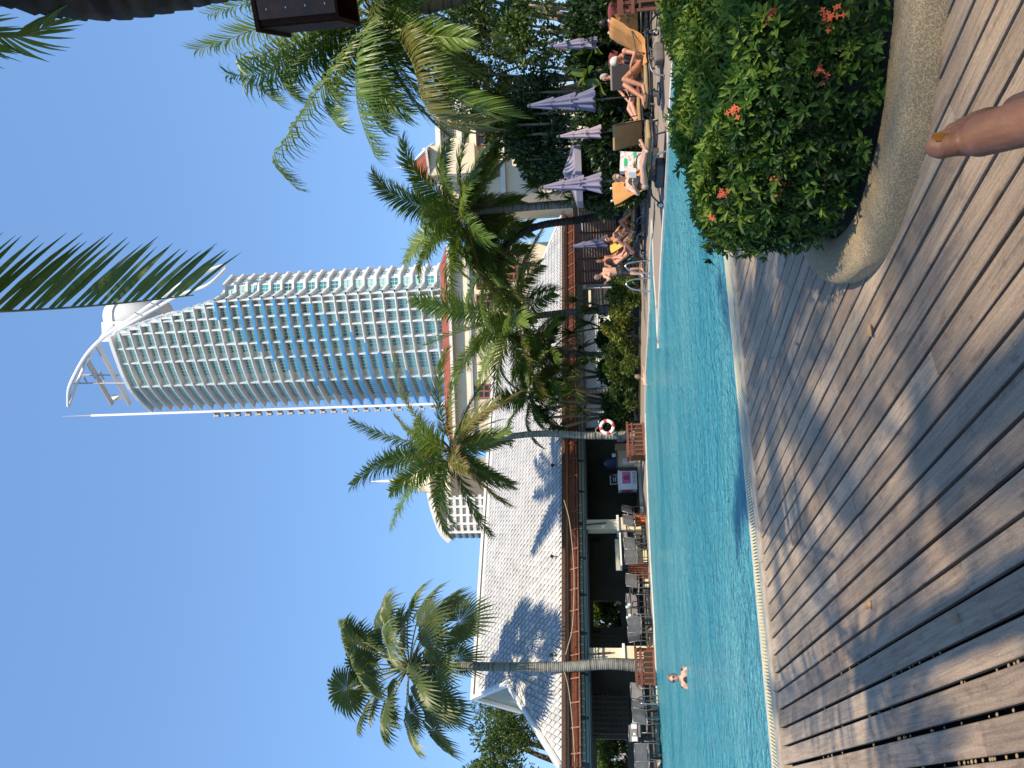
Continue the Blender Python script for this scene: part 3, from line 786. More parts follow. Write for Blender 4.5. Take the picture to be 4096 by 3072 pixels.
# stepped terraces of the cut
for i, z in enumerate(zs):
    if not (ZC0 - FP < z < ZTOP - 1): continue
    ua = u_start(z); ub = min(u_start(z + FP) + .5, u_cut + .3)
    p = pl(ua); 
    b = MB(); n = pn(ua); d = (pl(ua + .1) - p).normalized()
    b.box(p + n * 5 + d * .15 + V(0, 0, z - FP / 2), (.3, 10, FP), 0, (d, n, V(0, 0, 1)))
    b.box(p + n * 5 + d * 1.2 + V(0, 0, z + .35), (2.2, 9.5, .7), 0, (d, n, V(0, 0, 1)))
    b.wbuild('terrace', 'tower_white', tow)
    b = MB(); b.box(p + n * 2.2 - d * .02 + V(0, 0, z - FP * .45), (.06, 1.5, 1.2), 0, (d, n, V(0, 0, 1))); b.wbuild('window', 'tower_glass', tow)
pL = pl(len(PLAN) - 1.001); 
b = MB(); b.beam(pL + V(-.5, -.4, 20), pL + V(-.5, -.4, ZTOP + 16.5), .55, .55, up=(0, 1, 0)); b.wbuild('edge_mast', 'tower_white', tow)
b = MB(); b.tube([pL + V(-.5, -.4, ZTOP + 16), pL + V(-.5, -.4, ZTOP + 25)], [.22, .06], 6); b.wbuild('antenna', 'tower_grey', tow)
for i, z in enumerate(zs[6:]):
    b = MB(); b.box(pL + V(-1.3, 1.5, z - .5), (1.6, 3, .3)); b.box(pL + V(-1.7, .6, z - 1.2), (.5, 1.2, 1.0)); b.wbuild('rear_balcony', 'tower_grey', tow)
# arching truss over the roof
def tp(px, py, Y): return at(px, py, Y)
def arc_tube(pix, Y, r, name, m='tower_white'):
    b = MB(); b.tube(smooth_pts([tp(x, y, Yv) for (x, y), Yv in zip(pix, Y)], 6), r, 8); b.wbuild(name, m, tow)
arc_tube([(903, 1060), (790, 1100), (690, 1160), (600, 1222), (510, 1285), (420, 1345), (350, 1415), (300, 1500), (276, 1560), (274, 1624)], [166, 165, 166, 168, 169, 170, 172, 175, 179, 183], .50, 'arch')
arc_tube([(903, 1075), (830, 1140), (720, 1180), (610, 1240), (500, 1305), (440, 1338)], [165, 164, 166, 168, 169, 170], .38, 'arch')
arc_tube([(455, 1300), (420, 1330), (390, 1375)], [169, 170, 171], .35, 'arch')
arc_tube([(376, 1397), (350, 1440), (332, 1470)], [172, 173, 175], .4, 'arch')
arc_tube([(338, 1465), (310, 1530), (280, 1610)], [175, 178, 182], .4, 'arch')
for pts, Y in ((((345, 1435), (450, 1618)), (174, 183)), (((390, 1380), (520, 1618)), (172, 183))):
    b = MB(); a = tp(*pts[0], Y[0]); c = tp(*pts[1], Y[1]); b.beam(a, c, 1.5, .35); b.wbuild('strut', 'tower_grey', tow)
for x0, y0, x1, y1 in ((320, 1500, 480, 1500), (290, 1533, 500, 1533), (400, 1480, 420, 1533), (330, 1500, 350, 1533)):
    b = MB(); b.tube([tp(x0, y0, 178), tp(x1, y1, 178)], .22, 6); b.wbuild('gantry', 'tower_grey', tow)
for px in (560, 620, 680, 740, 800):                        # short posts of the cut's railing
    pyy = {560: 1258, 620: 1218, 680: 1180, 740: 1146, 800: 1115}[px]
    b = MB(); b.beam(tp(px - 22, pyy - 8, 166), tp(px + 12, pyy + 6, 167), .25, .25); b.wbuild('post', 'tower_white', tow)
# round plant room on the roof
b = MB(); c = tp(470, 1270, 186); b.lathe([(3.9, -14), (3.9, 1.2), (3.8, 1.6), (3.2, 2.0), (0.1, 2.2)], c, 28); b.lathe([(4.2, -1.4), (4.2, -.9)], c, 28); b.wbuild('plant_room', 'tower_white', tow, True)
b = MB(); c = tp(440, 1330, 178); b.box(c + V(0, 0, -3), (5, 5, 7)); b.wbuild('plant_room', 'tower_white', tow)
b = MB(); c = tp(460, 1590, 184); b.box(c, (1.6, 1.6, 3.2)); b.tube([c + V(0, 0, 1.6), c + V(.6, 0, 3)], .3, 6); b.wbuild('roof_equipment', 'tower_white', tow)
# ================================================================== BUILDINGS BEHIND
mk('red_tile', (.36, .085, .045), (.26, .06, .035), scale=1.2, rough=.7, bump=.3, stretch=(1, 3, 3))
mk('trim_far', (.74, .73, .70), rough=.6)
mk('wood_frame', (.30, .10, .045), rough=.6)
mk('pane_dark', (.02, .022, .025), rough=.12, spec=.8)
YC = 58.0
house = empty('cream_house', at(2300, 1100, YC + 2) * 1.0, 'cream plastered house with red tile roof and brown windows behind the palms', 'house'); house.location.z = 0
def fwall(x0, y0, x1, y1, Y, depth=6.0, m='cream', name='wall', par=None, zb=None):
    "an upright block whose front face fills that picture rectangle (x = height, y = across)"
    a = at(x0, y0, Y); b = at(x0, y1, Y); zt = (a.z + b.z) / 2; zl = at(x1, (y0 + y1) / 2, Y).z if zb is None else zb
    q = MB(); q.box(((a.x + b.x) / 2, Y + depth / 2, (zt + zl) / 2), (abs(a.x - b.x), depth, abs(zt - zl))); return q.wbuild(name, m, par or house)
fwall(1806, 990, 2200, 1780, YC, 8, zb=0)
# red tile roof of the long wing
a = at(1800, 985, YC - .5); b = at(1800, 1785, YC - .5); z0 = (a.z + b.z) / 2
q = MB(); q.add([(a.x, YC - .6, z0), (b.x, YC - .6, z0), (b.x + 1, YC + 2.6, z0 + 1.25), (a.x - 1, YC + 2.6, z0 + 1.25), (a.x, YC + 6, z0), (b.x, YC + 6, z0)], ((1, 0, 3, 2), (0, 4, 3), (5, 1, 2), (4, 5, 2, 3))); rf_ = q.wbuild('roof', 'red_tile', house)
q = MB(); q.box(((a.x + b.x) / 2, YC - .55, z0 - .12), (abs(a.x - b.x) + .2, .25, .22)); q.wbuild('cornice', 'trim_far', house)
q = MB(); q.box(((a.x + b.x) / 2, YC - .12, z0 - 1.6), (abs(a.x - b.x) * .99, .22, .2)); q.wbuild('cornice', 'tower_grey', house)
def win(x0, y0, x1, y1, Y, n=2, rows=3, m='wood_frame', par=None):
    a = at(x0, y0, Y - .06); b = at(x1, y1, Y - .06); zt, zb = max(a.z, b.z), min(a.z, b.z); xa, xb = sorted((a.x, b.x)); q = MB()
    for k in range(n + 1): q.box((lerp(xa, xb, k / n), Y - .08, (zt + zb) / 2), (.12, .14, zt - zb + .12))
    for k in range(rows + 1): q.box(((xa + xb) / 2, Y - .081, lerp(zb, zt, k / rows)), (xb - xa, .13, .1))
    w_ = q.wbuild('window', m, par or house); q = MB(); q.quad((xa, Y - .03, zb), (xb, Y - .03, zb), (xb, Y - .03, zt), (xa, Y - .03, zt)); q.wbuild('pane', 'pane_dark', w_)
for (y0, y1, xa, xb) in ((1095, 1150, 1905, 1975), (1180, 1230, 1905, 1975), (1000, 1050, 1905, 1975), (1070, 1120, 2040, 2085), (1540, 1590, 1890, 1960)): win(xa, y0, xb, y1, YC, 2, 3)
# right-hand block with the attic vent
YD = 52.0
fwall(1757, 380, 2140, 800, YD, 8, zb=0)
for xx, hh in ((1757, .35), (1843, .3), (1905, .12), (2010, .3)):
    a = at(xx, 372, YD); b = at(xx, 808, YD); q = MB(); q.box(((a.x + b.x) / 2, YD - .12, (a.z + b.z) / 2), (abs(a.x - b.x), .5, hh)); q.wbuild('cornice', 'trim_far', house)
win(1912, 502, 1995, 574, YD, 2, 3); win(1912, 640, 1995, 700, YD, 2, 3)
a = at(1795, 527, YD); q = MB(); q.box((a.x, YD - .05, a.z), (.85, .1, .8)); vn = q.wbuild('attic_vent', 'tower_grey', house)
q = MB()
for k in range(-2, 3): q.box((a.x, YD - .12, a.z + k * .16), (.8, .06, .05)); q.box((a.x + k * .17, YD - .122, a.z), (.05, .05, .75))
q.wbuild('grille', 'dark_panel', vn)
# turret with red pyramid roof and finial
ap = at(1640, 667, 50); zb = at(1728, 660, 50).z; hw = 1.35
q = MB(); base = [(ap.x + hw * math.cos(R_(20 + 90 * k)) * 1.25, 50 + hw * math.sin(R_(20 + 90 * k)) * 1.25, zb) for k in range(4)]
q.add(base + [tuple(ap)], ((0, 1, 4), (1, 2, 4), (2, 3, 4), (3, 0, 4))); tr_ = q.wbuild('turret_roof', 'red_tile', house)
q = MB()
for p in base: q.beam(Vector(p) + V(0, 0, .05), ap + V(0, 0, .05), .16, .14)
for p, p2 in zip(base, base[1:] + base[:1]): q.beam(p, p2, .22, .14)
q.wbuild('hip_ridge', 'trim_far', tr_)
q = MB(); q.lathe([(.10, 0), (.05, .15), (.13, .25), (.05, .35), (.10, .45), (.03, .55), (.07, .62), (.02, .7), (.012, 1.4)], ap, 8); q.wbuild('finial', 'trim_far', tr_)
q = MB(); q.box((ap.x, 50, zb - 1.6), (2.0, 2.0, 3.1)); q.wbuild('turret_wall', 'cream', house)
fwall(1690, 592, 1762, 612, 51, 1, 'trim_far', 'chimney')
# far domed building with a spire
YE = 140
dome = empty('domed_building', V(at(1700, 1930, YE).x, YE, 0), 'distant cream domed building with white spire behind the browning palm', 'building')
c = at(1760, 1920, YE); s_ = YE / FOC
q = MB(); q.lathe([(62 * s_, -180 * s_), (62 * s_, -60 * s_), (66 * s_, -60 * s_), (66 * s_, -48 * s_), (58 * s_, -48 * s_), (58 * s_, 20 * s_), (70 * s_, 22 * s_), (70 * s_, 32 * s_), (52 * s_, 34 * s_), (52 * s_, 60 * s_), (46 * s_, 86 * s_), (30 * s_, 108 * s_), (26 * s_, 130 * s_), (15 * s_, 150 * s_), (9 * s_, 165 * s_)], c, 24); q.wbuild('dome', 'cream', dome, True)
q = MB(); q.lathe([(9 * s_, 163 * s_), (7 * s_, 210 * s_), (1.2 * s_, 290 * s_)], c, 10); q.wbuild('spire', 'trim_far', dome, True)
fwall(1765, 1850, 2000, 1975, YE + 3, 8, 'cream', 'wall', dome, zb=0)
fwall(1840, 1870, 1875, 1950, YE + 2.5, .4, 'trim_far', 'cornice', dome)
# far rounded apartment block with white balcony bands
YG = 330; sg = YG / FOC
blk = empty('rounded_apartment_block', V(at(1800, 2060, YG).x, YG, 0), 'distant white apartment block with rounded end and stacked balconies', 'building')
R1 = 21 * 1.0
xL = at(1850, 2162, YG).x; xR = at(1850, 1940, YG).x
def curve_pts(x0, off=0.0):
    pts = []
    for k in range(9):
        a = R_(180 + 90 * k / 8); pts.append((x0 + 8 + math.cos(a) * (8 + off), YG + 12 + math.sin(a) * (12 + off)))
    pts.append((xR, YG - off)); pts.append((xR, YG + 30)); pts.append((x0 - off, YG + 30)); return pts
ztop = at(1792, 2120, YG).z
q = MB(); q.prism(curve_pts(xL + .8), 0, ztop - 1.5); q.wbuild('core', 'tower_grey', blk)
for k in range(12):
    z = ztop - k * 2.95; xo = xL if k else xL + 0.0
    q = MB(); q.prism(curve_pts(xo, 1.2), z - (1.3 if k else 1.0), z); q.wbuild('balcony', 'trim_far', blk)
for k in range(6):
    x = lerp(xL + 4, xR, k / 5.5); q = MB(); q.box((x, YG - .3, ztop - 17), (.9, 2.2, 34)); q.wbuild('pier', 'trim_far', blk)
# swept crown rising to the right
q = MB(); pts = [at(1800, 2162, YG - 1), at(1770, 2130, YG - 1.5), at(1745, 2070, YG - 1.5), at(1725, 2000, YG - 1.5), at(1715, 1930, YG - 1)]
sp = smooth_pts(pts, 5); 
for a_, b_ in zip(sp[:-1], sp[1:]): q.beam(a_, b_, 2.5, 2.6, up=(0, 1, 0))
q.wbuild('roof_sweep', 'trim_far', blk)
q = MB()
for a_, b_ in zip(sp[:-1], sp[1:]): q.quad(a_ + V(0, 2, -1), b_ + V(0, 2, -1), V(b_.x, YG + 1, ztop - 2), V(a_.x, YG + 1, ztop - 2))
q.wbuild('crown_wall', 'tower_grey', blk)

# ================================================================== BROWN SLAT SCREEN
SA = at(2306, 822, 26.5); SB = at(2312, 1132, 29.5); 
SA.z = SB.z = 0; sx = (SB - SA).normalized(); SL = (SB - SA).length; sn = Vector((-sx.y, sx.x, 0)); ztp = at(2310, 980, 28).z
scr = empty('slat_screen', (SA + SB) / 2, 'reddish brown screen of horizontal wooden slats behind the sunbathers', 'fence')
nsl = 19
for k in range(nsl):
    z = lerp(.2, ztp - .16, k / (nsl - 1)); q = MB(); q.box((SA + SB) / 2 + V(0, 0, z), (SL, .03, .072), 0, (sx, sn, V(0, 0, 1))); q.wbuild('slat', 'red_wood', scr)
q = MB(); q.box((SA + SB) / 2 + V(0, 0, ztp), (SL + .1, .1, .17), 0, (sx, sn, V(0, 0, 1))); q.wbuild('top_rail', 'red_wood', scr)
for k in range(7):
    p = lerp(SA, SB, k / 6); q = MB(); q.box(p + sn * .05 + V(0, 0, ztp / 2), (.07, .07, ztp), 0, (sx, sn, V(0, 0, 1))); q.wbuild('post', 'red_wood', scr)
# white garden wall behind it
q = MB(); q.box((SA + SB) / 2 + V(.4, 1.6, 1.0), (SL + 1.0, .15, 2.0), 0, (sx, sn, V(0, 0, 1))); o = q.build('garden_wall', M['wall_white']); tag(o, 'sunlit white wall seen through the gaps of the slat screen', 'wall')
# ================================================================== PALMS
mk('frond', (.120, .200, .032), (.175, .250, .045), scale=1.5, rough=.42, transl=.36, rand=.22, tcol=(.24, .32, .04), spec=.5)
mk('frond_dark', (.085, .155, .026), (.125, .200, .036), scale=1.5, rough=.45, transl=.22, rand=.2, tcol=(.10, .16, .02))
mk('frond_yellow', (.135, .150, .034), (.18, .165, .042), scale=1.5, rough=.45, transl=.28, rand=.15, tcol=(.24, .22, .04))
mk('frond_dry', (.30, .20, .11), (.22, .14, .075), scale=2, rough=.8, transl=.2, rand=.15)
mk('rachis', (.24, .25, .07), (.20, .17, .06), scale=1, rough=.5)
mk('fan_leaf', (.085, .120, .035), (.115, .150, .050), scale=2, rough=.45, transl=.22, rand=.2, tcol=(.18, .24, .05))
mk('palm_fibre', (.13, .085, .045), (.07, .045, .025), scale=8, rough=.95, bump=.5)
mk('coconut', (.42, .33, .05), (.30, .28, .05), scale=5, rough=.4)

def trunk_mat(name, ca, cb, ring):
    m = mat(name, ca, cb, scale=5, rough=.9, bump=.4, bscale=20)
    nt = m.node_tree; N = nt.nodes; L = nt.links
    b = N['Principled BSDF']; old = b.inputs['Base Color'].links[0].from_socket
    tc = N.new('ShaderNodeTexCoord'); mp = N.new('ShaderNodeMapping'); mp.inputs['Scale'].default_value = (1.2, 1.2, ring)
    L.new(tc.outputs['Object'], mp.inputs[0]); n = N.new('ShaderNodeTexNoise'); n.inputs['Scale'].default_value = 1; n.inputs['Detail'].default_value = 2
    L.new(mp.outputs[0], n.inputs['Vector']); r = N.new('ShaderNodeValToRGB'); r.color_ramp.elements[0].position = .36; r.color_ramp.elements[1].position = .52
    r.color_ramp.elements[0].color = (.42, .40, .38, 1); r.color_ramp.elements[1].color = (1.15, 1.15, 1.12, 1); L.new(n.outputs['Fac'], r.inputs[0])
    x = N.new('ShaderNodeMix'); x.data_type = 'RGBA'; x.blend_type = 'MULTIPLY'; x.inputs[0].default_value = .85
    L.new(old, x.inputs[6]); L.new(r.outputs[0], x.inputs[7]); L.new(x.outputs[2], b.inputs['Base Color']); return m
M['trunk'] = trunk_mat('palm_trunk', (.24, .21, .18), (.15, .13, .11), 12)
M['trunk_pale'] = trunk_mat('palm_trunk_pale', (.30, .28, .25), (.22, .20, .18), 16)
M['trunk_dark'] = trunk_mat('palm_trunk_dark', (.065, .048, .036), (.035, .027, .022), 10)

def trunk_mesh(mb, pts, r0, r1, ring=.11, n=12, knob=.012, flare=1.35):
    sp = smooth_pts(pts, 10); tot = sum((b - a).length for a, b in zip(sp[:-1], sp[1:]))
    k = max(12, int(tot / ring)); out = []; rad = []
    cum = [0]
    for a, b in zip(sp[:-1], sp[1:]): cum.append(cum[-1] + (b - a).length)
    def pos(s):
        for i in range(len(cum) - 1):
            if s <= cum[i + 1] + 1e-9: t = (s - cum[i]) / max(1e-9, cum[i + 1] - cum[i]); return lerp(sp[i], sp[i + 1], t)
        return sp[-1]
    for i in range(k):
        for f, kn in ((0.0, knob), (.55, knob * .55), (.93, -.3 * knob)):
            s = (i + f) / k * tot; t = s / tot
            r = lerp(r0, r1, t) * (1 + (flare - 1) * math.exp(-t * 14)) + kn * random.uniform(.5, 1.3)
            out.append(pos(s)); rad.append(r)
    out.append(sp[-1]); rad.append(r1)
    mb.tube(out, rad, n)

def frond_mesh(path, leaf, width=.045, n=46, hang=.5, spread=60, m_leaf='frond', twist=0.0, taper=.35, tipdry=False, rr=.022, base_bare=.14, onesided=0, stiff=.35, curl=0.0):
    "a feather leaf along a path of points: midrib and two rows of leaflets"
    sp = smooth_pts([Vector(p) for p in path], 8); N_ = len(sp)
    cum = [0.0]
    for a, b in zip(sp[:-1], sp[1:]): cum.append(cum[-1] + (b - a).length)
    tot = cum[-1]
    mb = MB(); ids = range(0, N_, 2)
    pts = [sp[i] for i in ids]
    mb.tube(pts, [rr * (1 - .85 * (cum[i] / tot)) + .002 for i in ids], 5, 1)
    def at_s(s):
        for i in range(N_ - 1):
            if s <= cum[i + 1] + 1e-9:
                t = (s - cum[i]) / max(1e-9, cum[i + 1] - cum[i]); return lerp(sp[i], sp[i + 1], t), (sp[i + 1] - sp[i]).normalized()
        return sp[-1], (sp[-1] - sp[-2]).normalized()
    down = Vector((0, 0, -1)); vs = []; fs = []; mi = []
    for k in range(n):
        f = base_bare + (1 - base_bare) * (k + random.uniform(-.25, .25)) / n
        f = min(max(f, .02), .995)
        p, t = at_s(f * tot)
        side = t.cross(Vector((0, 0, 1)))
        side = side.normalized() if side.length > .05 else Vector((1, 0, 0))
        up = side.cross(t).normalized()
        if twist: side = Quaternion(t, twist) @ side; up = Quaternion(t, twist) @ up
        env = math.sin(math.pi * min(1, (f * .86 + .14))) ** .55 if f < .9 else math.sin(math.pi * min(1, f * .86 + .14)) ** .55
        Lf = leaf * (taper + (1 - taper) * env) * random.uniform(.88, 1.08)
        ang = R_(spread) * (1.12 - .62 * f)
        for sg in (-1, 1):
            if onesided and sg != onesided: continue
            d = (t * math.cos(ang) + side * sg * math.sin(ang) + up * (stiff * random.uniform(.4, 1.3))).normalized()
            w = width * random.uniform(.75, 1.1) * (.6 + .4 * env)
            prev = p; nseg = 3; dd = d.copy(); wid = [w * .55, w, w * .7, .002]
            wn = (dd.cross(up)).normalized() if dd.cross(up).length > .01 else side
            wn = (wn * .8 + up * random.uniform(-.45, .45)).normalized()
            base = len(vs)
            vs.append(prev - wn * wid[0] / 2); vs.append(prev + wn * wid[0] / 2)
            hg = hang * random.uniform(.55, 1.4)
            for q in range(1, nseg + 1):
                dd = (dd + down * hg * (q / nseg) + (t * curl if curl else Vector((0, 0, 0)))).normalized()
                prev = prev + dd * (Lf / nseg)
                vs.append(prev - wn * wid[q] / 2); vs.append(prev + wn * wid[q] / 2)
                a = base + (q - 1) * 2; fs.append((a, a + 1, a + 3, a + 2)); mi.append(2 if (tipdry and q == nseg and random.random() < .6) else 0)
    nb = len(mb.v); mb.v.extend([tuple(v) for v in vs]); mb.f.extend([tuple(i + nb for i in f) for f in fs]); mb.m.extend(mi)
    mats = [M[m_leaf], M['rachis'], M['frond_dry']]
    return mb, mats

def arch(c, az, el, Ln, droop, n=6, sidebend=0.0):
    "a drooping path from c: leaves at elevation el, bends down along its length"
    d = Vector((math.cos(az) * math.cos(el), math.sin(az) * math.cos(el), math.sin(el))); p = Vector(c); out = [p.copy()]
    sb = Vector((-math.sin(az), math.cos(az), 0)) * sidebend
    for k in range(n):
        out.append(p + d * (Ln / n)); p = out[-1]
        d = (d + Vector((0, 0, -1)) * droop * (.35 + 1.1 * k / n) + sb / n).normalized()
    return out

def coco_palm(label, base, crown, mids=(), r=(.16, .10), nf=22, Ln=3.0, leaf=.75, seed=0, group=None, trunk='trunk', el=(-.55, 1.35), droop=.30, dry=.12, yellow=.15, nuts=0, tipdry=False, nleaf=86, dead=3, az0=None, extra=(), skip=None, width=.054, nametag='coconut_palm', hang=.5):
    random.seed(seed)
    root = empty(nametag, base, label, 'palm tree', group)
    pts = [Vector(base)] + [Vector(m_) for m_ in mids] + [Vector(crown)]
    b = MB(); trunk_mesh(b, pts, r[0], r[1]); b.wbuild('trunk', trunk, root, True)
    c = Vector(crown)
    # fibrous heart of the crown
    b = MB()
    for k in range(26):
        az = random.uniform(0, 6.28); e = random.uniform(-1.2, 1.2); L0 = random.uniform(.18, .42) * Ln / 3
        a = c + V(0, 0, random.uniform(-.3, .15)); d = V(math.cos(az) * math.cos(e), math.sin(az) * math.cos(e), math.sin(e))
        b.tube([a, a + d * L0, a + d * L0 * 1.5 + V(0, 0, -.12)], [.05, .035, .01], 5)
    b.wbuild('crown_heart', 'palm_fibre', root)
    for k in range(nf):
        f = (k + .5) / nf
        az = k * 2.39996 + random.uniform(-.25, .25)
        e = lerp(el[1], el[0], f ** .85) + random.uniform(-.12, .12)
        L1 = Ln * random.uniform(.85, 1.1) * (.78 + .22 * math.sin(math.pi * min(1, f + .25)))
        if skip and skip(az % 6.2832, e): continue
        dr = droop * random.uniform(.7, 1.25) * (1.0 if e > 0 else .7)
        path = arch(c + V(0, 0, .05), az, e, L1, dr, sidebend=random.uniform(-.5, .5))
        x = random.random()
        ml = 'frond_yellow' if (f > .62 and x < yellow * 2) else ('frond_dark' if x > .72 else 'frond')
        mb, mats = frond_mesh(path, leaf * random.uniform(.9, 1.1), width, nleaf, hang=hang * random.uniform(.6, 1.3), m_leaf=ml, tipdry=tipdry and x < .6, twist=random.uniform(-.5, .5))
        mb.wbuild('frond', mats, root)
    for k in range(dead):
        az = random.uniform(0, 6.28); path = arch(c - V(0, 0, .1), az, -.7, Ln * .55, .5)
        mb, mats = frond_mesh(path, leaf * .6, .03, 22, hang=1.2, m_leaf='frond_dry'); mb.wbuild('dead_frond', mats, root)
    for path, kw in extra:
        mb, mats = frond_mesh(path, kw.pop('leaf', leaf), kw.pop('width', width), kw.pop('n', nleaf), **kw); mb.wbuild('frond', mats, root)
    for k in range(nuts):
        az = k * 2.4; b = MB(); p = c + V(math.cos(az) * .2 - .12, math.sin(az) * .12 - .5, -.30 - .10 * (k % 4)); b.ball(p, (.105, .105, .135), 10, 7); b.wbuild('coconut', 'coconut', root, True)
    return root

# ---- left coconut palm growing out of the slatted planter, nearest the pavilion
Yb = 25.4
coco_palm('coconut palm with browning frond tips leaning out of the slatted planter beside the lifebuoy', foot(2500, 1742, 27.5), at(1815, 1800, 27.0),
          mids=[at(2360, 1742, 27.5), at(2150, 1735, 27.3), at(1960, 1760, 27.1)], r=(.15, .092), nf=24, Ln=4.0, leaf=.82, seed=3, el=(-.8, 1.4), droop=.20, yellow=.3, tipdry=True, dead=2,
          trunk='trunk_pale')
# ---- palm with a bunch of yellow coconuts
coco_palm('coconut palm carrying a bunch of yellow coconuts above the yellow-green shrubs', foot(2500, 1240, 30.2), at(2085, 1272, 29.8),
          mids=[at(2400, 1240, 30.1), at(2230, 1254, 29.9)], r=(.16, .12), nf=24, Ln=4.5, leaf=.95, seed=8, el=(-.3, 1.45), droop=.22, nuts=11, yellow=.1, trunk='trunk_pale', dead=3)
# ---- thin palm behind the shrubs
coco_palm('slim coconut palm with a ragged dead skirt left of the coconut bunch', foot(2500, 1418, 30), at(2195, 1402, 30),
          mids=[at(2380, 1418, 30)], r=(.12, .09), nf=10, Ln=2.3, leaf=.6, seed=14, el=(-.4, 1.3), droop=.3, dead=5)
coco_palm('pale trunked coconut palm between the pandanus clumps with a black cable box', foot(2500, 1556, 29.8), at(2130, 1590, 29.8),
          mids=[at(2380, 1562, 29.8), at(2240, 1572, 29.8)], r=(.13, .09), nf=11, Ln=2.4, leaf=.6, seed=21, el=(-.6, 1.2), droop=.32, dead=4, trunk='trunk')
# ---- the twin trunks beside the slat screen
coco_palm('tall full-crowned coconut palm with pale trunk behind the open parasol', foot(2500, 805, 25.4), at(1868, 850, 25.0),
          mids=[at(2400, 808, 25.4), at(2180, 822, 25.2), at(2000, 838, 25.1)], r=(.16, .11), nf=28, Ln=3.45, leaf=.8, seed=33, el=(-.8, 1.35), droop=.24, yellow=.2, trunk='trunk_pale', dead=2)
coco_palm('coconut palm with dark curving trunk in front of the brown slat screen', foot(2500, 860, 25.6), at(1985, 1035, 26.4),
          mids=[at(2430, 862, 25.7), at(2310, 880, 25.9), at(2150, 905, 26.1), at(2050, 960, 26.3)], r=(.15, .10), nf=14, Ln=2.7, leaf=.7, seed=44, el=(-.6, 1.1), droop=.26, dead=2, trunk='trunk_dark')
# ---- big palm at the right with long hanging fronds
KR = 20.0 / 14.0
cR = at(1500, 62, 20.0)
ex = []
FS = [KR]
def pf(pix, Y, **kw):
    kw['leaf'] = kw.get('leaf', .75) * FS[0]; kw['width'] = kw.get('width', .045) * FS[0]
    ex.append(([at(x, y, Yv * FS[0]) for (x, y), Yv in zip(pix, Y)], kw))
pf([(1480, 90), (1380, 230), (1250, 390), (1140, 560), (1093, 640), (1130, 700), (1190, 760)], [13.8, 13.2, 12.8, 12.5, 12.4, 12.4, 12.4], hang=1.1, leaf=.72, n=64, spread=55, m_leaf='frond', stiff=0)
pf([(1500, 90), (1430, 240), (1425, 380), (1450, 500), (1500, 630)], [13.8, 13.0, 12.6, 12.4, 12.2], hang=1.2, leaf=.85, n=60, spread=60, m_leaf='frond_dark', stiff=0)
pf([(1560, 100), (1650, 250), (1690, 400), (1760, 480), (1960, 500)], [13.8, 13.2, 12.8, 12.6, 12.5], hang=.9, leaf=.85, n=60, spread=60, m_leaf='frond_yellow', stiff=0)
pf([(1560, 100), (1700, 260), (1820, 380), (1950, 440), (2080, 470)], [13.8, 13.4, 13.2, 13.0, 13.0], hang=.9, leaf=.75, n=56, spread=60, m_leaf='frond', stiff=0)
pf([(1450, 60), (1250, 70), (1050, 110), (880, 170), (780, 200)], [14, 14, 14, 14, 14], hang=.45, leaf=.75, n=56, spread=60, m_leaf='frond', stiff=.1)
pf([(1450, 80), (1280, 180), (1150, 250), (1020, 300), (900, 300)], [14, 13.6, 13.4, 13.2, 13.2], hang=.9, leaf=.8, n=56, spread=60, m_leaf='frond_dark', stiff=.1)
pf([(1480, 80), (1300, 130), (1140, 200), (1000, 240)], [14, 13.6, 13.4, 13.4], hang=1.0, leaf=.7, n=50, m_leaf='frond', stiff=.1)
pf([(1500, 60), (1400, 20), (1200, -20), (1000, 10), (830, 60)], [14, 14.4, 14.4, 14.4, 14.4], hang=.6, leaf=.75, n=54, m_leaf='frond', stiff=.1)
for k_ in range(12):
    t_ = k_ / 11; x1 = lerp(980, 1750, t_) + random.uniform(-60, 60); y1 = 330 + 80 * math.sin(3.1 * t_) + random.uniform(-90, 60)
    pf([(1490, 70), (lerp(1490, x1, .4) - 30, 60 + (y1 - 60) * .45), (x1, y1), (x1 + 60, y1 + 100)], [14.2, 13.8, 13.5 + .3 * (k_ % 3), 13.5], hang=1.1, leaf=.75, n=44, m_leaf=('frond', 'frond_dark')[k_ % 2], stiff=0)
coco_palm('large coconut palm at the right with long hanging fronds and withered sheaths', gnd(2590, -160) * 0 + V(at(2560, -160, 20.8).x, 20.8, 0), cR,
          mids=[at(2100, -90, 20.6), at(1800, 5, 20.3), at(1640, 45, 20.1)], r=(.2, .16), nf=24, Ln=4.4, leaf=1.05, seed=52, el=(-.9, 1.2), droop=.3, trunk='trunk', dead=3, extra=ex,
          skip=lambda az, e: (1.9 < az < 4.4 and e > .1))
# ---- near palms, mostly out of the frame: they throw the dappled shade on the deck
nb_ = at(3300, -260, 4.35); nb_.z = .25
ex = []; FS[0] = 1.0
pf([(-1500, -60), (-700, 30), (-250, 100), (60, 150), (230, 80)], [2.6, 3.3, 3.7, 3.85, 3.9], hang=.7, leaf=.36, n=56, m_leaf='frond', width=.026, rr=.012)
coco_palm('near palm with rough dark trunk at the right edge of the picture', nb_, V(3.5, .7, 8.4), mids=[at(2000, -190, 4.3), at(1000, -134, 4.2), at(0, -108, 3.75), V(3.0, 2.1, 6.4)],
          r=(.18, .15), nf=4, Ln=2.8, leaf=.7, seed=63, nleaf=40, el=(.1, 1.2), droop=.24, trunk='trunk_dark', dead=0, extra=ex, width=.04)
ex = []
pf([(-1400, 1120), (-700, 1215), (-150, 1248), (250, 1232), (560, 1205), (775, 1180)], [1.9, 3.4, 4.3, 4.6, 4.7, 4.75], hang=.10, leaf=.80, n=62, onesided=1, m_leaf='frond_dark', width=.05, rr=.016, spread=64, stiff=.0, taper=.6, curl=-.02)
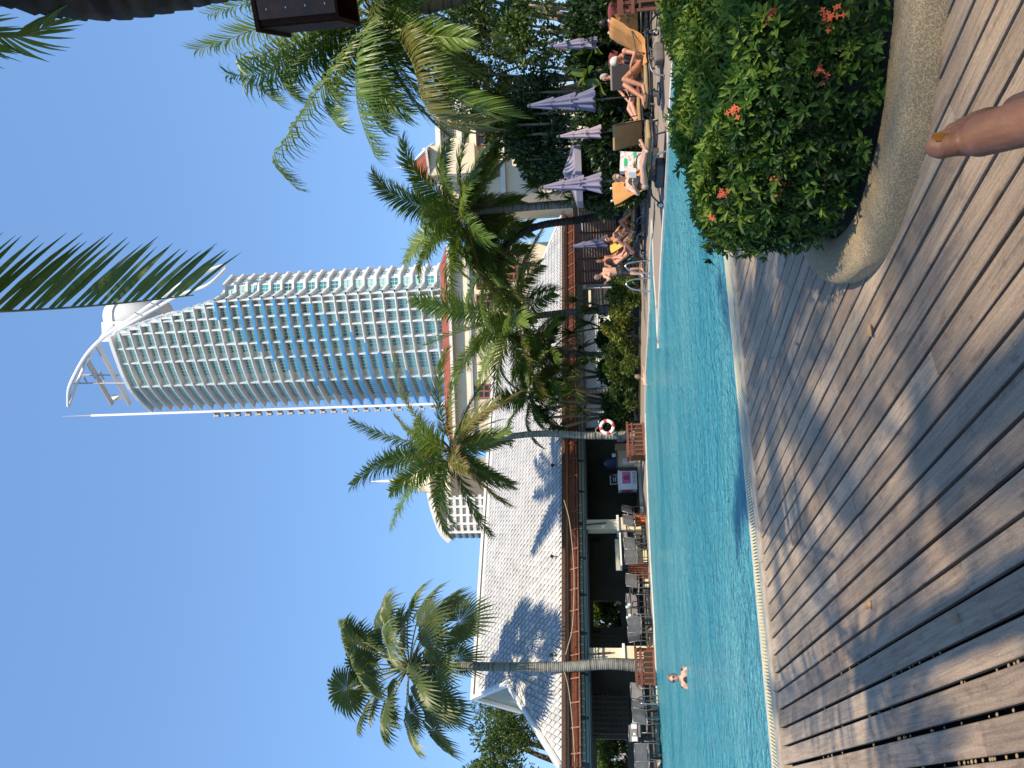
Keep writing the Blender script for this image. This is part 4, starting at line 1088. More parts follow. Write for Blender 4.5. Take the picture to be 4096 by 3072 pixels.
coco_palm('palm overhead whose single dark frond hangs in front of the white tower', V(1.3, -1.4, 0), V(1.0, -.9, 7.3), mids=[V(1.3, -1.3, 2.5), V(1.2, -1.1, 5)],
          r=(.17, .13), nf=3, Ln=2.6, leaf=.6, seed=71, nleaf=36, el=(.7, 1.3), droop=.2, trunk='trunk', dead=0, extra=ex, width=.05)
coco_palm('tall palm behind the camera that dapples the near deck with shade', V(4.2, -5.4, 0), V(4.1, -5.3, 12.0), mids=[V(4.2, -5.3, 4), V(4.1, -5.3, 8)],
          r=(.18, .13), nf=11, Ln=3.2, leaf=.55, seed=75, nleaf=32, el=(-.4, 1.2), droop=.24, trunk='trunk', dead=0, width=.036)

coco_palm('unseen palm added right of the camera to shade the front of the hedge', V(4.6, -2.0, 0), V(4.7, -1.5, 7.4), mids=[V(4.6, -2.0, 2.5), V(4.6, -1.8, 5)],
          r=(.17, .13), nf=4, Ln=2.3, leaf=.6, seed=78, nleaf=34, el=(-.3, 1.2), droop=.24, trunk='trunk', dead=0, width=.05)  # out of view, added only to darken the hedge front

coco_palm('unseen tall palm added right of the camera to shade the planks near the pool', V(5.0, -2.8, 0), V(4.9, -2.7, 12.6), mids=[V(5.1, -2.8, 4), V(5.0, -2.7, 8)],
          r=(.18, .13), nf=12, Ln=2.7, leaf=.6, seed=81, nleaf=40, el=(-.4, 1.2), droop=.24, trunk='trunk', dead=0, width=.045)  # out of view, added only for soft shade on the deck

# ---- fan palm
def fan_leaf(c, d, up, Rr, nseg=34, fold=.35, droop=.25):
    "round pleated blade, split into fingers at the rim"
    mb = MB(); d = d.normalized(); side = d.cross(up).normalized(); nrm = side.cross(d).normalized()
    span = R_(155)
    for k in range(nseg):
        a0 = -span + 2 * span * k / nseg; a1 = -span + 2 * span * (k + 1) / nseg; am = (a0 + a1) / 2
        rr = Rr * (.72 + .28 * math.cos(am * .55)) * random.uniform(.9, 1.08)
        def pt(a, r, h):
            v = d * math.cos(a) + side * math.sin(a); sag = -droop * Rr * (r / Rr) ** 2.4 * random.uniform(.9, 1.1)
            cup = fold * r * abs(math.sin(a / 2)) * .5
            return Vector(c) + v * r + nrm * (h + cup) + V(0, 0, sag)
        pl_ = .05 * Rr; r1 = rr * .58; r2 = rr * .8
        # each finger: a folded strip
        m1 = am
        p0 = pt(m1, .02, 0); b0 = pt(a0, r1, 0); b1 = pt(a1, r1, 0); bm = pt(m1, r1, pl_); wq = (a1 - a0) * .30
        c0 = pt(m1 - wq, r2, 0); c1 = pt(m1 + wq, r2, 0); cm = pt(m1, r2, pl_ * .7); tip = pt(m1 + random.uniform(-.03, .03), rr * 1.02, 0) + V(0, 0, -.06 * Rr * random.uniform(.2, 2.6))
        mb.add([p0, b0, bm, b1, c0, cm, c1, tip], ((0, 1, 2), (0, 2, 3), (1, 4, 5, 2), (2, 5, 6, 3), (4, 7, 5), (5, 7, 6)))
    return mb
random.seed(5)
YF = 26.2
fb = gnd(2618, 2672)
fbz = foot(2600, 2672, 26.25)
fan = empty('fan_palm', fbz, 'fan palm with round pleated leaves standing in the slatted planter before the pavilion', 'palm tree')
fc = at(1655, 2665, YF)
b = MB(); trunk_mesh(b, [fbz, at(2450, 2655, YF), at(2250, 2668, YF), at(2000, 2667, YF), at(1800, 2664, YF), fc], .20, .13, ring=.07, n=14, knob=.008, flare=1.25)
b.wbuild('trunk', M['trunk_pale'], fan, True)
b = MB()
for k in range(90):
    az = random.uniform(0, 6.28); z = random.uniform(-1.25, .1); r0 = .12
    a = fc + V(math.cos(az) * r0, math.sin(az) * r0, z); d = V(math.cos(az), math.sin(az), random.uniform(-.9, .6)) * random.uniform(.15, .38)
    b.tube([a - d * .2, a + d], [.035, .012], 4)
b.wbuild('leaf_bases', 'palm_fibre', fan)
nl = 40
for k in range(nl):
    f = (k + .5) / nl; az = k * 2.39996 + .4; e = lerp(1.35, -.75, f) + random.uniform(-.1, .1)
    Lp = random.uniform(1.75, 2.75) * (1 if e < .9 else .9)
    path = arch(fc + V(0, 0, .15), az, e, Lp, .085)
    mb = MB(); mb.tube(path, [.035 * (1 - .5 * i / 6) for i in range(7)], 5)
    tipd = (path[-1] - path[-2]).normalized()
    tipd = (tipd + V(0, 0, -.12)).normalized()
    up = V(0, 0, 1) if abs(tipd.z) < .9 else V(math.cos(az), math.sin(az), 0)
    up = (up + V(random.uniform(-.5, .5), random.uniform(-.9, .2), 0)).normalized()
    blade = fan_leaf(path[-1], tipd, up, random.uniform(.92, 1.18), droop=.25 + .25 * random.random())
    n = len(mb.v); mb.v.extend(blade.v); mb.f.extend([tuple(i + n for i in ff) for ff in blade.f]); mb.m = [1] * (len(mb.f) - len(blade.f)) + [0] * len(blade.f)
    mb.wbuild('fan_leaf', [M['fan_leaf'], M['rachis']], fan)
# ================================================================== SHRUBS, TREES, HEDGE
random.seed(77)
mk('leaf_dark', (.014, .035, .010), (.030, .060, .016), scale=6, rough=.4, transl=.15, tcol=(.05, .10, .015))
mk('leaf_mid', (.032, .075, .014), (.055, .105, .020), scale=6, rough=.42, transl=.22, tcol=(.10, .18, .02))
mk('leaf_bright', (.075, .125, .018), (.115, .16, .025), scale=6, rough=.42, transl=.25, tcol=(.20, .26, .03))
mk('leaf_yellow', (.20, .21, .022), (.28, .26, .03), scale=5, rough=.45, transl=.25, tcol=(.35, .33, .04))
mk('leaf_blue', (.11, .145, .07), (.17, .20, .11), scale=6, rough=.5, transl=.1)
mk('bark', (.20, .15, .105), (.12, .085, .06), scale=7, rough=.95, bump=.5)
mk('bark_pale', (.36, .28, .20), (.25, .19, .13), scale=6, rough=.9, bump=.4)

def leaf_cloud(pts, size, mats, up=.35, aspect=.45, bend=True, fold=.15):
    "one leaf-shaped face pair at every point; pts = list of (pos, outward, material index)"
    n = len(pts); 
    mb = MB()
    for p, o, mi in pts:
        d = Vector((random.gauss(0, 1), random.gauss(0, 1), random.gauss(0, 1))).normalized() * .8 + o * .8 + V(0, 0, up)
        d.normalize(); s = d.cross(Vector((random.gauss(0, 1), random.gauss(0, 1), random.gauss(0, 1)))); 
        if s.length < .01: continue
        s.normalize(); L_ = size * random.uniform(.65, 1.25); w = L_ * aspect / 2; nn = d.cross(s)
        a = p; t = p + d * L_ - nn * L_ * .18; m1 = p + d * L_ * .5
        mb.add([a, m1 + s * w + nn * fold * L_ * .3, t, m1 - s * w + nn * fold * L_ * .3, m1 - nn * fold * L_ * .12], ((0, 1, 4), (1, 2, 4), (0, 4, 3), (4, 2, 3)), mi)
    return mb

def lumps(c, r, n, seed):
    rr = random.Random(seed); out = []
    for k in range(n):
        az = rr.uniform(0, 6.283); u = rr.uniform(-.75, 1); q = math.sqrt(max(0, 1 - u * u)); f = rr.uniform(.45, .85)
        out.append((Vector(c) + V(math.cos(az) * q * r[0] * f, math.sin(az) * q * r[1] * f, u * r[2] * f), rr.uniform(.26, .44) * (r[0] + r[1] + r[2]) / 3))
    return out

def bush(name, label, cat, c, r, nleaf, size, mats, nl=12, seed=0, group=None, trunk=None, up=.3, weights=None, aspect=.45, stems=3, bark='bark', base=None):
    random.seed(seed)
    base = Vector(base) if base is not None else Vector((c[0], c[1], .05))
    root = empty(name, base, label, cat, group)
    L_ = lumps(c, r, nl, seed + 1); pts = []
    wsum = weights or [1] * len(mats)
    for k in range(nleaf):
        lc, lr = random.choice(L_)
        v = Vector((random.gauss(0, 1), random.gauss(0, 1), random.gauss(0, 1))).normalized(); rad = lr * random.uniform(.55, 1.0) ** .6
        p = lc + v * rad
        if p.z < .03: p.z = .03 + random.random() * .1
        pts.append((p, v, random.choices(range(len(mats)), wsum)[0]))
    leaf_cloud(pts, size, mats, up, aspect).wbuild('crown' if trunk else 'foliage', [M[m_] for m_ in mats], root)
    b = MB()
    for k in range(stems):
        lc, lr = L_[k % len(L_)]
        m1 = lerp(base, lc, .5) + V(random.uniform(-.1, .1), random.uniform(-.1, .1), .05) * r[0]
        t0 = trunk or .03
        b.tube(smooth_pts([base + V(random.uniform(-.5, .5) * t0, random.uniform(-.5, .5) * t0, -.03), m1, lc], 4), [lerp(t0, t0 * .25, i / 8) for i in range(9)], 7)
    b.wbuild('trunk' if trunk else 'stems', bark, root, True)
    return root

# tree behind the pavilion at the left
c = at(2010, 2990, 44); bush('broadleaf_tree', 'dense dark green tree rising behind the left hip of the pavilion roof', 'tree', c + V(-2.2, 1, -.6), (4.2, 3.5, 3.4), 15000, .26, ['leaf_mid', 'leaf_bright', 'leaf_dark'], 26, 5, trunk=.3, stems=7, weights=[5, 3, 2])
bush('feathery_shrub', 'feathery green shrub top showing behind the pavilion ridge under the fan palm', 'tree', at(1900, 2800, 42) + V(0, 0, -1.2), (1.0, 1.0, 1.5), 1600, .3, ['leaf_mid', 'leaf_bright'], 10, 6, trunk=.1, aspect=.2)
# yellow-green hedge shrubs along the far pool side, left of the lounger deck
spots = [(2564, 1140, .55, 'leaf_bright'), (2563, 1200, .62, 'leaf_yellow'), (2562, 1275, .6, 'leaf_yellow'), (2562, 1345, .62, 'leaf_yellow'), (2562, 1410, .55, 'leaf_bright'), (2561, 1470, .6, 'leaf_bright'), (2560, 1530, .62, 'leaf_mid'), (2560, 1590, .62, 'leaf_bright'), (2560, 1645, .6, 'leaf_mid')]
names_ = ['rounded green shrub beside the ladder rails at the pool corner', 'yellow flowering shrub left of the ladder rails', 'bright yellow shrub at the foot of the coconut-bearing palm', 'bright yellow-green shrub between two palm trunks',
          'light green shrub at the foot of the slim palm', 'green shrub behind the bather at the pool edge', 'green shrub at the foot of the pale trunked palm', 'dark green shrub between the pale palm and the lifebuoy', 'very dark shrub just right of the lifebuoy planter']
for i, (x, y, r_, ml) in enumerate(spots):
    p = gnd(x, y); bush('shrub', names_[i], 'shrub', V(p.x, p.y + .3, .5 + .14 * (i % 3)), (.70, .62, .66), 2400, .13, [ml, 'leaf_mid', 'leaf_bright' if i < 5 else 'leaf_dark'], 9, 100 + i, weights=[5, 2, 3], group='shrubs along the far pool side')
# pandanus / dracaena clumps with sword leaves
def sword_plant(label, base, heads, Ln, n, m1='leaf_mid', m2='leaf_bright', seed=0, w=.055, group='sword-leaved plants by the pavilion', trunk=.05, bark='bark_pale'):
    random.seed(seed); root = empty('pandanus', base, label, 'plant', group)
    b = MB()
    for h in heads:
        mid = lerp(Vector(base), Vector(h), .5) + V(random.uniform(-.25, .25), random.uniform(-.1, .1), -.1)
        b.tube(smooth_pts([Vector(base), mid, Vector(h)], 5), [lerp(trunk, trunk * .7, i / 10) for i in range(11)], 7)
    b.wbuild('stem', bark, root, True)
    for h in heads:
        mb = MB()
        for k in range(n):
            az = random.uniform(0, 6.283); e = random.uniform(-.5, 1.35); L_ = Ln * random.uniform(.7, 1.15)
            path = arch(h, az, e, L_, .28, 4); d = Vector((-math.sin(az), math.cos(az), 0)); ww = [w * .7, w, w * .9, w * .55, .004]
            vs = []
            for i, p in enumerate(path): vs += [p - d * ww[i] / 2, p + d * ww[i] / 2]
            mb.add(vs, [(2 * i, 2 * i + 1, 2 * i + 3, 2 * i + 2) for i in range(4)], 0 if random.random() < .6 else 1)
        mb.wbuild('leaf_rosette', [M[m1], M[m2]], root)
A25 = lambda x, y, Y=25.6: at(x, y, Y + 3.0)
sword_plant('sword-leaved plant beside the louvred window of the pavilion', gnd(2530, 1215) + V(0, .8, 0), [A25(2310, 1200, 26.6), A25(2360, 1235, 26.4)], .75, 60, 'leaf_bright', 'leaf_yellow', 1)
sword_plant('sword-leaved plant with drooping leaves behind the slim palm', gnd(2530, 1330) + V(0, .8, 0), [A25(2290, 1330, 26.6), A25(2360, 1290, 26.3), A25(2330, 1390, 26.8)], .85, 60, 'leaf_mid', 'leaf_bright', 2)
sword_plant('sword-leaved plant right of the bare forked trunks', gnd(2530, 1500) + V(0, .6, 0), [A25(2290, 1470, 26.5), A25(2360, 1440, 26.6), A25(2260, 1520, 26.2)], .8, 60, 'leaf_mid', 'leaf_bright', 3, trunk=.09)
sword_plant('tall pandanus with bare forked pale trunks beside the pale palm', gnd(2535, 1600) + V(0, .4, 0), [A25(2230, 1600, 25.8), A25(2300, 1560, 25.6), A25(2190, 1550, 26.0), A25(2180, 1640, 26.4)], .85, 70, 'leaf_mid', 'leaf_bright', 4, trunk=.10)
sword_plant('dark pandanus with a curved trunk behind the lifebuoy', gnd(2545, 1660) + V(0, .4, 0), [A25(2200, 1670, 26.2), A25(2240, 1710, 26.6), A25(2330, 1640, 26)], .8, 60, 'leaf_dark', 'leaf_mid', 5, trunk=.08)
for i, (x, y, rr_) in enumerate(((2470, 1300, .8), (2460, 1480, .8), (2470, 1620, .9), (2440, 1385, .7), (2460, 1690, .8))):
    p = at(x, y, 30.6); bush('shrub', ['dark leafy bush under the drooping sword leaves', 'dark leafy bush behind the yellow-green shrubs and slim palm', 'deep green bush under the pandanus trunks', 'small-leaved bush against the striped white wall', 'dark bush beside the lifebuoy post'][i], 'shrub', V(p.x, p.y, .85), (.8, .6, .75), 1500, .2, ['leaf_dark', 'leaf_mid'], 9, 130 + i, weights=[3, 2], group='dark bushes in front of the pavilion wall')
for i, py in enumerate((2420, 2460, 2500, 2975, 3040, 3110)):
    s0 = hit_t(2460, py, TB + 1.4)[0]; c = PV(s0, TB + 1.4 + .3 * (i % 2), 1.4)
    bush('shrub', ['sunlit shrub seen through the right opening, right side', 'orange-tinged shrub seen through the right opening of the pavilion', 'pale-stemmed shrub seen through the right opening, left side', 'leafy shrub seen through the left opening of the pavilion', 'bright shrub seen through the left opening of the pavilion', 'shrub at the left edge seen through the left opening'][i], 'shrub', c, (1.1, .8, 1.5), 2000, .22, ['leaf_bright', 'leaf_mid', 'frond_yellow'], 9, 300 + i, weights=[4, 3, 1], group='shrubs behind the pavilion')
# right-hand garden: bright tree, dark bushes, broad leaves
TR_ = [((1990, 330), 24, (1.9, 1.2, 1.9), ['leaf_bright', 'leaf_yellow', 'leaf_mid'], 6500, .17, 'loose yellow-green tree with bare branches above the lavender parasols'),
       ((2150, 70), 19, (1.0, 1.0, 1.3), ['leaf_bright', 'leaf_mid'], 3600, .14, 'bright round-leaved shrub near the right edge behind the slatted planter'),
       ((1900, 150), 26, (2.6, 1.4, 1.7), ['leaf_bright', 'leaf_mid', 'leaf_dark'], 6000, .2, 'tall mixed green shrub under the big hanging palm'),
       ((2080, 560), 25, (1.7, 1.2, 1.5), ['leaf_mid', 'leaf_bright'], 6000, .2, 'green shrub below the cream house window'),
       ((2180, 600), 23.5, (1.6, 1.0, 1.2), ['leaf_mid', 'leaf_blue', 'leaf_dark'], 5000, .15, 'silvery leaved shrub behind the narrow parasols'),
       ((2210, 400), 23.0, (1.5, 1.0, 1.2), ['leaf_dark', 'leaf_blue', 'leaf_mid'], 5000, .15, 'grey-green twiggy shrub behind the tall closed parasol')]
for i, ((x, y), Y, r_, ms, nlf, sz, lab) in enumerate(TR_):
    c = at(x, y, Y); bush('garden_tree' if i < 3 else 'shrub', lab, 'tree' if i < 3 else 'shrub', c, r_, nlf, sz, ms, 16, 160 + i, trunk=.09, stems=7, bark='bark_pale', base=V(c.x, c.y + .3, .05))
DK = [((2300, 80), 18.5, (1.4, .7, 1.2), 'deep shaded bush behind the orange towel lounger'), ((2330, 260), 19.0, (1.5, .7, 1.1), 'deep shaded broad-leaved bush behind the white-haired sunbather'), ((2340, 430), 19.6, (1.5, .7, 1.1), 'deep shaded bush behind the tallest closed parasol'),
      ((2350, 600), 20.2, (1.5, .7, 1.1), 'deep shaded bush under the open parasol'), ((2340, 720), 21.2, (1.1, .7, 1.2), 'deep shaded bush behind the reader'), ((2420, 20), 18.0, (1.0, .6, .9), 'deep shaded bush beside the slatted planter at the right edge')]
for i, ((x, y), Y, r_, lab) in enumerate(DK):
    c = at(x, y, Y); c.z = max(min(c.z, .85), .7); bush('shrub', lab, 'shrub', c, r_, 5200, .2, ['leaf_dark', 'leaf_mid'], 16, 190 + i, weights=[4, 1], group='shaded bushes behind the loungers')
for i, (x, y) in enumerate(((2060, 500), (2110, 640), (2140, 740), (2190, 690), (2260, 760))):
    h = at(x, y, 22.8 + .3 * i); sword_plant(['spiky yucca high behind the thin parasols', 'spiky yucca left of the cream house window', 'spiky yucca behind the tall twin palms', 'spiky yucca above the open parasol', 'spiky yucca beside the pale palm trunk'][i], V(h.x, h.y, .05), [h, h + V(.35, .2, -.45), h + V(-.3, .1, -.3)], .55, 60, 'leaf_bright', 'leaf_mid', 210 + i, w=.05, group='yuccas in the right-hand garden')
for i, (x, y) in enumerate(((2380, 190), (2350, 290), (2400, 330), (2300, 180))):
    h = at(x, y, 18.3); sword_plant(['broad-leaved plant catching light right of the white-haired sunbather', 'broad-leaved plant catching light above the grey backrest', 'broad-leaved plant catching light beside the burgundy lounger', 'broad-leaved plant catching light under the right-hand parasol'][i], V(h.x, h.y, .05), [h], .5, 9, 'leaf_bright', 'leaf_mid', 240 + i, w=.2, group='broad-leaved plants behind the loungers', trunk=.02)
c = at(2462, 560, 19.0); hb = MB()
# clipped dark hedge right behind the loungers
pts = []
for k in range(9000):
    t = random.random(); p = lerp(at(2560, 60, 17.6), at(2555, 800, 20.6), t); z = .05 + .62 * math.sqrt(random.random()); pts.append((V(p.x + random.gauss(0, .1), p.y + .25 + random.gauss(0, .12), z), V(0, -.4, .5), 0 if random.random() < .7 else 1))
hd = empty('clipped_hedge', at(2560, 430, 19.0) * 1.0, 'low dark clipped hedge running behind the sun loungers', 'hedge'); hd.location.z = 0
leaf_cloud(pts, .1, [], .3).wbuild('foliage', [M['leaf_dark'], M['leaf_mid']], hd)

# ---- the planter in front: kerb, earth, ixora hedge
mk('pebble_wash', (.56, .43, .25), (.31, .23, .13), scale=130, rough=.85, bump=.7, bscale=190, lo=.34, hi=.6, detail=1)
outer = [gnd(x, y) for x, y in ((3795, -260), (3790, 0), (3762, 200), (3735, 420), (3690, 640), (3640, 800), (3585, 950), (3520, 1060), (3440, 1125), (3380, 1128), (3330, 1100), (3290, 1040), (3250, 960), (3200, 830), (3160, 700), (3100, 420), (3060, 150), (3030, -260))]
outer = [V(p.x, p.y, 0) for p in outer]; KH = .12
cen = V(2.3, 4.6, 0)
def inset(pts, d):
    out = []; n = len(pts)
    for i in range(n):
        a = pts[max(i - 1, 0)]; b = pts[min(i + 1, n - 1)]; t = (b - a).normalized(); nr = Vector((-t.y, t.x, 0))
        if nr.dot(cen - pts[i]) < 0: nr = -nr
        out.append(pts[i] + nr * d)
    return out
so_ = smooth_pts(outer, 5); si_ = inset(so_, .27); 
prof = [(0.0, -.02), (.0, KH - .035), (.035, KH), (.25, KH + .002), (.27, KH - .02), (.27, -.02)]
rings = [[p + V(0, 0, z) for p in inset(so_, d)] for d, z in prof]
plt = empty('planter_bed', V(2.2, 4.4, 0), 'curved pebble-dash planter kerb at the right in front of the pool', 'planter')
mb = MB(); n = len(so_)
for r_ in rings: mb.v.extend([tuple(p) for p in r_])
for a in range(len(prof) - 1):
    for i in range(n - 1): mb.f.append((a * n + i, a * n + i + 1, (a + 1) * n + i + 1, (a + 1) * n + i)); mb.m.append(0)
mb.wbuild('kerb', 'pebble_wash', plt, True)
mk('bed_soil', (.035, .025, .016), (.07, .05, .03), scale=25, rough=1, bump=.6)
mb = MB(); mb.add([p + V(0, 0, KH - .04) for p in si_], [tuple(range(n))]); mb.wbuild('earth', 'bed_soil', plt)
# hedge: a box of twigs and leaves following the kerb
hed = empty('ixora_hedge', V(2.2, 4.5, .15), 'dark green ixora hedge with small orange-red flowers in the near planter', 'hedge')
inn = inset(so_, .40); HT = .80
poly2 = [(p.x, p.y) for p in inn]
def inside(x, y):
    c = False; j = len(poly2) - 1
    for i in range(len(poly2)):
        xi, yi = poly2[i]; xj, yj = poly2[j]
        if (yi > y) != (yj > y) and x < (xj - xi) * (y - yi) / (yj - yi) + xi: c = not c
        j = i
    return c
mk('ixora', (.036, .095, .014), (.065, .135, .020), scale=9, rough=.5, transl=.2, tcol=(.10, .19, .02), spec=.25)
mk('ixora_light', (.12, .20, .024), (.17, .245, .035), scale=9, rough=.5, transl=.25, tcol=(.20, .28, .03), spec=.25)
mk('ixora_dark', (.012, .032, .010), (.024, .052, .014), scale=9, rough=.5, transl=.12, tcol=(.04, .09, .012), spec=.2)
mk('ixora_flower', (.62, .085, .03), (.70, .14, .045), scale=10, rough=.5, transl=.2)
def hedge_top(x, y): return HT + .05 * math.sin(x * 5.1 + y * 2.2) + .04 * math.sin(y * 7.3 - x * 3)
whorls = []
random.seed(99)
xs = [p[0] for p in poly2]; ys = [p[1] for p in poly2]; x0, x1, y0, y1 = min(xs), max(xs), min(ys), max(ys)
# top surface: mostly lighter leaves, sunlight put into their colour
n_top = 0
while n_top < 3600:
    x = random.uniform(x0, min(x1, 3.6)); y = random.uniform(y0, y1)
    if inside(x, y): whorls.append((V(x, y, hedge_top(x, y) + random.gauss(0, .025)), V(random.gauss(0, .4), random.gauss(0, .4), 1), 0 if random.random() < .35 else 1)); n_top += 1
# sides: more of the sunlit leaf colour towards the top
ip = [Vector((p[0], p[1], 0)) for p in poly2]
seg = [(a, b) for a, b in zip(ip[:-1], ip[1:]) if (b - a).length > 1e-4]; lens = [(b - a).length for a, b in seg]
for k in range(5200):
    a, b = random.choices(seg, lens)[0]; p = lerp(a, b, random.random()); t = (b - a).normalized(); nr = Vector((-t.y, t.x, 0))
    if nr.dot(cen - p) > 0: nr = -nr
    zz = lerp(.11, HT, random.random() ** .7); p = p + nr * (random.gauss(.02, .05) + .07 * math.sin(zz * 3.5))
    if p.x > 3.6: continue
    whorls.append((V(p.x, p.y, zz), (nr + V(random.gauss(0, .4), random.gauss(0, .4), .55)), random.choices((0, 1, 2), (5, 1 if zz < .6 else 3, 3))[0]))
# interior filler: darkest leaves only, inner shade put into their colour
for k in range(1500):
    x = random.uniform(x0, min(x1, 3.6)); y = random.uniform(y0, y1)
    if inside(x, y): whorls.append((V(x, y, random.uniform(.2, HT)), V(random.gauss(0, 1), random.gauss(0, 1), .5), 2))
mb = MB()
for p, o, mi in whorls:
    o = o.normalized(); a = o.orthogonal().normalized(); b = o.cross(a); n = random.choice((4, 5, 6)); ph = random.random() * 6.28
    for k in range(n):
        an = ph + k * 2.4; sp = random.uniform(.55, 1.15); d = (o * math.cos(sp) + (a * math.cos(an) + b * math.sin(an)) * math.sin(sp)).normalized()
        s = d.cross(o); 
        if s.length < .05: continue
        s.normalize(); nn = s.cross(d); L_ = random.uniform(.040, .072); w = L_ * .17
        q0 = p + d * .006; m1 = q0 + d * L_ * .38; m2 = q0 + d * L_ * .72 - nn * L_ * .03; t = q0 + d * L_ - nn * L_ * .12
        mb.add([q0, m1 + s * w + nn * w * .5, m2 + s * w * .8 + nn * w * .4, t, m2 - s * w * .8 + nn * w * .4, m1 - s * w + nn * w * .5, m1, m2],
               ((0, 1, 6), (6, 1, 2, 7), (7, 2, 3), (0, 6, 5), (6, 7, 4, 5), (7, 3, 4)), mi)
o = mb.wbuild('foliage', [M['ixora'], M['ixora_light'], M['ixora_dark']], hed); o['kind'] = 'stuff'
b = MB()
for k in range(160):
    a, c2 = random.choices(seg, lens)[0]; p = lerp(a, c2, random.random()); 
    if p.x > 3.6: continue
    q0 = lerp(p, V(cen.x, cen.y, 0), random.uniform(.02, .25)); q0.z = .14
    q2 = lerp(p, V(cen.x, cen.y, 0), random.uniform(-.03, .1)); q2.z = random.uniform(.4, .75)
    b.tube([q0, lerp(q0, q2, .5) + V(random.uniform(-.04, .04), random.uniform(-.04, .04), 0), q2], [.006, .005, .003], 5)
b.wbuild('twigs', 'bark', hed)
for (px, py, Y, big) in ((3320, 72, 3.75, 1.2), (3082, 60, 4.0, .6), (3280, 283, 3.75, .6), (3308, 316, 3.72, .4), (2938, 440, 4.15, .75), (3106, 752, 4.05, 1.0), (3100, 722, 4.05, .4), (2890, 960, 4.75, .6), (2895, 775, 4.6, .6), (2832, 985, 4.8, .45), (2845, 872, 4.75, .35)):
    Yq = 2.6
    while Yq < 7:
        c = at(px, py, Yq)
        if inside(c.x, c.y) and c.z < hedge_top(c.x, c.y) + .03: break
        Yq += .02
    c = at(px, py, Yq - .17); big *= 1.15; b = MB(); v = (CAMPOS - c).normalized(); v = (v + V(0, 0, .4)).normalized(); a = v.orthogonal().normalized(); bb = v.cross(a)
    for k in range(int(9 * big) + 2):
        an = random.uniform(0, 6.28); r_ = random.uniform(0, .045) * big; q = c + (a * math.cos(an) + bb * math.sin(an)) * r_ + v * random.uniform(0, .02)
        b.tube([c - v * .04, q], .0015, 4)
        for j in range(4):
            t = j * 1.5708 + an; d = (a * math.cos(t) + bb * math.sin(t)); s = v.cross(d) * .0045
            b.add([q, q + d * .007 + s, q + d * .016, q + d * .007 - s], ((0, 1, 2, 3),))
    b.wbuild('flower_cluster', 'ixora_flower', hed)
# fallen leaves
mk('dry_leaf', (.34, .20, .09), (.24, .13, .06), scale=20, rough=.7)
def dry_leaf(pos, L_, w, rz, label, curl=.3, tilt=.1):
    b = MB(); n = 6; vs = []
    for i in range(n + 1):
        t = i / n; ww = w * math.sin(math.pi * (t * .92 + .04)) ; x = (t - .5) * L_; z = curl * L_ * (t - .5) ** 2 * 1.6
        vs += [(x, -ww / 2, z + ww * .25), (x, 0, z), (x, ww / 2, z + ww * .25)]
    for i in range(n):
        a = 3 * i; b.add([], []); 
    b.add(vs, [(3 * i + j, 3 * i + 1 + j, 3 * i + 4 + j, 3 * i + 3 + j) for i in range(n) for j in range(2)])
    o = b.build('fallen_leaf', M['dry_leaf'], smooth=True, loc=pos, rot=(tilt, tilt * .5, rz)); tag(o, label, 'leaf', 'fallen leaves'); return o
dl = lambda x, y, z=.012: gnd(x, y, z)
dry_leaf(dl(3485, 1320), .09, .045, .6, 'large tan fallen leaf lying on the deck left of the planter end', .15)
dry_leaf(dl(3187, 1375), .07, .03, 1.2, 'pale yellow fallen leaf on the shaded planks beyond the planter')
dry_leaf(dl(3088, 1432), .06, .025, 1.6, 'small cream fallen leaf near the pool end of the planks')
dry_leaf(dl(3478, 2422), .06, .03, .3, 'curled brown fallen leaf standing in a gap in the middle of the deck', .9, .8)
dry_leaf(dl(3825, 2470), .07, .035, .9, 'grey flat fallen leaf lying across a gap at the left', .1)
dry_leaf(at(2805, 500, 4.3), .075, .035, .5, 'brown curled leaf caught on top of the ixora hedge', .7, .5)
# ================================================================== FURNITURE AND PROPS
random.seed(123)
mk('tan_cushion', (.34, .24, .115), (.29, .20, .09), scale=6, rough=.9)
mk('grey_cushion', (.20, .175, .15), rough=.9)
mk('burgundy', (.20, .045, .045), (.15, .035, .035), scale=5, rough=.9)
mk('orange_towel', (.50, .25, .085), (.42, .20, .065), scale=7, rough=.95, bump=.3, bscale=60)
mk('yellow_towel', (.66, .42, .10), (.60, .36, .08), scale=7, rough=.95)
mk('dark_print', (.02, .03, .03), (.10, .30, .27), scale=34, rough=.8, lo=.52, hi=.56, detail=0)
mk('wheel_grey', (.55, .57, .58), rough=.5)
def T(o, z=0): return V(o.x, o.y, z)

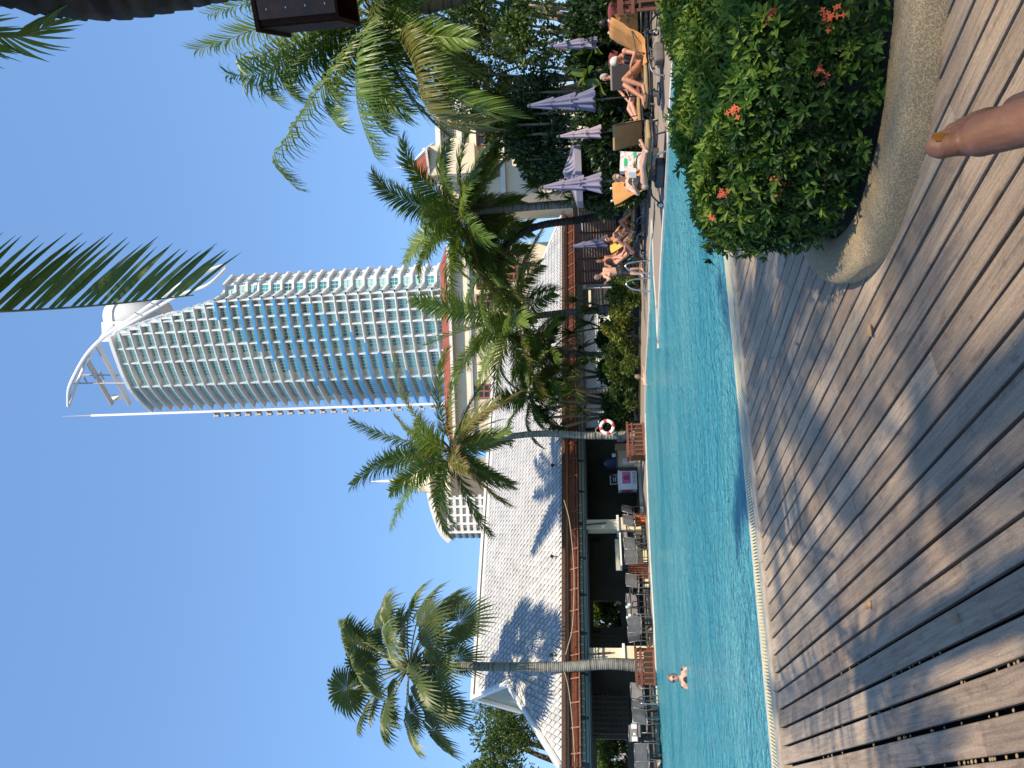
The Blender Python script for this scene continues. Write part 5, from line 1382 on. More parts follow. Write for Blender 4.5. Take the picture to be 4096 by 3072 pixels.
def lounger(label, H, F, ang=50, cushion='tan_cushion', towel=None, towel_drop=.12, group='sun loungers on the far deck', arm=True, back_len=.78, pins=False):
    H = V(H[0], H[1], 0); F = V(F[0], F[1], 0); d = (F - H).normalized(); rz = math.atan2(d.y, d.x)
    root = empty('sun_lounger', H, label, 'sun lounger', group, rz)
    Wd, Ln, zs_, pv = .60, 1.95, .33, .74
    a = R_(ang); bt = V(pv - back_len * math.cos(a), 0, zs_ + back_len * math.sin(a))
    b = MB()
    for s in (-1, 1):
        b.tube([(.10, s * Wd / 2, zs_ - .03), (1.0, s * Wd / 2, zs_ - .03), (Ln, s * Wd / 2, zs_ - .03)], .019, 8)
        b.tube([(pv, s * (Wd / 2 - .03), zs_), (bt.x, s * (Wd / 2 - .03), bt.z)], .016, 8)
    b.tube([(Ln, -Wd / 2, zs_ - .03), (Ln, Wd / 2, zs_ - .03)], .019, 8); b.tube([(.10, -Wd / 2, zs_ - .03), (.10, Wd / 2, zs_ - .03)], .019, 8)
    b.build('frame', M['dark_metal'], root, True)
    for s in (-1, 1):
        b = MB(); b.tube(smooth_pts([V(1.25, s * Wd / 2, zs_ - .04), V(1.45, s * Wd / 2, zs_ - .07), V(1.56, s * Wd / 2, .16), V(1.60, s * Wd / 2, 0)], 4), .019, 8); b.build('leg', M['grey_metal'], root, True)
        b = MB(); b.tube(smooth_pts([V(.62, s * Wd / 2, zs_ - .04), V(.42, s * Wd / 2, zs_ - .08), V(.22, s * Wd / 2, .10)], 4), .019, 8); b.build('leg', M['dark_metal'], root, True)
        b = MB(); b.lathe([(.045, -.02), (.075, -.018), (.075, .018), (.045, .02)], (.20, s * (Wd / 2 + .03), .075), 14, 0, ((1, 0, 0), (0, 0, 1), (0, 1, 0))); w_ = b.build('wheel', M['black'], root)
        b = MB(); b.lathe([(.012, -.026), (.05, -.024), (.05, .024), (.012, .026)], (.20, s * (Wd / 2 + .03), .075), 14, 0, ((1, 0, 0), (0, 0, 1), (0, 1, 0))); b.build('hub', M['wheel_grey'], w_)
        if arm:
            b = MB(); b.tube(smooth_pts([V(pv - .28 * math.cos(a), s * (Wd / 2 + .03), zs_ + .30 * math.sin(a) + .05), V(pv + .08, s * (Wd / 2 + .03), zs_ + .24), V(pv + .30, s * (Wd / 2 + .03), zs_ + .20), V(pv + .36, s * (Wd / 2 + .03), zs_ - .03)], 4), .014, 6); b.build('armrest', M['dark_metal'], root, True)
    b = MB(); b.tube([(.20, -Wd / 2, .075), (.20, Wd / 2, .075)], .012, 6); b.build('axle', M['dark_metal'], root)
    # cushions with soft edges
    def pad(L_, w_, t_, name, mt, loc, ry):
        me = bevel_box(L_, w_, t_, t_ * .42, M[mt], name, 3); o = link(name, me, root, loc, (0, ry, 0)); me.polygons.foreach_set('use_smooth', [True] * len(me.polygons)); return o
    pad(Ln - pv + .02, Wd - .02, .075, 'seat_cushion', cushion, ((Ln + pv) / 2, 0, zs_ + .04), 0)
    mid = V(pv - back_len / 2 * math.cos(a), 0, zs_ + .045 + back_len / 2 * math.sin(a))
    pad(back_len, Wd - .02, .07, 'back_cushion', cushion, mid, a)
    if towel:
        b = MB(); n = 14; vs = []; fs = []; m_ = 9
        up = V(-math.cos(a), 0, math.sin(a)); nr = V(math.sin(a), 0, math.cos(a))
        prof = []
        top = V(pv, 0, zs_ + .045) + up * (back_len + .01)
        prof.append(top - up * towel_drop - nr * .062)
        prof.append(top + up * .03 - nr * .045); prof.append(top + up * .045); prof.append(top + up * .03 + nr * .05)
        for k in range(8): prof.append(lerp(top, V(pv, 0, zs_ + .045), (k + 1) / 9) + nr * (.048 + .006 * math.sin(k * 2.1)))
        for k in range(5): prof.append(V(pv + .05 + k * .13, 0, zs_ + .092 + .006 * math.sin(k * 2.7)))
        for i, p in enumerate(prof):
            for j in range(m_):
                t = j / (m_ - 1) - .5; w_ = Wd + .10; yy = t * w_
                drop = max(0, abs(t) - .44) * 1.1
                q = p + V(0, yy, 0) + nr * (.012 * math.sin(j * 2.3 + i * 1.1)) - (nr if i < 12 else V(0, 0, 1)) * drop
                vs.append(q)
        for i in range(len(prof) - 1):
            for j in range(m_ - 1): fs.append((i * m_ + j, i * m_ + j + 1, (i + 1) * m_ + j + 1, (i + 1) * m_ + j))
        b.add(vs, fs); b.build('towel', M[towel], root, True)
        if pins:
            for s in (-.2, .2):
                b = MB(); c = top + up * .05 + V(0, s, 0); b.box(c, (.09, .018, .022), 0, (up, V(0, 1, 0), nr)); b.box(c + up * .045, (.02, .045, .03), 0, (up, V(0, 1, 0), nr)); b.build('clothes_peg', M['trim_white'], root)
    return root
L1 = lounger('sun lounger with orange towel pegged to its back, under the white-haired woman', (7.62, 15.75), (5.68, 15.42), 52, towel='orange_towel', pins=True)
L2 = lounger('sun lounger with orange pegged towel under the reading woman', (3.95, 16.75), (5.05, 15.1), 58, towel='orange_towel', pins=True)
L3 = lounger('tan sun lounger turned away, its plain back facing the pool', (5.45, 17.0), (6.3, 18.6), 55, cushion='tan_cushion')
L1b = lounger('grey-brown sun lounger turned away behind the white-haired woman', (6.95, 17.2), (7.7, 18.9), 55, cushion='grey_cushion')
LC = lounger('burgundy-backed sun lounger farthest back behind the tall parasol pole', (8.5, 19.5), (6.6, 19.2), 50, cushion='tan_cushion', towel='burgundy')
LD = lounger('burgundy-backed sun lounger with the grey-haired sunbather', (8.0, 18.3), (6.1, 18.0), 50, cushion='tan_cushion', towel='burgundy')
pe4 = at(2579, 940, 22.3); L4 = lounger('sun lounger with bright yellow towel near the twin palm trunks', (pe4.x - .25, 23.4), (pe4.x + .95, 21.9), 55, towel='yellow_towel')
pg = at(2579, 1004, 22.9); L5 = lounger('sun lounger with dark dotted cushion under the man in blue shorts', (pg.x - .55, 23.6), (pg.x + .9, 22.4), 52, cushion='dark_print')
LR = lounger('sun lounger with burgundy towel behind the slatted planter at the right edge', (8.2, 16.9), (8.6, 18.8), 50, towel='burgundy')

# ---- parasols
mk('lavender', (.30, .265, .36), (.26, .23, .33), scale=3, rough=.9, rand=.12, transl=.12)
mk('lavender_pink', (.44, .36, .42), (.38, .31, .37), scale=3, rough=.9, transl=.12)
mk('slate_blue', (.19, .19, .29), (.16, .16, .26), scale=3, rough=.9, transl=.12)
def closed_parasol(label, top, bot, m='lavender', seed=0, flare=1.0, foot=None):
    "top and bottom of the folded cloth; the pole goes on down to the deck"
    random.seed(seed); top = Vector(top); bot = Vector(bot); L_ = (top - bot).length; ax = (top - bot).normalized()
    ft = Vector(foot) if foot is not None else bot - ax * (bot.z / ax.z)
    root = empty('closed_parasol', ft, label, 'parasol', 'closed parasols around the loungers')
    b = MB(); b.tube([ft, top + ax * .03], .019, 8); b.wbuild('pole', 'dark_metal', root, True)
    b = MB(); b.lathe([(.24, 0), (.24, .05), (.06, .07), (.035, .16)], T(ft, .0), 20); b.wbuild('base', 'dark_metal', root, True)
    x = ax.orthogonal().normalized(); y = ax.cross(x); n = 48; s = L_ / 1.3
    b = MB()
    tiers = [(0, .36, .035, .105), (.30, .70, .08, .145), (.64, 1.0, .105, .18)]
    for ti, (f0, f1, r0, r1) in enumerate(tiers):
        ring = 7; vs = []; ph = random.random() * 6.28; lean = random.uniform(0, 6.28)
        for i in range(ring + 1):
            t = i / ring; f = lerp(f0, f1, t); r = lerp(r0, r1, t ** 1.1) * s
            for k in range(n):
                a = 6.28318 * k / n
                fold = .26 * math.sin(8 * a + ph + .5 * math.sin(3 * a)) + .08 * math.sin(13 * a + ti)
                rr = r * (1 + fold * (.35 + .65 * t)) * (1 + (.22 * flare * max(0, math.cos(a - lean)) ** 3 * t if ti == 2 else 0))
                zz = f * L_ + (.035 * s * math.sin(8 * a + ph + 1) * t)
                vs.append(top - ax * zz + (x * math.cos(a) + y * math.sin(a)) * rr)
        fs = [(i * n + k, i * n + (k + 1) % n, (i + 1) * n + (k + 1) % n, (i + 1) * n + k) for i in range(ring) for k in range(n)]
        b.add(vs, fs)
    b.wbuild('canopy', m, root, True)
    b = MB(); b.lathe([(.04, -.03), (.05, .0), (.04, .04), (.015, .06)], top, 10, 0, (x, y, ax)); b.wbuild('cap', 'dark_metal', root, True)
    b = MB(); mid = bot + ax * .36 * L_; b.lathe([(.135 * s, -.02), (.14 * s, 0), (.135 * s, .02)], mid, 16, 0, (x, y, ax)); b.wbuild('strap', m, root, True)
closed_parasol('closed lavender parasol at the right behind the orange towel', at(2207, 186, 18.2), at(2388, 168, 18.2), 'lavender', 1)
closed_parasol('tallest closed parasol, dark lavender, its pole beside the sunbather\'s raised feet', at(2119, 424, 16.4), at(2376, 400, 16.4), 'slate_blue', 2)
closed_parasol('slim pinkish closed parasol above the tan lounger back', at(2235, 546, 18.9), at(2402, 529, 18.9), 'lavender_pink', 3, .3)
closed_parasol('closed lavender parasol in front of the open one behind the reader', at(2170, 750, 18.0), at(2402, 728, 18.0), 'lavender', 4)
closed_parasol('small blue-grey closed parasol before the slat screen', at(2287, 986, 24.5), at(2430, 966, 24.5), 'slate_blue', 5)
mk('lav_open', (.36, .33, .40), (.32, .29, .36), scale=2, rough=.9, transl=.2)
YU = 20.6; ap = at(2250, 690, YU); rim = at(2304, 690, YU)
op = empty('open_parasol', V(ap.x, YU, 0), 'open grey-lavender parasol behind the reader', 'parasol')
b = MB(); b.tube([V(ap.x, YU, 0), ap], .022, 8); b.wbuild('pole', 'dark_metal', op, True)
b = MB(); b.lathe([(.26, 0), (.26, .05), (.06, .07), (.035, .16)], V(ap.x, YU, 0), 20); b.wbuild('base', 'dark_metal', op, True)
b = MB(); Ro = 1.0; zr = rim.z
for k in range(8):
    a0 = R_(45 * k + 22.5); a1 = R_(45 * (k + 1) + 22.5); n = 5
    vs = [ap]
    for i in range(1, n + 1):
        t = i / n
        for j in range(4):
            a = lerp(a0, a1, j / 3); rr = Ro * t * (math.cos(R_(22.5)) / math.cos(a - (a0 + a1) / 2)); sag = -.05 * math.sin(math.pi * t) - .03 * math.sin(math.pi * j / 3) * t
            vs.append(V(ap.x + math.cos(a) * rr, YU + math.sin(a) * rr, lerp(ap.z, zr, t ** 1.1) + sag))
    fs = [(0, 1 + j, 2 + j) for j in range(3)]
    for i in range(n - 1):
        for j in range(3): q = 1 + i * 4 + j; fs.append((q, q + 4, q + 5, q + 1))
    b.add(vs, fs)
    p0, p1 = Vector(vs[-4]), Vector(vs[-1]); b.quad(p0, p1, p1 - V(0, 0, .17), p0 - V(0, 0, .17))
b.wbuild('canopy', 'lav_open', op)
for k in range(8):
    a0 = R_(45 * k + 22.5); b = MB(); e = V(ap.x + math.cos(a0) * Ro, YU + math.sin(a0) * Ro, zr - .02); b.tube([ap - V(0, 0, .05), e], .012, 5); b.wbuild('rib', 'dark_metal', op)

# ---- slatted planter boxes
mk('planter_wood', (.21, .07, .04), (.15, .05, .03), scale=3, rough=.55, stretch=(1, 1, 6), rand=.15)
def slat_planter(label, c, w, dpt, h, rz, m='planter_wood', ns=7, flare=.0):
    root = empty('slatted_planter', V(c.x, c.y, 0), label, 'planter', 'slatted planters around palm trunks', rz)
    sides = [((0, -dpt / 2), (1, 0), w), ((0, dpt / 2), (1, 0), w), ((-w / 2, 0), (0, 1), dpt), ((w / 2, 0), (0, 1), dpt)]
    for si, ((cx, cy), (dx, dy), L_) in enumerate(sides):
        d = V(dx, dy, 0); o = V(cx, cy, 0); nr = V(cx, cy, 0).normalized()
        for k in range(ns):
            p = o + d * lerp(-L_ / 2 + .03, L_ / 2 - .03, k / (ns - 1)); b = MB(); b.box(p + V(0, 0, h * .48), (.05, .022, h * .92), 0, (d, nr, V(0, 0, 1))); b.build('slat', M[m], root)
        for zz, ww in ((.05, .07), (h * .74, .06), (h, .075)):
            b = MB(); b.box(o + nr * .024 + V(0, 0, zz), (L_ + .05 + (.1 if zz == h else 0), .026, ww), 0, (d, nr, V(0, 0, 1))); b.build('rail', M[m], root)
    b = MB(); b.box((0, 0, h * .3), (w - .08, dpt - .08, h * .5)); b.build('soil', M['bed_soil'], root)
    return root
c = foot(2612, 2664, 26.2); slat_planter('reddish slatted planter box around the foot of the fan palm', V(c.x, c.y, 0), 1.10, .8, .64, .25)
c = foot(2576, 1768, 27.4); slat_planter('reddish slatted planter box around the leaning palm beside the freezer', V(c.x, c.y, 0), 1.15, .85, .62, .35, ns=8)
c = gnd(2672, 40); slat_planter('reddish slatted planter box cut off by the right edge of the picture', V(c.x + .95, c.y + .35, 0), 1.35, .9, .86, -.46, ns=10)
c = foot(2540, 860, 25.3); o = slat_planter('black slatted planter box around the twin palm trunks', V(c.x, c.y, 0), 1.3, .9, .75, .1, 'black', ns=9)
for k, dx in enumerate((-.42, .12)):
    b = MB(); b.box((dx, -.50, .62), (.16, .012, .10)); pl_ = b.build('number_plate', M['trim_white'], o)
    b = MB()
    for j in range(3): b.box((dx - .045 + j * .045, -.508, .62), (.012, .004, .06))
    b.build('digits', M['black'], pl_)

# ---- chrome pool rails
def hoop(label, p0, p1, h, r=.022, group='chrome ladder rails by the pool'):
    p0 = Vector(p0); p1 = Vector(p1); mid = (p0 + p1) / 2
    b = MB(); b.tube(smooth_pts([p0 + V(0, 0, -.25), p0 + V(0, 0, h * .55), lerp(p0, mid, .25) + V(0, 0, h * .93), lerp(p0, mid, .8) + V(0, 0, h), lerp(p0, p1, .75) + V(0, 0, h * .74), p1 + V(0, 0, -.05)], 8), r, 10)
    o = b.build('pool_rail', M['steel'], smooth=True); tag(o, label, 'pool rail', group)
hoop('curved chrome rail in front of the couple, nearer the sunbathers', gnd(2611, 1042), gnd(2613, 1096), .72)
hoop('curved chrome rail beside the yellow shrub, left of the pair', gnd(2614, 1112), gnd(2617, 1168), .72)
for lab, y in (('upright chrome ladder rail nearer the fan palm planter', 2808), ('upright chrome ladder rail farther left of the fan palm planter', 2867)):
    p = gnd(2634, y); b = MB(); b.tube(smooth_pts([p + V(0, -.15, -.5), p + V(0, -.15, .45), p + V(0, -.02, .6), p + V(0, .35, .58), p + V(0, .5, .0)], 6), .022, 8); o = b.build('pool_rail', M['steel'], smooth=True); tag(o, lab, 'pool rail', 'chrome ladder rails by the pool')

# ---- lifebuoy on the palm trunk
mk('buoy_white', (.80, .78, .76), rough=.5); mk('buoy_red', (.55, .05, .06), rough=.5)
c = at(2428, 1708, 27.0); lb = empty('lifebuoy', c, 'white lifebuoy with red bands hanging on the leaning palm trunk', 'lifebuoy')
Rb, rb = .225, .062; nrm = V(.1, -1, .1).normalized(); xx = nrm.cross(V(0, 0, 1)).normalized(); zz = xx.cross(nrm)
for k in range(8):
    a0, a1 = R_(45 * k), R_(45 * k + (30 if k % 2 else 60)); a0 = R_([0, 62, 90, 152, 180, 242, 270, 332][k]); a1 = R_([62, 90, 152, 180, 242, 270, 332, 360][k])
    b = MB(); b.tube([c + (xx * math.cos(lerp(a0, a1, t / 6)) + zz * math.sin(lerp(a0, a1, t / 6))) * Rb for t in range(7)], rb if k % 2 == 0 else rb + .004, 10); b.wbuild('ring_segment' if k % 2 == 0 else 'red_band', 'buoy_white' if k % 2 == 0 else 'buoy_red', lb, True)
b = MB(); b.tube(smooth_pts([c + zz * .33, c + zz * .42 + xx * .1, c + zz * .34 + xx * .2, c + xx * .30 - zz * .05, c + xx * .2 - zz * .3], 5), .012, 5); b.wbuild('rope', 'rope', lb)

# ---- dining furniture
mk('sling', (.19, .18, .18), (.15, .145, .15), scale=8, rough=.8); mk('chair_frame', (.22, .225, .235), rough=.35, metal=.5)
def chair(label, pos, rz, m='sling', group='grey sling chairs by the pavilion', fm='chair_frame'):
    root = empty('sling_chair', V(pos.x, pos.y, pos.z), label, 'chair', group, rz)
    w, d, hs, hb = .52, .50, .43, .86
    for sx in (-1, 1):
        for nm, pts in (('leg', [V(sx * w / 2, d / 2, 0), V(sx * w / 2, d / 2 - .02, .63)]), ('leg', [V(sx * w / 2, -d / 2 - .05, 0), V(sx * w / 2, -d / 2 + .05, hs), V(sx * w / 2, -d / 2 - .09, hb)]), ('armrest', [V(sx * w / 2, d / 2 + .02, .63), V(sx * w / 2, -d / 2 - .02, .66)])):
            b = MB(); b.tube(pts, .014 if nm == 'leg' else .018, 6); b.build(nm, M[fm], root, True)
    b = MB(); 
    for yy, zz in ((d / 2, hs), (-d / 2 + .04, hs - .03)): b.tube([(-w / 2, yy, zz), (w / 2, yy, zz)], .012, 6)
    b.tube([(-w / 2, -d / 2 - .09, hb), (0, -d / 2 - .105, hb + .01), (w / 2, -d / 2 - .09, hb)], .014, 6); b.tube([(-w / 2, d / 2, .12), (w / 2, d / 2, .12)], .01, 5); b.build('cross_bars', M[fm], root, True)
    b = MB(); b.add([(-w / 2, d / 2, hs), (w / 2, d / 2, hs), (w / 2, -d / 2 + .05, hs - .03), (-w / 2, -d / 2 + .05, hs - .03), (-w / 2, 0, hs - .03), (w / 2, 0, hs - .03)], ((0, 1, 5, 4), (4, 5, 2, 3))); b.build('seat', M[m], root)
    b = MB(); b.add([(-w / 2, -d / 2 + .04, hs + .04), (w / 2, -d / 2 + .04, hs + .04), (w / 2, -d / 2 - .085, hb - .01), (-w / 2, -d / 2 - .085, hb - .01), (0, -d / 2 - .02, hs + .04), (0, -d / 2 - .13, hb - .01)], ((0, 4, 5, 3), (4, 1, 2, 5))); b.build('backrest', M[m], root)
    return root
def deck_at(y, t=-.55):
    s = hit_t(2590, y, t)[0]; return PV(s, t, 0.0)
ea = math.atan2(pe_.y, pe_.x)
for y, t, rz, lab in ((2338, -.9, .2, 'grey sling chair turned to the pool at the right end of the long table'), (2400, -.2, 2.9, 'grey sling chair on the far side of the long dark table, right'), (2445, -.2, 3.3, 'grey sling chair on the far side of the long dark table, left'),
                      (2492, -1.0, -.5, 'grey sling chair with rounded back at the left end of the long table'), (2522, -.5, -.9, 'grey sling chair tucked beside the fan palm column'), (2555, -.1, 2.2, 'dark chair in the shade left of the dotted block screen'),
                      (2775, -.2, 2.6, 'grey sling chair just left of the fan palm planter'), (2845, -.6, .1, 'grey sling chair seen between the two chrome rails'), (2885, -.9, .4, 'grey sling chair right in front of the left chrome rail'), (2925, .1, 3.2, 'grey sling chair behind the left-hand table'), (3005, -.7, -.3, 'large grey sling chair at the left picture edge'), (3055, -.5, -.6, 'grey sling chair half cut by the left picture edge'),
                      (2060, -.3, .6, 'dark sling chair right of the cream column'), (2100, -.9, .3, 'slim grey chair before the orange box and cream column'), (2150, -.9, 2.9, 'empty framed chair at the glass-topped table'), (2190, -1.0, .2, 'grey sling chair with wide back below the white counter'), (2225, -.95, -.4, 'tilted grey sling chair left of the wide-backed one')):
    p = deck_at(y, t); chair(lab, p if t < .1 else p + V(0, 0, .13), ea + rz)
mk('table_top', (.05, .04, .045), rough=.4); mk('cup', (.62, .80, .74), rough=.4); mk('napkin', (.8, .8, .8), rough=.6)
def table(label, y, t, L_, dp=.7, h=.72, m='table_top', group='dining tables by the pavilion'):
    p = deck_at(y, t); root = empty('dining_table', p, label, 'table', group, ea)
    b = MB(); b.box((0, 0, h), (L_, dp, .035)); b.build('table_top', M[m], root)
    for sx in (-1, 1):
        for sy in (-1, 1): b = MB(); b.beam((sx * (L_ / 2 - .08), sy * (dp / 2 - .07), 0), (sx * (L_ / 2 - .08), sy * (dp / 2 - .07), h - .02), .05, .05); b.build('leg', M['dark_metal'], root)
    return root
table('long dark dining table between the grey chairs in the middle', 2415, -.55, 1.5); table('dark dining table at the left behind the chrome rails', 2930, -.35, 1.6); table('small dark dining table behind the leftmost chairs', 3030, .1, 1.2); table('glass-topped table under the white counter', 2130, -.6, 1.0)
for k, (y, t, cg) in enumerate(((2428, -.7, 'right'), (2470, -.7, 'left'))):
    p = deck_at(y, t) + V(0, 0, .738); r_ = empty('napkin_holder', p, 'white paper napkin holder standing on the long dark table, ' + cg + ' one', 'napkin holder', 'things on the dining tables')
    b = MB(); b.lathe([(.04, 0), (.05, .16), (.045, .17)], (0, 0, 0), 10); b.build('cup', M['cup'], r_, True); b = MB(); b.box((.09, 0, .05), (.08, .05, .1)); b.build('napkins', M['napkin'], r_)
for k, (y, t) in enumerate(((2905, -.4), (2955, -.45))):
    p = deck_at(y, t) + V(0, 0, .738); r_ = empty('napkin_holder', p, ['white napkin holder on the left-hand table nearer the fan palm', 'white menu stand on the left-hand table farther left'][k], 'napkin holder', 'things on the dining tables')
    b = MB(); b.box((0, 0, .09), (.14, .09, .18)); b.build('holder', M['napkin'], r_); b = MB(); b.lathe([(.03, 0), (.04, .13)], (.15, 0, 0), 8); b.build('cup', M['cup'], r_, True)
# white-topped counter
p = deck_at(2205, .35); r_ = empty('serving_counter', p, 'bar-height counter with sunlit white top left of the cream column', 'counter', None, ea)
b = MB(); b.box((0, 0, .98), (1.35, .55, .06)); b.build('counter_top', M['trim_white'], r_); b = MB(); b.box((0, .05, .48), (1.2, .4, .94)); b.build('cabinet', M['dark_panel'], r_)
b = MB(); b.box((0, .32, 1.10), (1.3, .05, .16)); b.build('splash_board', M['pale_panel'], r_)
# bamboo stools stack beside the counter
for k in range(4):
    p = deck_at(2262 + k * 9, -.25); r_ = empty('wooden_stool', p, ['stacked wooden stool nearest the grey chair', 'stacked wooden stool, second from the grey chair', 'stacked wooden stool, third from the grey chair', 'outermost wooden stool left of the counter'][k], 'stool', 'wooden stools by the counter', ea)
    b = MB(); b.box((0, 0, .72), (.34, .34, .035)); b.build('seat', M['planter_wood'], r_)
    for sx in (-1, 1):
        for sy in (-1, 1): b = MB(); b.beam((sx * .15, sy * .15, 0), (sx * .13, sy * .13, .71), .03, .03); b.build('leg', M['planter_wood'], r_)
    for zz in (.25, .48): b = MB(); b.beam((-.145, -.145, zz), (.145, -.145, zz), .02, .025); b.build('rung', M['planter_wood'], r_)
mk('orange_box', (.62, .16, .03), rough=.6)
p = deck_at(2078, -.75); b = MB(); b.box((0, 0, .17), (.28, .28, .34)); b.box((0, 0, .36), (.31, .31, .04)); o = b.build('storage_box', M['orange_box'], loc=p, rot=(0, 0, ea)); tag(o, 'bright orange box with lid below the cream column', 'box')
# freezer
mk('freezer_white', (.78, .78, .79), rough=.35); mk('freezer_pink', (.62, .16, .34), (.52, .11, .28), scale=3, rough=.5); mk('freezer_rose', (.33, .05, .16), rough=.5)
p = deck_at(1925, .25); fz = empty('chest_freezer', p + V(0, 0, .13), 'white ice cream chest freezer with pink picture panels', 'freezer', None, ea - .25)
W_, D_, H_ = .78, .60, .70
me = bevel_box(W_, D_, H_, .03, M['freezer_white'], 'body', 2); link('body', me, fz, (0, 0, .05 + H_ / 2))
b = MB(); b.box((0, 0, H_ + .085), (W_ + .03, D_ + .03, .07)); b.build('lid', M['trim_white'], fz)
b = MB(); b.box((.10, -D_ / 2 - .004, .48), (.50, .006, .34)); pp = b.build('picture_panel', M['freezer_pink'], fz)
b = MB(); b.lathe([(.02, 0), (.09, .002), (.11, .004)], (.10, -D_ / 2 - .008, .48), 16, 0, ((1, 0, 0), (0, 0, 1.25), (0, -1, 0))); b.build('picture', M['freezer_rose'], pp)
for k in range(9): b = MB(); b.box((-.13 + k * .055, -D_ / 2 - .005, .17), (.025, .006, .12)); b.build('price_strip', M['grey_metal'], fz)
b = MB(); b.box((-W_ / 2 - .004, 0, .46), (.006, .5, .48)); pp = b.build('picture_panel', M['freezer_pink'], fz)
b = MB(); b.box((-W_ / 2 - .009, .02, .46), (.004, .22, .16)); b.box((-W_ / 2 - .010, -.08, .38), (.004, .16, .14)); b.build('picture', M['freezer_rose'], pp)
for sx in (-1, 1):
    for sy in (-1, 1): b = MB(); b.box((sx * .3, sy * .22, .025), (.06, .06, .05)); b.build('foot', M['black'], fz)
# chalkboard on the freezer
p2 = p + V(0, 0, .13 + H_ + .125); b = MB(); r_ = empty('chalkboard', p2, 'small black chalkboard in a grey frame standing on the freezer', 'sign', None, ea - .1)
b.box((.12, .05, .16), (.40, .015, .28), 0, ((1, 0, 0), (0, .96, .28), (0, -.28, .96))); b.build('board', M['black'], r_)
b = MB()
for a_, c_ in (((-.08, .0, .02), (.32, .0, .02)), ((-.08, .09, .31), (.32, .09, .31)), ((-.08, .0, .02), (-.08, .09, .31)), ((.32, .0, .02), (.32, .09, .31))): b.beam(a_, c_, .02, .025)
b.build('frame', M['wheel_grey'], r_)
b = MB()
for k, ww in enumerate((.22, .16, .2)): b.box((.12, .012 + .022 * k, .10 + .07 * k), (ww, .004, .018))
b.build('chalk_lines', M['napkin'], r_)
# bar counter and dispenser
mk('bar_beige', (.46, .40, .29), (.38, .33, .24), scale=4, rough=.6); mk('bamboo', (.36, .27, .13), (.28, .2, .1), scale=2, stretch=(1, 1, 18), rough=.7); mk('dispenser', (.04, .07, .14), rough=.3)
p = deck_at(1838, .35); r_ = empty('bar_counter', p + V(0, 0, .13), 'beige bar cabinet with brown top beside the freezer', 'counter', None, ea - .1)
b = MB(); b.box((0, 0, .40), (.85, .55, .8)); b.build('cabinet', M['bar_beige'], r_); b = MB(); b.box((0, 0, .83), (1.0, .65, .06)); b.build('counter_top', M['dark_wood'], r_); b = MB(); b.box((-.2, -.285, .35), (.3, .02, .5)); b.build('door', M['wheel_grey'], r_)
b = MB(); b.box((.46, -.1, .45), (.3, .5, .88)); b.build('bamboo_panel', M['bamboo'], r_)
b = MB(); b.box((0, 0, .2), (.28, .3, .4)); b.lathe([(.12, .4), (.1, .5), (.02, .54)], (0, 0, 0), 12); o = b.build('drink_dispenser', M['dispenser'], loc=p + V(-.15, .05, .99), rot=(0, 0, ea)); tag(o, 'dark blue drink dispenser on the bar cabinet', 'dispenser')
b = MB(); b.lathe([(.07, 0), (.1, .14), (.1, .16)], (0, 0, 0), 10); o = b.build('ice_bucket', M['cup'], loc=p + V(.22, -.05, .99)); tag(o, 'small pale green bucket on the bar cabinet', 'bucket')
p = deck_at(1742, .5); b = MB(); b.box((0, 0, .62), (.55, .04, .3)); b.box((-.2, 0, .3), (.05, .05, .6)); b.box((.2, 0, .3), (.05, .05, .6)); o = b.build('notice_board', M['buoy_white'], loc=p + V(0, 0, .13), rot=(0, 0, ea)); tag(o, 'white notice board standing behind the lifebuoy planter', 'sign')
b = MB()
for k in range(4): b.box((0, -.024, .70 - k * .055), (.42 - .05 * (k % 2), .004, .018))
oo = b.build('text_lines', M['dispenser'], o)
# ---- small things on the lounger deck
p = gnd(2648, 180)
def sandal(label, pos, rz):
    r_ = empty('sandal', pos, label, 'sandal', 'black sandals by the orange lounger', rz); b = MB()
    n = 12; prof = [(.13 * math.cos(6.283 * k / n), .048 * math.sin(6.283 * k / n) * (1.1 if math.cos(6.283 * k / n) > 0 else .85)) for k in range(n)]; b.prism(prof, 0, .03); b.build('sole', M['black'], r_)
    b = MB(); b.tube(smooth_pts([V(.03, -.045, .02), V(.05, 0, .075), V(.03, .045, .02)], 4), .014, 6); b.build('strap', M['black'], r_)
sandal('black sandal lying nearer the lounger wheel', V(7.05, 15.05, 0), .5); sandal('black sandal lying nearer the grey bag', V(6.85, 14.95, 0), .1)
def bag(label, pos, size, m, rz, name='beach_bag'):
    r_ = empty(name, pos, label, 'bag', None, rz); me = bevel_box(size[0], size[1], size[2], min(size) * .3, M[m], 'body', 3); me.polygons.foreach_set('use_smooth', [True] * len(me.polygons)); link('body', me, r_, (0, 0, size[2] / 2))
    b = MB()
    for s in (-1, 1): b.tube(smooth_pts([V(-size[0] * .25, s * size[1] * .3, size[2] * .95), V(-size[0] * .12, s * size[1] * .25, size[2] * 1.3), V(size[0] * .12, s * size[1] * .25, size[2] * 1.3), V(size[0] * .25, s * size[1] * .3, size[2] * .95)], 4), .008, 5)
    b.build('handle', M[m], r_, True); return r_
mk('bag_grey', (.16, .14, .13), (.11, .10, .09), scale=6, rough=.9)
bag('soft grey bag under the white-haired woman\'s lounger', V(6.55, 15.2, 0), (.40, .25, .2), 'bag_grey', .1); bag('small black bag on the deck under the tan lounger', gnd(2628, 612), (.34, .22, .18), 'black', .3)
mk('tote_print', (.75, .72, .70), (.62, .35, .36), scale=18, rough=.8, lo=.5, hi=.62); mk('tote_green', (.03, .45, .20), rough=.7)
tp_ = at(2530, 655, 17.3); tb = empty('tote_bag', V(tp_.x, 17.3, .0), 'white tote bag with pink and green print standing behind the reader\'s knees', 'bag', None, .2)
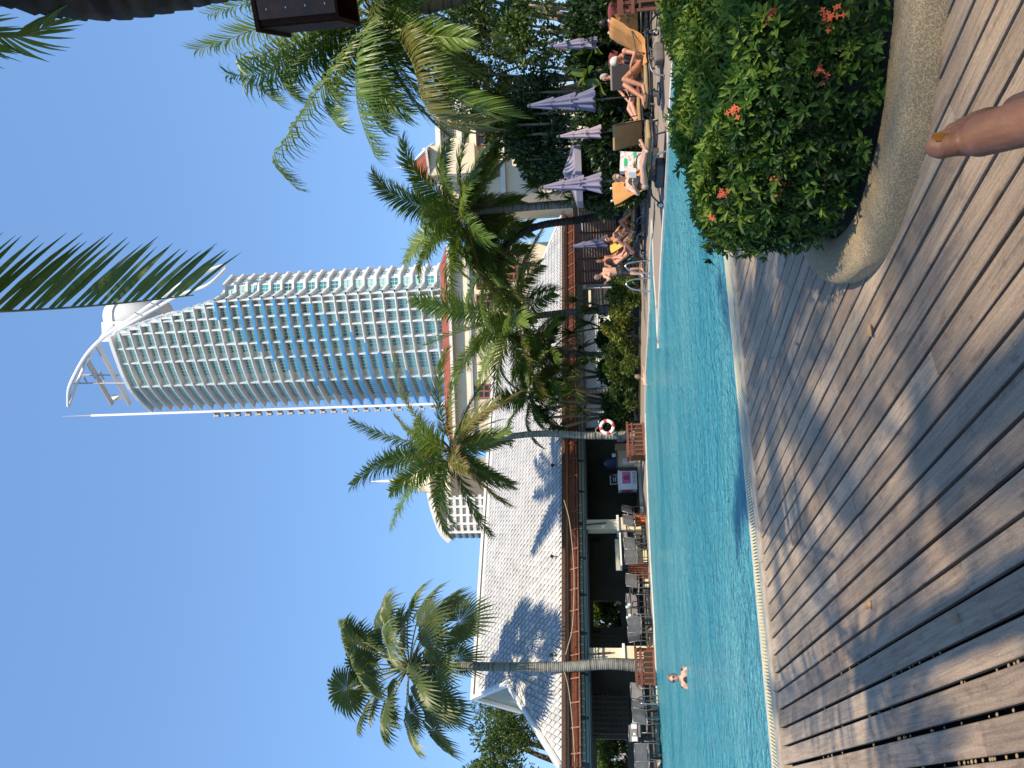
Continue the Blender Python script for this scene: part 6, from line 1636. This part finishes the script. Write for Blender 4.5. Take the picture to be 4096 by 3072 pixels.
b = MB(); b.add([(-.24, -.06, .38), (.24, -.06, .38), (.28, -.1, .86), (-.20, -.08, .90), (-.24, .1, .38), (.24, .1, .38), (.26, .08, .84), (-.2, .08, .88)], ((0, 1, 2, 3), (5, 4, 7, 6), (1, 5, 6, 2), (4, 0, 3, 7), (3, 2, 6, 7))); bd_ = b.build('body', M['tote_print'], tb)
b = MB(); b.add([(-.235, -.075, .50), (.245, -.075, .50), (.25, -.08, .57), (-.23, -.078, .57)], ((0, 1, 2, 3),)); b.add([(-.1, -.082, .72), (.1, -.086, .70), (.12, -.09, .78), (-.08, -.086, .80)], ((0, 1, 2, 3),)); b.build('green_stripe', M['tote_green'], bd_)
b = MB(); b.box((0, 0, .18), (.5, .4, .36)); b.build('side_table', M['dark_metal'], tb)
p = gnd(2585, 497)
for k, lab in enumerate(('white trainer nearer the pool beside the tan lounger wheel', 'white trainer farther from the pool beside the tan lounger wheel')):
    b = MB(); n = 12; b.prism([(.14 * math.cos(6.283 * q / n), .05 * math.sin(6.283 * q / n)) for q in range(n)], 0, .035); b.ball((.05, 0, .045), (.085, .045, .035), 10, 6); b.ball((-.07, 0, .06), (.06, .042, .055), 10, 6)
    o = b.build('trainer', M['napkin'], loc=(p.x + .2, p.y + .14 * k, 0), rot=(0, 0, .2 + .15 * k), smooth=True); tag(o, lab, 'shoe', 'white trainers')
bag('open black holdall on the deck under the reading woman\'s lounger', V(4.35, 15.95, 0), (.6, .3, .2), 'dark_metal', -.9)
# ---- wooden lamp hood fixed on the near palm trunk
mk('hood_wood', (.028, .013, .008), (.05, .022, .012), scale=3, spec=.15, rough=.85, stretch=(1, 1, 8), bump=.2)
hp = at(1250, -20, 3.9); hd_ = empty('wooden_lamp_hood', at(1250, -116, 4.1), 'dark wooden lamp box fixed to the palm trunk at the right edge', 'lamp')
xx = V(.93, -.36, 0).normalized(); yy = V(.36, .93, 0).normalized()
zt, zb = at(1103, 100, 3.85).z, at(1398, 70, 3.85).z; cx_ = at(1250, 20, 3.9)
lx = at(1250, 100, 3.85); 
hw = .20; cc = V(lx.x, 3.85, 0) + xx * hw
for nm, off, ax_, L_ in (('side_board', -yy * .19, xx, .40), ('side_board', yy * .19, xx, .40), ('side_board', -xx * .20, yy, .36), ('side_board', xx * .20, yy, .36)):
    b = MB(); nn = off.normalized(); b.box(cc + off + V(0, 0, (zt + zb) / 2), (L_, .022, zt - zb), 0, (ax_, nn, V(0, 0, 1))); b.wbuild(nm, 'hood_wood', hd_)
b = MB(); b.box(cc + V(0, 0, zt + .012), (.46, .44, .022), 0, (xx, yy, V(0, 0, 1))); b.wbuild('top_board', 'hood_wood', hd_)
b = MB(); b.box(cc - yy * .208 - xx * .13 + V(0, 0, (zt + zb) / 2), (.09, .014, (zt - zb) * .98), 0, (xx, yy, V(0, 0, 1))); tb_ = b.wbuild('trim_board', 'dark_wood', hd_)
for k in range(4):
    b = MB(); b.ball(cc - yy * .217 - xx * .13 + V(0, 0, lerp(zb, zt, (k + .5) / 4)), .006, 6, 5); b.wbuild('screw', 'steel', tb_)
b = MB(); b.beam(cc + V(0, 0, (zt + zb) / 2), at(1250, -116, 4.2), .06, .08); b.wbuild('bracket', 'hood_wood', hd_)
# ================================================================== PEOPLE
mk('skin_tan', (.46, .21, .125), (.42, .185, .105), scale=9, rough=.5); mk('skin_pale', (.62, .36, .265), (.57, .32, .23), scale=9, rough=.5); mk('skin_pink', (.58, .29, .21), (.54, .25, .18), scale=9, rough=.5)
mk('skin_foot', (.185, .086, .050), (.14, .063, .037), scale=22, rough=.55, bump=.10, bscale=110, spec=.35)  # skin colour darkened to stand for the shade on the foot
mk('hair_white', (.62, .60, .54), (.48, .46, .41), scale=30, rough=.7); mk('hair_brown', (.16, .11, .08), (.22, .17, .13), scale=30, rough=.7); mk('hair_dark', (.018, .014, .012), (.03, .022, .018), scale=30, rough=.5); mk('hair_grey', (.36, .36, .37), (.28, .28, .29), scale=30, rough=.7)
mk('cloth_black', (.016, .016, .02), rough=.7); mk('cloth_blue', (.02, .13, .50), (.015, .10, .42), scale=8, rough=.7); mk('cloth_teal', (.04, .16, .28), (.03, .10, .2), scale=20, rough=.7); mk('gold_nail', (.80, .36, .10), rough=.22, metal=.85)
def capsule(mb, a, b, ra, rb, n=12):
    a = Vector(a); b = Vector(b)
    mb.tube([lerp(a, b, k / 4) for k in range(5)], [lerp(ra, rb, k / 4) for k in range(5)], n); mb.ball(a, ra, n, 8); mb.ball(b, rb, n, 8)
def fuse(mb, name, m, root, voxel, smooth=4):
    "one continuous skin from overlapping limbs"
    me = mb.mesh(m, True, name); tmp = bpy.data.objects.new('tmp', me); COL.objects.link(tmp)
    r = tmp.modifiers.new('r', 'REMESH'); r.mode = 'VOXEL'; r.voxel_size = voxel; r.use_smooth_shade = True
    s = tmp.modifiers.new('s', 'SMOOTH'); s.factor = .5; s.iterations = smooth
    dg = bpy.context.evaluated_depsgraph_get(); ev = tmp.evaluated_get(dg); nm = bpy.data.meshes.new_from_object(ev)
    bpy.data.objects.remove(tmp); 
    if not nm.materials: nm.materials.append(m)
    nm.polygons.foreach_set('use_smooth', [True] * len(nm.polygons))
    return wparent(link(name, nm), root)
def garment(body, name, m, spheres, root, off=.008, cut=None):
    "cloth or hair: the body's own surface inside those balls, lifted a little"
    me = body.data; n = len(me.polygons); cen = np.empty(n * 3); me.polygons.foreach_get('center', cen); cen = cen.reshape(-1, 3)
    keep = np.zeros(n, bool)
    for c, r in spheres: keep |= ((cen - np.array(c)) ** 2).sum(1) < r * r
    for c, d in (cut or []): keep &= ((cen - np.array(c)) @ np.array(d)) < 0
    ids = np.nonzero(keep)[0]
    if len(ids) < 8: return None
    co = np.empty(len(me.vertices) * 3); me.vertices.foreach_get('co', co); co = co.reshape(-1, 3)
    no = np.empty(len(me.vertices) * 3); me.vertices.foreach_get('normal', no); no = no.reshape(-1, 3)
    mp = {}; vs = []; fs = []
    for i in ids:
        f = []
        for v in me.polygons[int(i)].vertices:
            if v not in mp: mp[v] = len(vs); vs.append(tuple(co[v] + no[v] * off))
            f.append(mp[v])
        fs.append(tuple(f))
    mb = MB(); mb.add(vs, fs); return mb.wbuild(name, m, root, True)

def person(label, J, skin, hair, face, Hs=1.0, voxel=.014, clothes=(), group='people around the pool', sun=False, base=None, hairlen=0.0, build=1.0, fingers=False, missing=()):
    """J: joints in world space - head, neck, chest, pelvis, and lists sh/el/wr/ha, hip/kn/an/to with two entries each"""
    root = empty('person', base if base is not None else V(J['pelvis'].x, J['pelvis'].y, 0), label, 'person', group)
    k = Hs; mb = MB(); B = build
    up = (J['head'] - J['neck']).normalized(); fc = Vector(face); fc = (fc - up * fc.dot(up)).normalized(); sd = up.cross(fc)
    hd = J['head']; ax = (sd, fc, up)
    mb.ball(hd + up * .015 * k, (.074 * k, .092 * k, .108 * k), 16, 12, 0, ax); mb.ball(hd + fc * .028 * k - up * .055 * k, (.054 * k, .058 * k, .062 * k), 12, 9, 0, ax)
    mb.ball(hd + fc * .094 * k - up * .012 * k, (.013 * k, .018 * k, .022 * k), 8, 6, 0, ax); mb.ball(hd + fc * .078 * k + up * .03 * k, (.048 * k, .018 * k, .012 * k), 8, 6, 0, ax)
    mb.ball(hd + fc * .083 * k - up * .05 * k, (.024 * k, .012 * k, .01 * k), 8, 6, 0, ax)
    for s in (-1, 1): mb.ball(hd + sd * .074 * k * s - up * .005 * k, (.012 * k, .02 * k, .03 * k), 8, 6, 0, ax)
    capsule(mb, J['neck'] - up * .03 * k, hd - up * .06 * k, .054 * k * B, .050 * k)
    ch, pe = J['chest'], J['pelvis']; waist = lerp(ch, pe, .58)
    sh, hp = J['sh'], J['hip']
    capsule(mb, sh[0], sh[1], .066 * k * B, .066 * k * B); capsule(mb, J['neck'], ch, .06 * k, .11 * k * B)
    for s in (0, 1): capsule(mb, lerp(ch, sh[s], .5), lerp(waist, hp[s], .45), .098 * k * B, .092 * k * B)
    capsule(mb, ch, waist, .118 * k * B, .108 * k * B); capsule(mb, waist, pe, .108 * k * B, .12 * k * B); capsule(mb, hp[0], hp[1], .105 * k * B, .105 * k * B)
    for s in (0, 1):
        if ('arm', s) not in missing:
            capsule(mb, sh[s], J['el'][s], .050 * k * B, .040 * k * B); capsule(mb, J['el'][s], J['wr'][s], .041 * k * B, .027 * k)
            w, h = J['wr'][s], J['ha'][s]; d = (h - w).normalized(); sdv = d.cross(V(0, 0, 1)); sdv = sdv.normalized() if sdv.length > .1 else V(1, 0, 0); nn = sdv.cross(d)
            pm = w + d * .055 * k
            mb.ball(pm, (.050 * k, .036 * k, .017 * k), 10, 7, 0, (d, sdv, nn)); capsule(mb, w, pm, .026 * k, .022 * k)
            for q, (o, ln) in enumerate(((-.028, .062), (-.010, .074), (.010, .070), (.027, .054))):
                p0 = pm + d * .04 * k + sdv * o * k; p1 = p0 + d * ln * .5 * k + sdv * o * .25 * k - nn * .008 * k; capsule(mb, p0, p1, .0095 * k, .009 * k, 8); capsule(mb, p1, p1 + d * ln * .5 * k - nn * .02 * k, .009 * k, .0078 * k, 8)
            t0 = w + d * .03 * k - sdv * .028 * k; capsule(mb, t0, t0 + (d * .6 - sdv * .8).normalized() * .055 * k, .0115 * k, .0095 * k, 8)
        if ('leg', s) not in missing:
            capsule(mb, hp[s], J['kn'][s], .088 * k * B, .056 * k * B); kn, an = J['kn'][s], J['an'][s]; cf = lerp(kn, an, .3)
            capsule(mb, kn, cf, .054 * k * B, .057 * k * B); capsule(mb, cf, an, .057 * k * B, .036 * k)
            to = J['to'][s]; d = (to - an).normalized(); capsule(mb, an, lerp(an, to, .55), .038 * k, .034 * k); capsule(mb, lerp(an, to, .55), to, .036 * k, .024 * k)
            heel = an - d * .04 * k + (an - kn).normalized() * .03 * k; mb.ball(heel, .036 * k, 10, 7)
            sv = d.cross(an - kn); sv = sv.normalized() if sv.length > .001 else V(1, 0, 0)
            for q in range(5): p0 = to + sv * (q - 2) * .0165 * k; capsule(mb, p0 - d * .02 * k, p0 + d * (.03 - .004 * abs(q - 1)) * k, .0105 * k, .009 * k, 8)
    body = fuse(mb, 'body', M[skin], root, voxel)
    # hair: the crown and back of the head
    hs = [(tuple(hd + up * .05 * k - fc * .03 * k), .125 * k)]
    cut = [(tuple(hd + fc * .035 * k + up * .045 * k), tuple((fc * .9 - up * .55).normalized()))]
    garment(body, 'hair', hair, hs, root, .014 * k, cut)
    if hairlen:
        mb = MB(); mb.ball(hd - fc * .05 * k - up * .02 * k, (.085 * k, .07 * k, .12 * k), 12, 9, 0, ax); mb.ball(hd - fc * .05 * k - up * (.02 + hairlen * .5) * k, (.07 * k, .055 * k, hairlen * k), 12, 9, 0, ax); mb.wbuild('hair', hair, root, True)
    # eyes or sunglasses
    if sun:
        mb = MB()
        for s in (-1, 1): mb.ball(hd + fc * .084 * k + sd * .032 * s * k + up * .012 * k, (.026 * k, .012 * k, .018 * k), 10, 7, 0, ax); mb.beam(hd + fc * .078 * k + sd * .055 * s * k + up * .014 * k, hd - fc * .01 * k + sd * .083 * s * k + up * .012 * k, .006, .006)
        mb.beam(hd + fc * .094 * k - sd * .012 * k + up * .014 * k, hd + fc * .094 * k + sd * .012 * k + up * .014 * k, .006, .006); mb.wbuild('sunglasses', 'black', root, True)
    else:
        mb = MB()
        for s in (-1, 1): mb.ball(hd + fc * .080 * k + sd * .031 * s * k + up * .010 * k, (.014 * k, .008 * k, .008 * k), 8, 6, 0, ax)
        mb.wbuild('eyes', 'hair_dark', root, True)
    for nm, m, sph, off in clothes: garment(body, nm, m, sph, root, off)
    return root, body
def px(x, y, Y): return at(x, y, Y)
AW = lambda *a: [px(*p) for p in a]

# woman with white hair on the orange towel, sitting with knees up, looking left
J = dict(head=px(2462, 244, 15.35), neck=px(2486, 226, 15.45), chest=px(2512, 226, 15.50), pelvis=px(2572, 246, 15.55),
         sh=AW((2500, 205, 15.28), (2502, 246, 15.72)), el=AW((2540, 212, 15.18), (2540, 268, 15.75)), wr=AW((2524, 258, 15.15), (2530, 292, 15.5)), ha=AW((2520, 290, 15.2), (2528, 312, 15.4)),
         hip=AW((2572, 246, 15.42), (2572, 250, 15.72)), kn=AW((2497, 318, 15.25), (2500, 340, 15.62)), an=AW((2572, 343, 15.2), (2572, 392, 15.5)), to=AW((2578, 372, 15.15), (2575, 420, 15.45)))
person('white-haired woman in a dark bikini sitting with knees up on the orange towel', J, 'skin_tan', 'hair_white', (-.9, -.45, -.15), voxel=.010,
       clothes=[('bikini_top', 'cloth_black', [(tuple(lerp(J['chest'], J['sh'][0], .35) + V(-.05, -.06, -.03)), .10), (tuple(lerp(J['chest'], J['sh'][1], .3) + V(-.1, 0, -.03)), .10)], .006), ('bikini_bottom', 'cloth_black', [(tuple(J['pelvis'] + V(.02, 0, 0)), .165)], .006)])
# reader
J = dict(head=px(2474, 712, 16.15), neck=px(2505, 722, 16.2), chest=px(2530, 728, 16.15), pelvis=px(2578, 735, 15.95),
         sh=AW((2515, 752, 16.1), (2512, 694, 16.3)), el=AW((2552, 776, 15.95), (2540, 670, 16.15)), wr=AW((2536, 744, 15.75), (2535, 655, 15.8)), ha=AW((2531, 728, 15.7), (2538, 640, 15.7)),
         hip=AW((2578, 742, 15.88), (2576, 722, 16.1)), kn=AW((2572, 668, 15.55), (2568, 650, 15.75)), an=AW((2584, 604, 15.2), (2578, 592, 15.45)), to=AW((2562, 562, 15.15), (2560, 580, 15.35)))
person('woman in dark swimsuit and sunglasses reading on the lounger nearest the pool', J, 'skin_pale', 'hair_brown', (.25, -.95, -.1), voxel=.010, sun=True,
       clothes=[('swimsuit', 'cloth_black', [(tuple(lerp(J['chest'], J['pelvis'], .15) + V(0, -.05, 0)), .13), (tuple(lerp(J['chest'], J['pelvis'], .6)), .17), (tuple(J['pelvis']), .17)], .006)])
bk = px(2534, 690, 15.7); b = MB(); r_ = empty('book', bk, 'open paperback held by the reading woman', 'book')
for s in (-1, 1): b.box(bk + V(.05 * s, .02, .02), (.11, .02, .16), 0, (V(.9, .4 * s, 0).normalized(), V(-.4 * s, .9, 0).normalized(), V(0, -.3, .95).normalized()))
b.wbuild('pages', 'napkin', r_)
# two sunbathers on the burgundy loungers behind
def lying(label, root_h, axis, z, skin, hair, clothes_m, knee=.0, Hs=.97, sun=False, group='people around the pool', lean=.55, armup=False, **kw):
    a = Vector((axis[0], axis[1], 0)).normalized(); s = Vector((-a.y, a.x, 0)); o = Vector((root_h[0], root_h[1], 0)); P_ = lambda x, y, zz: o + a * x + s * y + V(0, 0, zz)
    J = dict(pelvis=P_(.86, 0, z + .13), chest=P_(.62, 0, z + .48), neck=P_(.50, 0, z + .64), head=P_(.47, 0, z + .80), sh=[P_(.55, -.17, z + .58), P_(.55, .17, z + .58)], el=[P_(.78, -.26, z + .40), P_(.78, .26, z + .40)],
             wr=[P_(.98, -.20, z + .30), P_(.98, .20, z + .30)] if not armup else [P_(.72, -.12, z + .66), P_(.98, .2, z + .3)], ha=[P_(1.08, -.15, z + .27), P_(1.08, .15, z + .27)] if not armup else [P_(.66, -.06, z + .72), P_(1.08, .15, z + .27)],
             hip=[P_(.88, -.10, z + .12), P_(.88, .10, z + .12)], kn=[P_(1.28, -.12, z + .14 + knee), P_(1.30, .12, z + .14 + knee * .5)], an=[P_(1.66 - knee * .3, -.11, z + .09), P_(1.68 - knee * .1, .11, z + .09)], to=[P_(1.76 - knee * .3, -.12, z + .17), P_(1.78 - knee * .1, .12, z + .17)])
    top = lerp(J['chest'], J['neck'], .1) + a * .05
    cl = [('swimwear', clothes_m, [(tuple(J['pelvis']), .17)], .006)]
    if kw.get('two', True): cl.append(('bikini_top', clothes_m, [(tuple(top + s * .07), .10), (tuple(top - s * .07), .10)], .006))
    return person(label, J, skin, hair, a * 1.0 + V(0, 0, .1), Hs, kw.get('voxel', .014), cl, group, sun, hairlen=kw.get('hairlen', 0))
lying('woman in blue bikini reclining on the burgundy lounger farthest back', (8.35, 19.48), (-1.9, -.3), .33, 'skin_tan', 'hair_dark', 'cloth_teal', hairlen=.12)
lying('grey-haired sunbather with pale legs on the burgundy lounger', (7.85, 18.28), (-1.9, -.3), .33, 'skin_pink', 'hair_grey', 'cloth_black', knee=.12, two=False)
# group near the twin trunks
H4 = Vector((pe4.x - .25, 23.4, 0)); A4 = Vector((1.2, -1.5, 0))
lying('dark-haired woman reclining on the yellow towel', (H4.x, H4.y), (A4.x, A4.y), .34, 'skin_tan', 'hair_dark', 'cloth_black', knee=.28, hairlen=.14, sun=True)
lying('sunbather lying beside the yellow towel with one arm raised', (pe4.x - .95, 23.5), (1.35, -1.3), .30, 'skin_pink', 'hair_brown', 'cloth_black', knee=.2, armup=True, two=False)
lying('man in bright blue shorts reclining on the dotted cushion', (pg.x - .55, 23.6), (1.45, -1.2), .34, 'skin_pink', 'hair_dark', 'cloth_blue', knee=.36, sun=True, two=False)
lying('sunbather on the burgundy towel half hidden by the slatted planter', (8.2, 16.9), (.4, 1.9), .33, 'skin_tan', 'hair_dark', 'cloth_black', knee=.2)
# standing pair by the rails
YS = 22.7
J = dict(head=px(2390, 1108, YS - .15), neck=px(2410, 1096, YS), chest=px(2436, 1088, YS), pelvis=px(2486, 1082, YS), sh=AW((2418, 1076, YS + .1), (2420, 1106, YS - .15)), el=AW((2440, 1094, YS - .15), (2440, 1116, YS - .3)), wr=AW((2428, 1124, YS - .3), (2424, 1128, YS - .35)), ha=AW((2422, 1134, YS - .35), (2416, 1136, YS - .4)),
         hip=AW((2486, 1074, YS + .05), (2486, 1092, YS - .05)), kn=AW((2525, 1078, YS), (2525, 1094, YS - .1)), an=AW((2566, 1074, YS + .1), (2566, 1096, YS - .1)), to=AW((2573, 1082, YS - .05), (2573, 1106, YS - .25)))
person('standing man in black shorts bending over his phone by the pool rails', J, 'skin_pale', 'hair_brown', (-.7, -.5, -.5), .93, .014, [('shorts', 'cloth_black', [(tuple(J['pelvis']), .2), (tuple(lerp(J['hip'][0], J['kn'][0], .45)), .13), (tuple(lerp(J['hip'][1], J['kn'][1], .45)), .13)], .014)])
J = dict(head=px(2395, 1044, YS + .5), neck=px(2416, 1042, YS + .5), chest=px(2440, 1044, YS + .5), pelvis=px(2486, 1040, YS + .5), sh=AW((2424, 1028, YS + .55), (2424, 1060, YS + .4)), el=AW((2455, 1022, YS + .5), (2445, 1068, YS + .2)), wr=AW((2470, 1030, YS + .4), (2440, 1078, YS)), ha=AW((2478, 1034, YS + .35), (2436, 1088, YS - .1)),
         hip=AW((2486, 1030, YS + .55), (2486, 1050, YS + .45)), kn=AW((2525, 1032, YS + .5), (2525, 1050, YS + .4)), an=AW((2562, 1032, YS + .6), (2562, 1050, YS + .5)), to=AW((2568, 1034, YS + .4), (2568, 1054, YS + .3)))
person('dark-haired woman standing behind the man in black shorts', J, 'skin_tan', 'hair_dark', (-.6, -.8, -.1), .9, .014, [('bikini_bottom', 'cloth_black', [(tuple(J['pelvis']), .17)], .008), ('bikini_top', 'cloth_black', [(tuple(J['chest'] + V(-.05, -.1, .03)), .12)], .008)], hairlen=.1)
# bather at the far pool edge
YB = 25.6; J = dict(head=px(2553, 1508, YB), neck=px(2573, 1516, YB), chest=px(2588, 1520, YB), pelvis=px(2640, 1522, YB), sh=AW((2580, 1536, YB - .1), (2578, 1498, YB + .1)), el=AW((2600, 1545, YB - .2), (2580, 1482, YB + .3)), wr=AW((2612, 1530, YB - .3), (2574, 1470, YB + .5)), ha=AW((2616, 1524, YB - .3), (2571, 1462, YB + .55)),
     hip=AW((2642, 1530, YB), (2642, 1512, YB)), kn=AW((2690, 1530, YB - .1), (2690, 1512, YB - .1)), an=AW((2730, 1530, YB + .1), (2730, 1512, YB + .1)), to=AW((2740, 1532, YB - .1), (2740, 1514, YB - .1)))
person('pale bather standing in the water leaning on the far pool edge', J, 'skin_pale', 'hair_brown', (.5, .8, 0), 1.0, .016, [('trunks', 'cloth_black', [(tuple(J['pelvis']), .2)], .01)])
# swimmer with sunglasses
YW = 15.6; J = dict(head=px(2694, 2712, YW), neck=px(2722, 2712, YW), chest=px(2748, 2712, YW), pelvis=px(2840, 2712, YW + .1), sh=AW((2736, 2680, YW - .02), (2736, 2742, YW - .02)), el=AW((2772, 2662, YW - .1), (2772, 2760, YW - .1)), wr=AW((2800, 2665, YW - .3), (2800, 2757, YW - .3)), ha=AW((2806, 2680, YW - .36), (2806, 2742, YW - .36)),
     hip=AW((2840, 2695, YW + .1), (2840, 2728, YW + .1)), kn=AW((2920, 2695, YW + .1), (2920, 2728, YW + .1)), an=AW((2990, 2695, YW + .3), (2990, 2728, YW + .3)), to=AW((3000, 2695, YW + .2), (3000, 2728, YW + .2)))
person('swimmer with dark glasses and dark straps, head and shoulders above the water', J, 'skin_pale', 'hair_brown', (.15, -1, .1), .96, .012, [('swimsuit', 'cloth_black', [(tuple(J['chest'] + V(0, 0, -.02)), .13), (tuple(J['sh'][0] + V(.03, -.04, .06)), .035), (tuple(J['sh'][1] + V(-.03, -.04, .06)), .035)], .006)], sun=True)
# the photographer's own feet
ph = empty('person', V(.3, .6, .5), 'bare foot with a gold painted toenail reaching in from the bottom right', 'person')
mb = MB(); D = 1.16
def fx(x, y, dd=0.0): return at(x, y, D + dd)
capsule(mb, fx(4900, 250, -.34), fx(4400, 420, -.14), .050, .040, 16); capsule(mb, fx(4400, 420, -.14), fx(4120, 484, -.07), .042, .034, 16); capsule(mb, fx(4120, 484, -.07), fx(3930, 540, -.02), .034, .0305, 16)
capsule(mb, fx(3930, 545, -.02), fx(3868, 566, 0), .0295, .0215, 16); capsule(mb, fx(3868, 566, 0), fx(3815, 580, 0), .0215, .0170, 16); capsule(mb, fx(3815, 580, 0), fx(3770, 586, .006), .0170, .0178, 16); capsule(mb, fx(3770, 588, .006), fx(3746, 586, .01), .0180, .0160, 16)
capsule(mb, fx(4120, 470, .0), fx(3960, 505, .05), .034, .022, 14); capsule(mb, fx(4300, 410, -.04), fx(4080, 440, .05), .04, .026, 14)
for (xa, ya, xb, yb, dd, r) in ((3920, 520, 3778, 548, .026, .0125), (3945, 498, 3808, 520, .045, .0118), (3970, 478, 3845, 497, .062, .0112), (4000, 455, 3890, 474, .078, .0108)):
    capsule(mb, fx(xa, ya, dd), fx((xa + xb) / 2, (ya + yb) / 2 - 8, dd), r * 1.1, r, 12); capsule(mb, fx((xa + xb) / 2, (ya + yb) / 2 - 8, dd), fx(xb, yb, dd + .006), r, r * .95, 12)
ft = fuse(mb, 'foot', M['skin_foot'], ph, .0028, 6)
# nail: a curved plate on the upper side of the big toe
c = fx(3752, 584, .01); t = (fx(3720, 586, .01) - fx(3800, 583, .01)).normalized(); vw = (CAMPOS - c).normalized(); upn = (V(.62, -.55, .45)); upn = (upn - t * upn.dot(t)).normalized(); sdn = t.cross(upn)
mb = MB(); vs = []; fs = []; n = 7
for i in range(6):
    for j in range(n):
        a = lerp(-.85, .85, j / (n - 1)); f = i / 5; w_ = 1 - .25 * f ** 3
        vs.append(c + t * (lerp(-.009, .0135, f)) + (upn * math.cos(a * w_) + sdn * math.sin(a * w_)) * (.0200 - .0016 * f * f))
for i in range(5):
    for j in range(n - 1): fs.append((i * n + j, i * n + j + 1, (i + 1) * n + j + 1, (i + 1) * n + j))
mb.add(vs, fs); mb.wbuild('toenail', 'gold_nail', ft, True)
mb = MB(); capsule(mb, at(4700, 1900, .95), at(4300, 1925, 1.08), .042, .034, 14); capsule(mb, at(4300, 1925, 1.08), at(4190, 1938, 1.13), .032, .019, 14); capsule(mb, at(4190, 1938, 1.13), at(4144, 1944, 1.14), .018, .0165, 14); fuse(mb, 'foot', M['skin_foot'], ph, .004, 5)
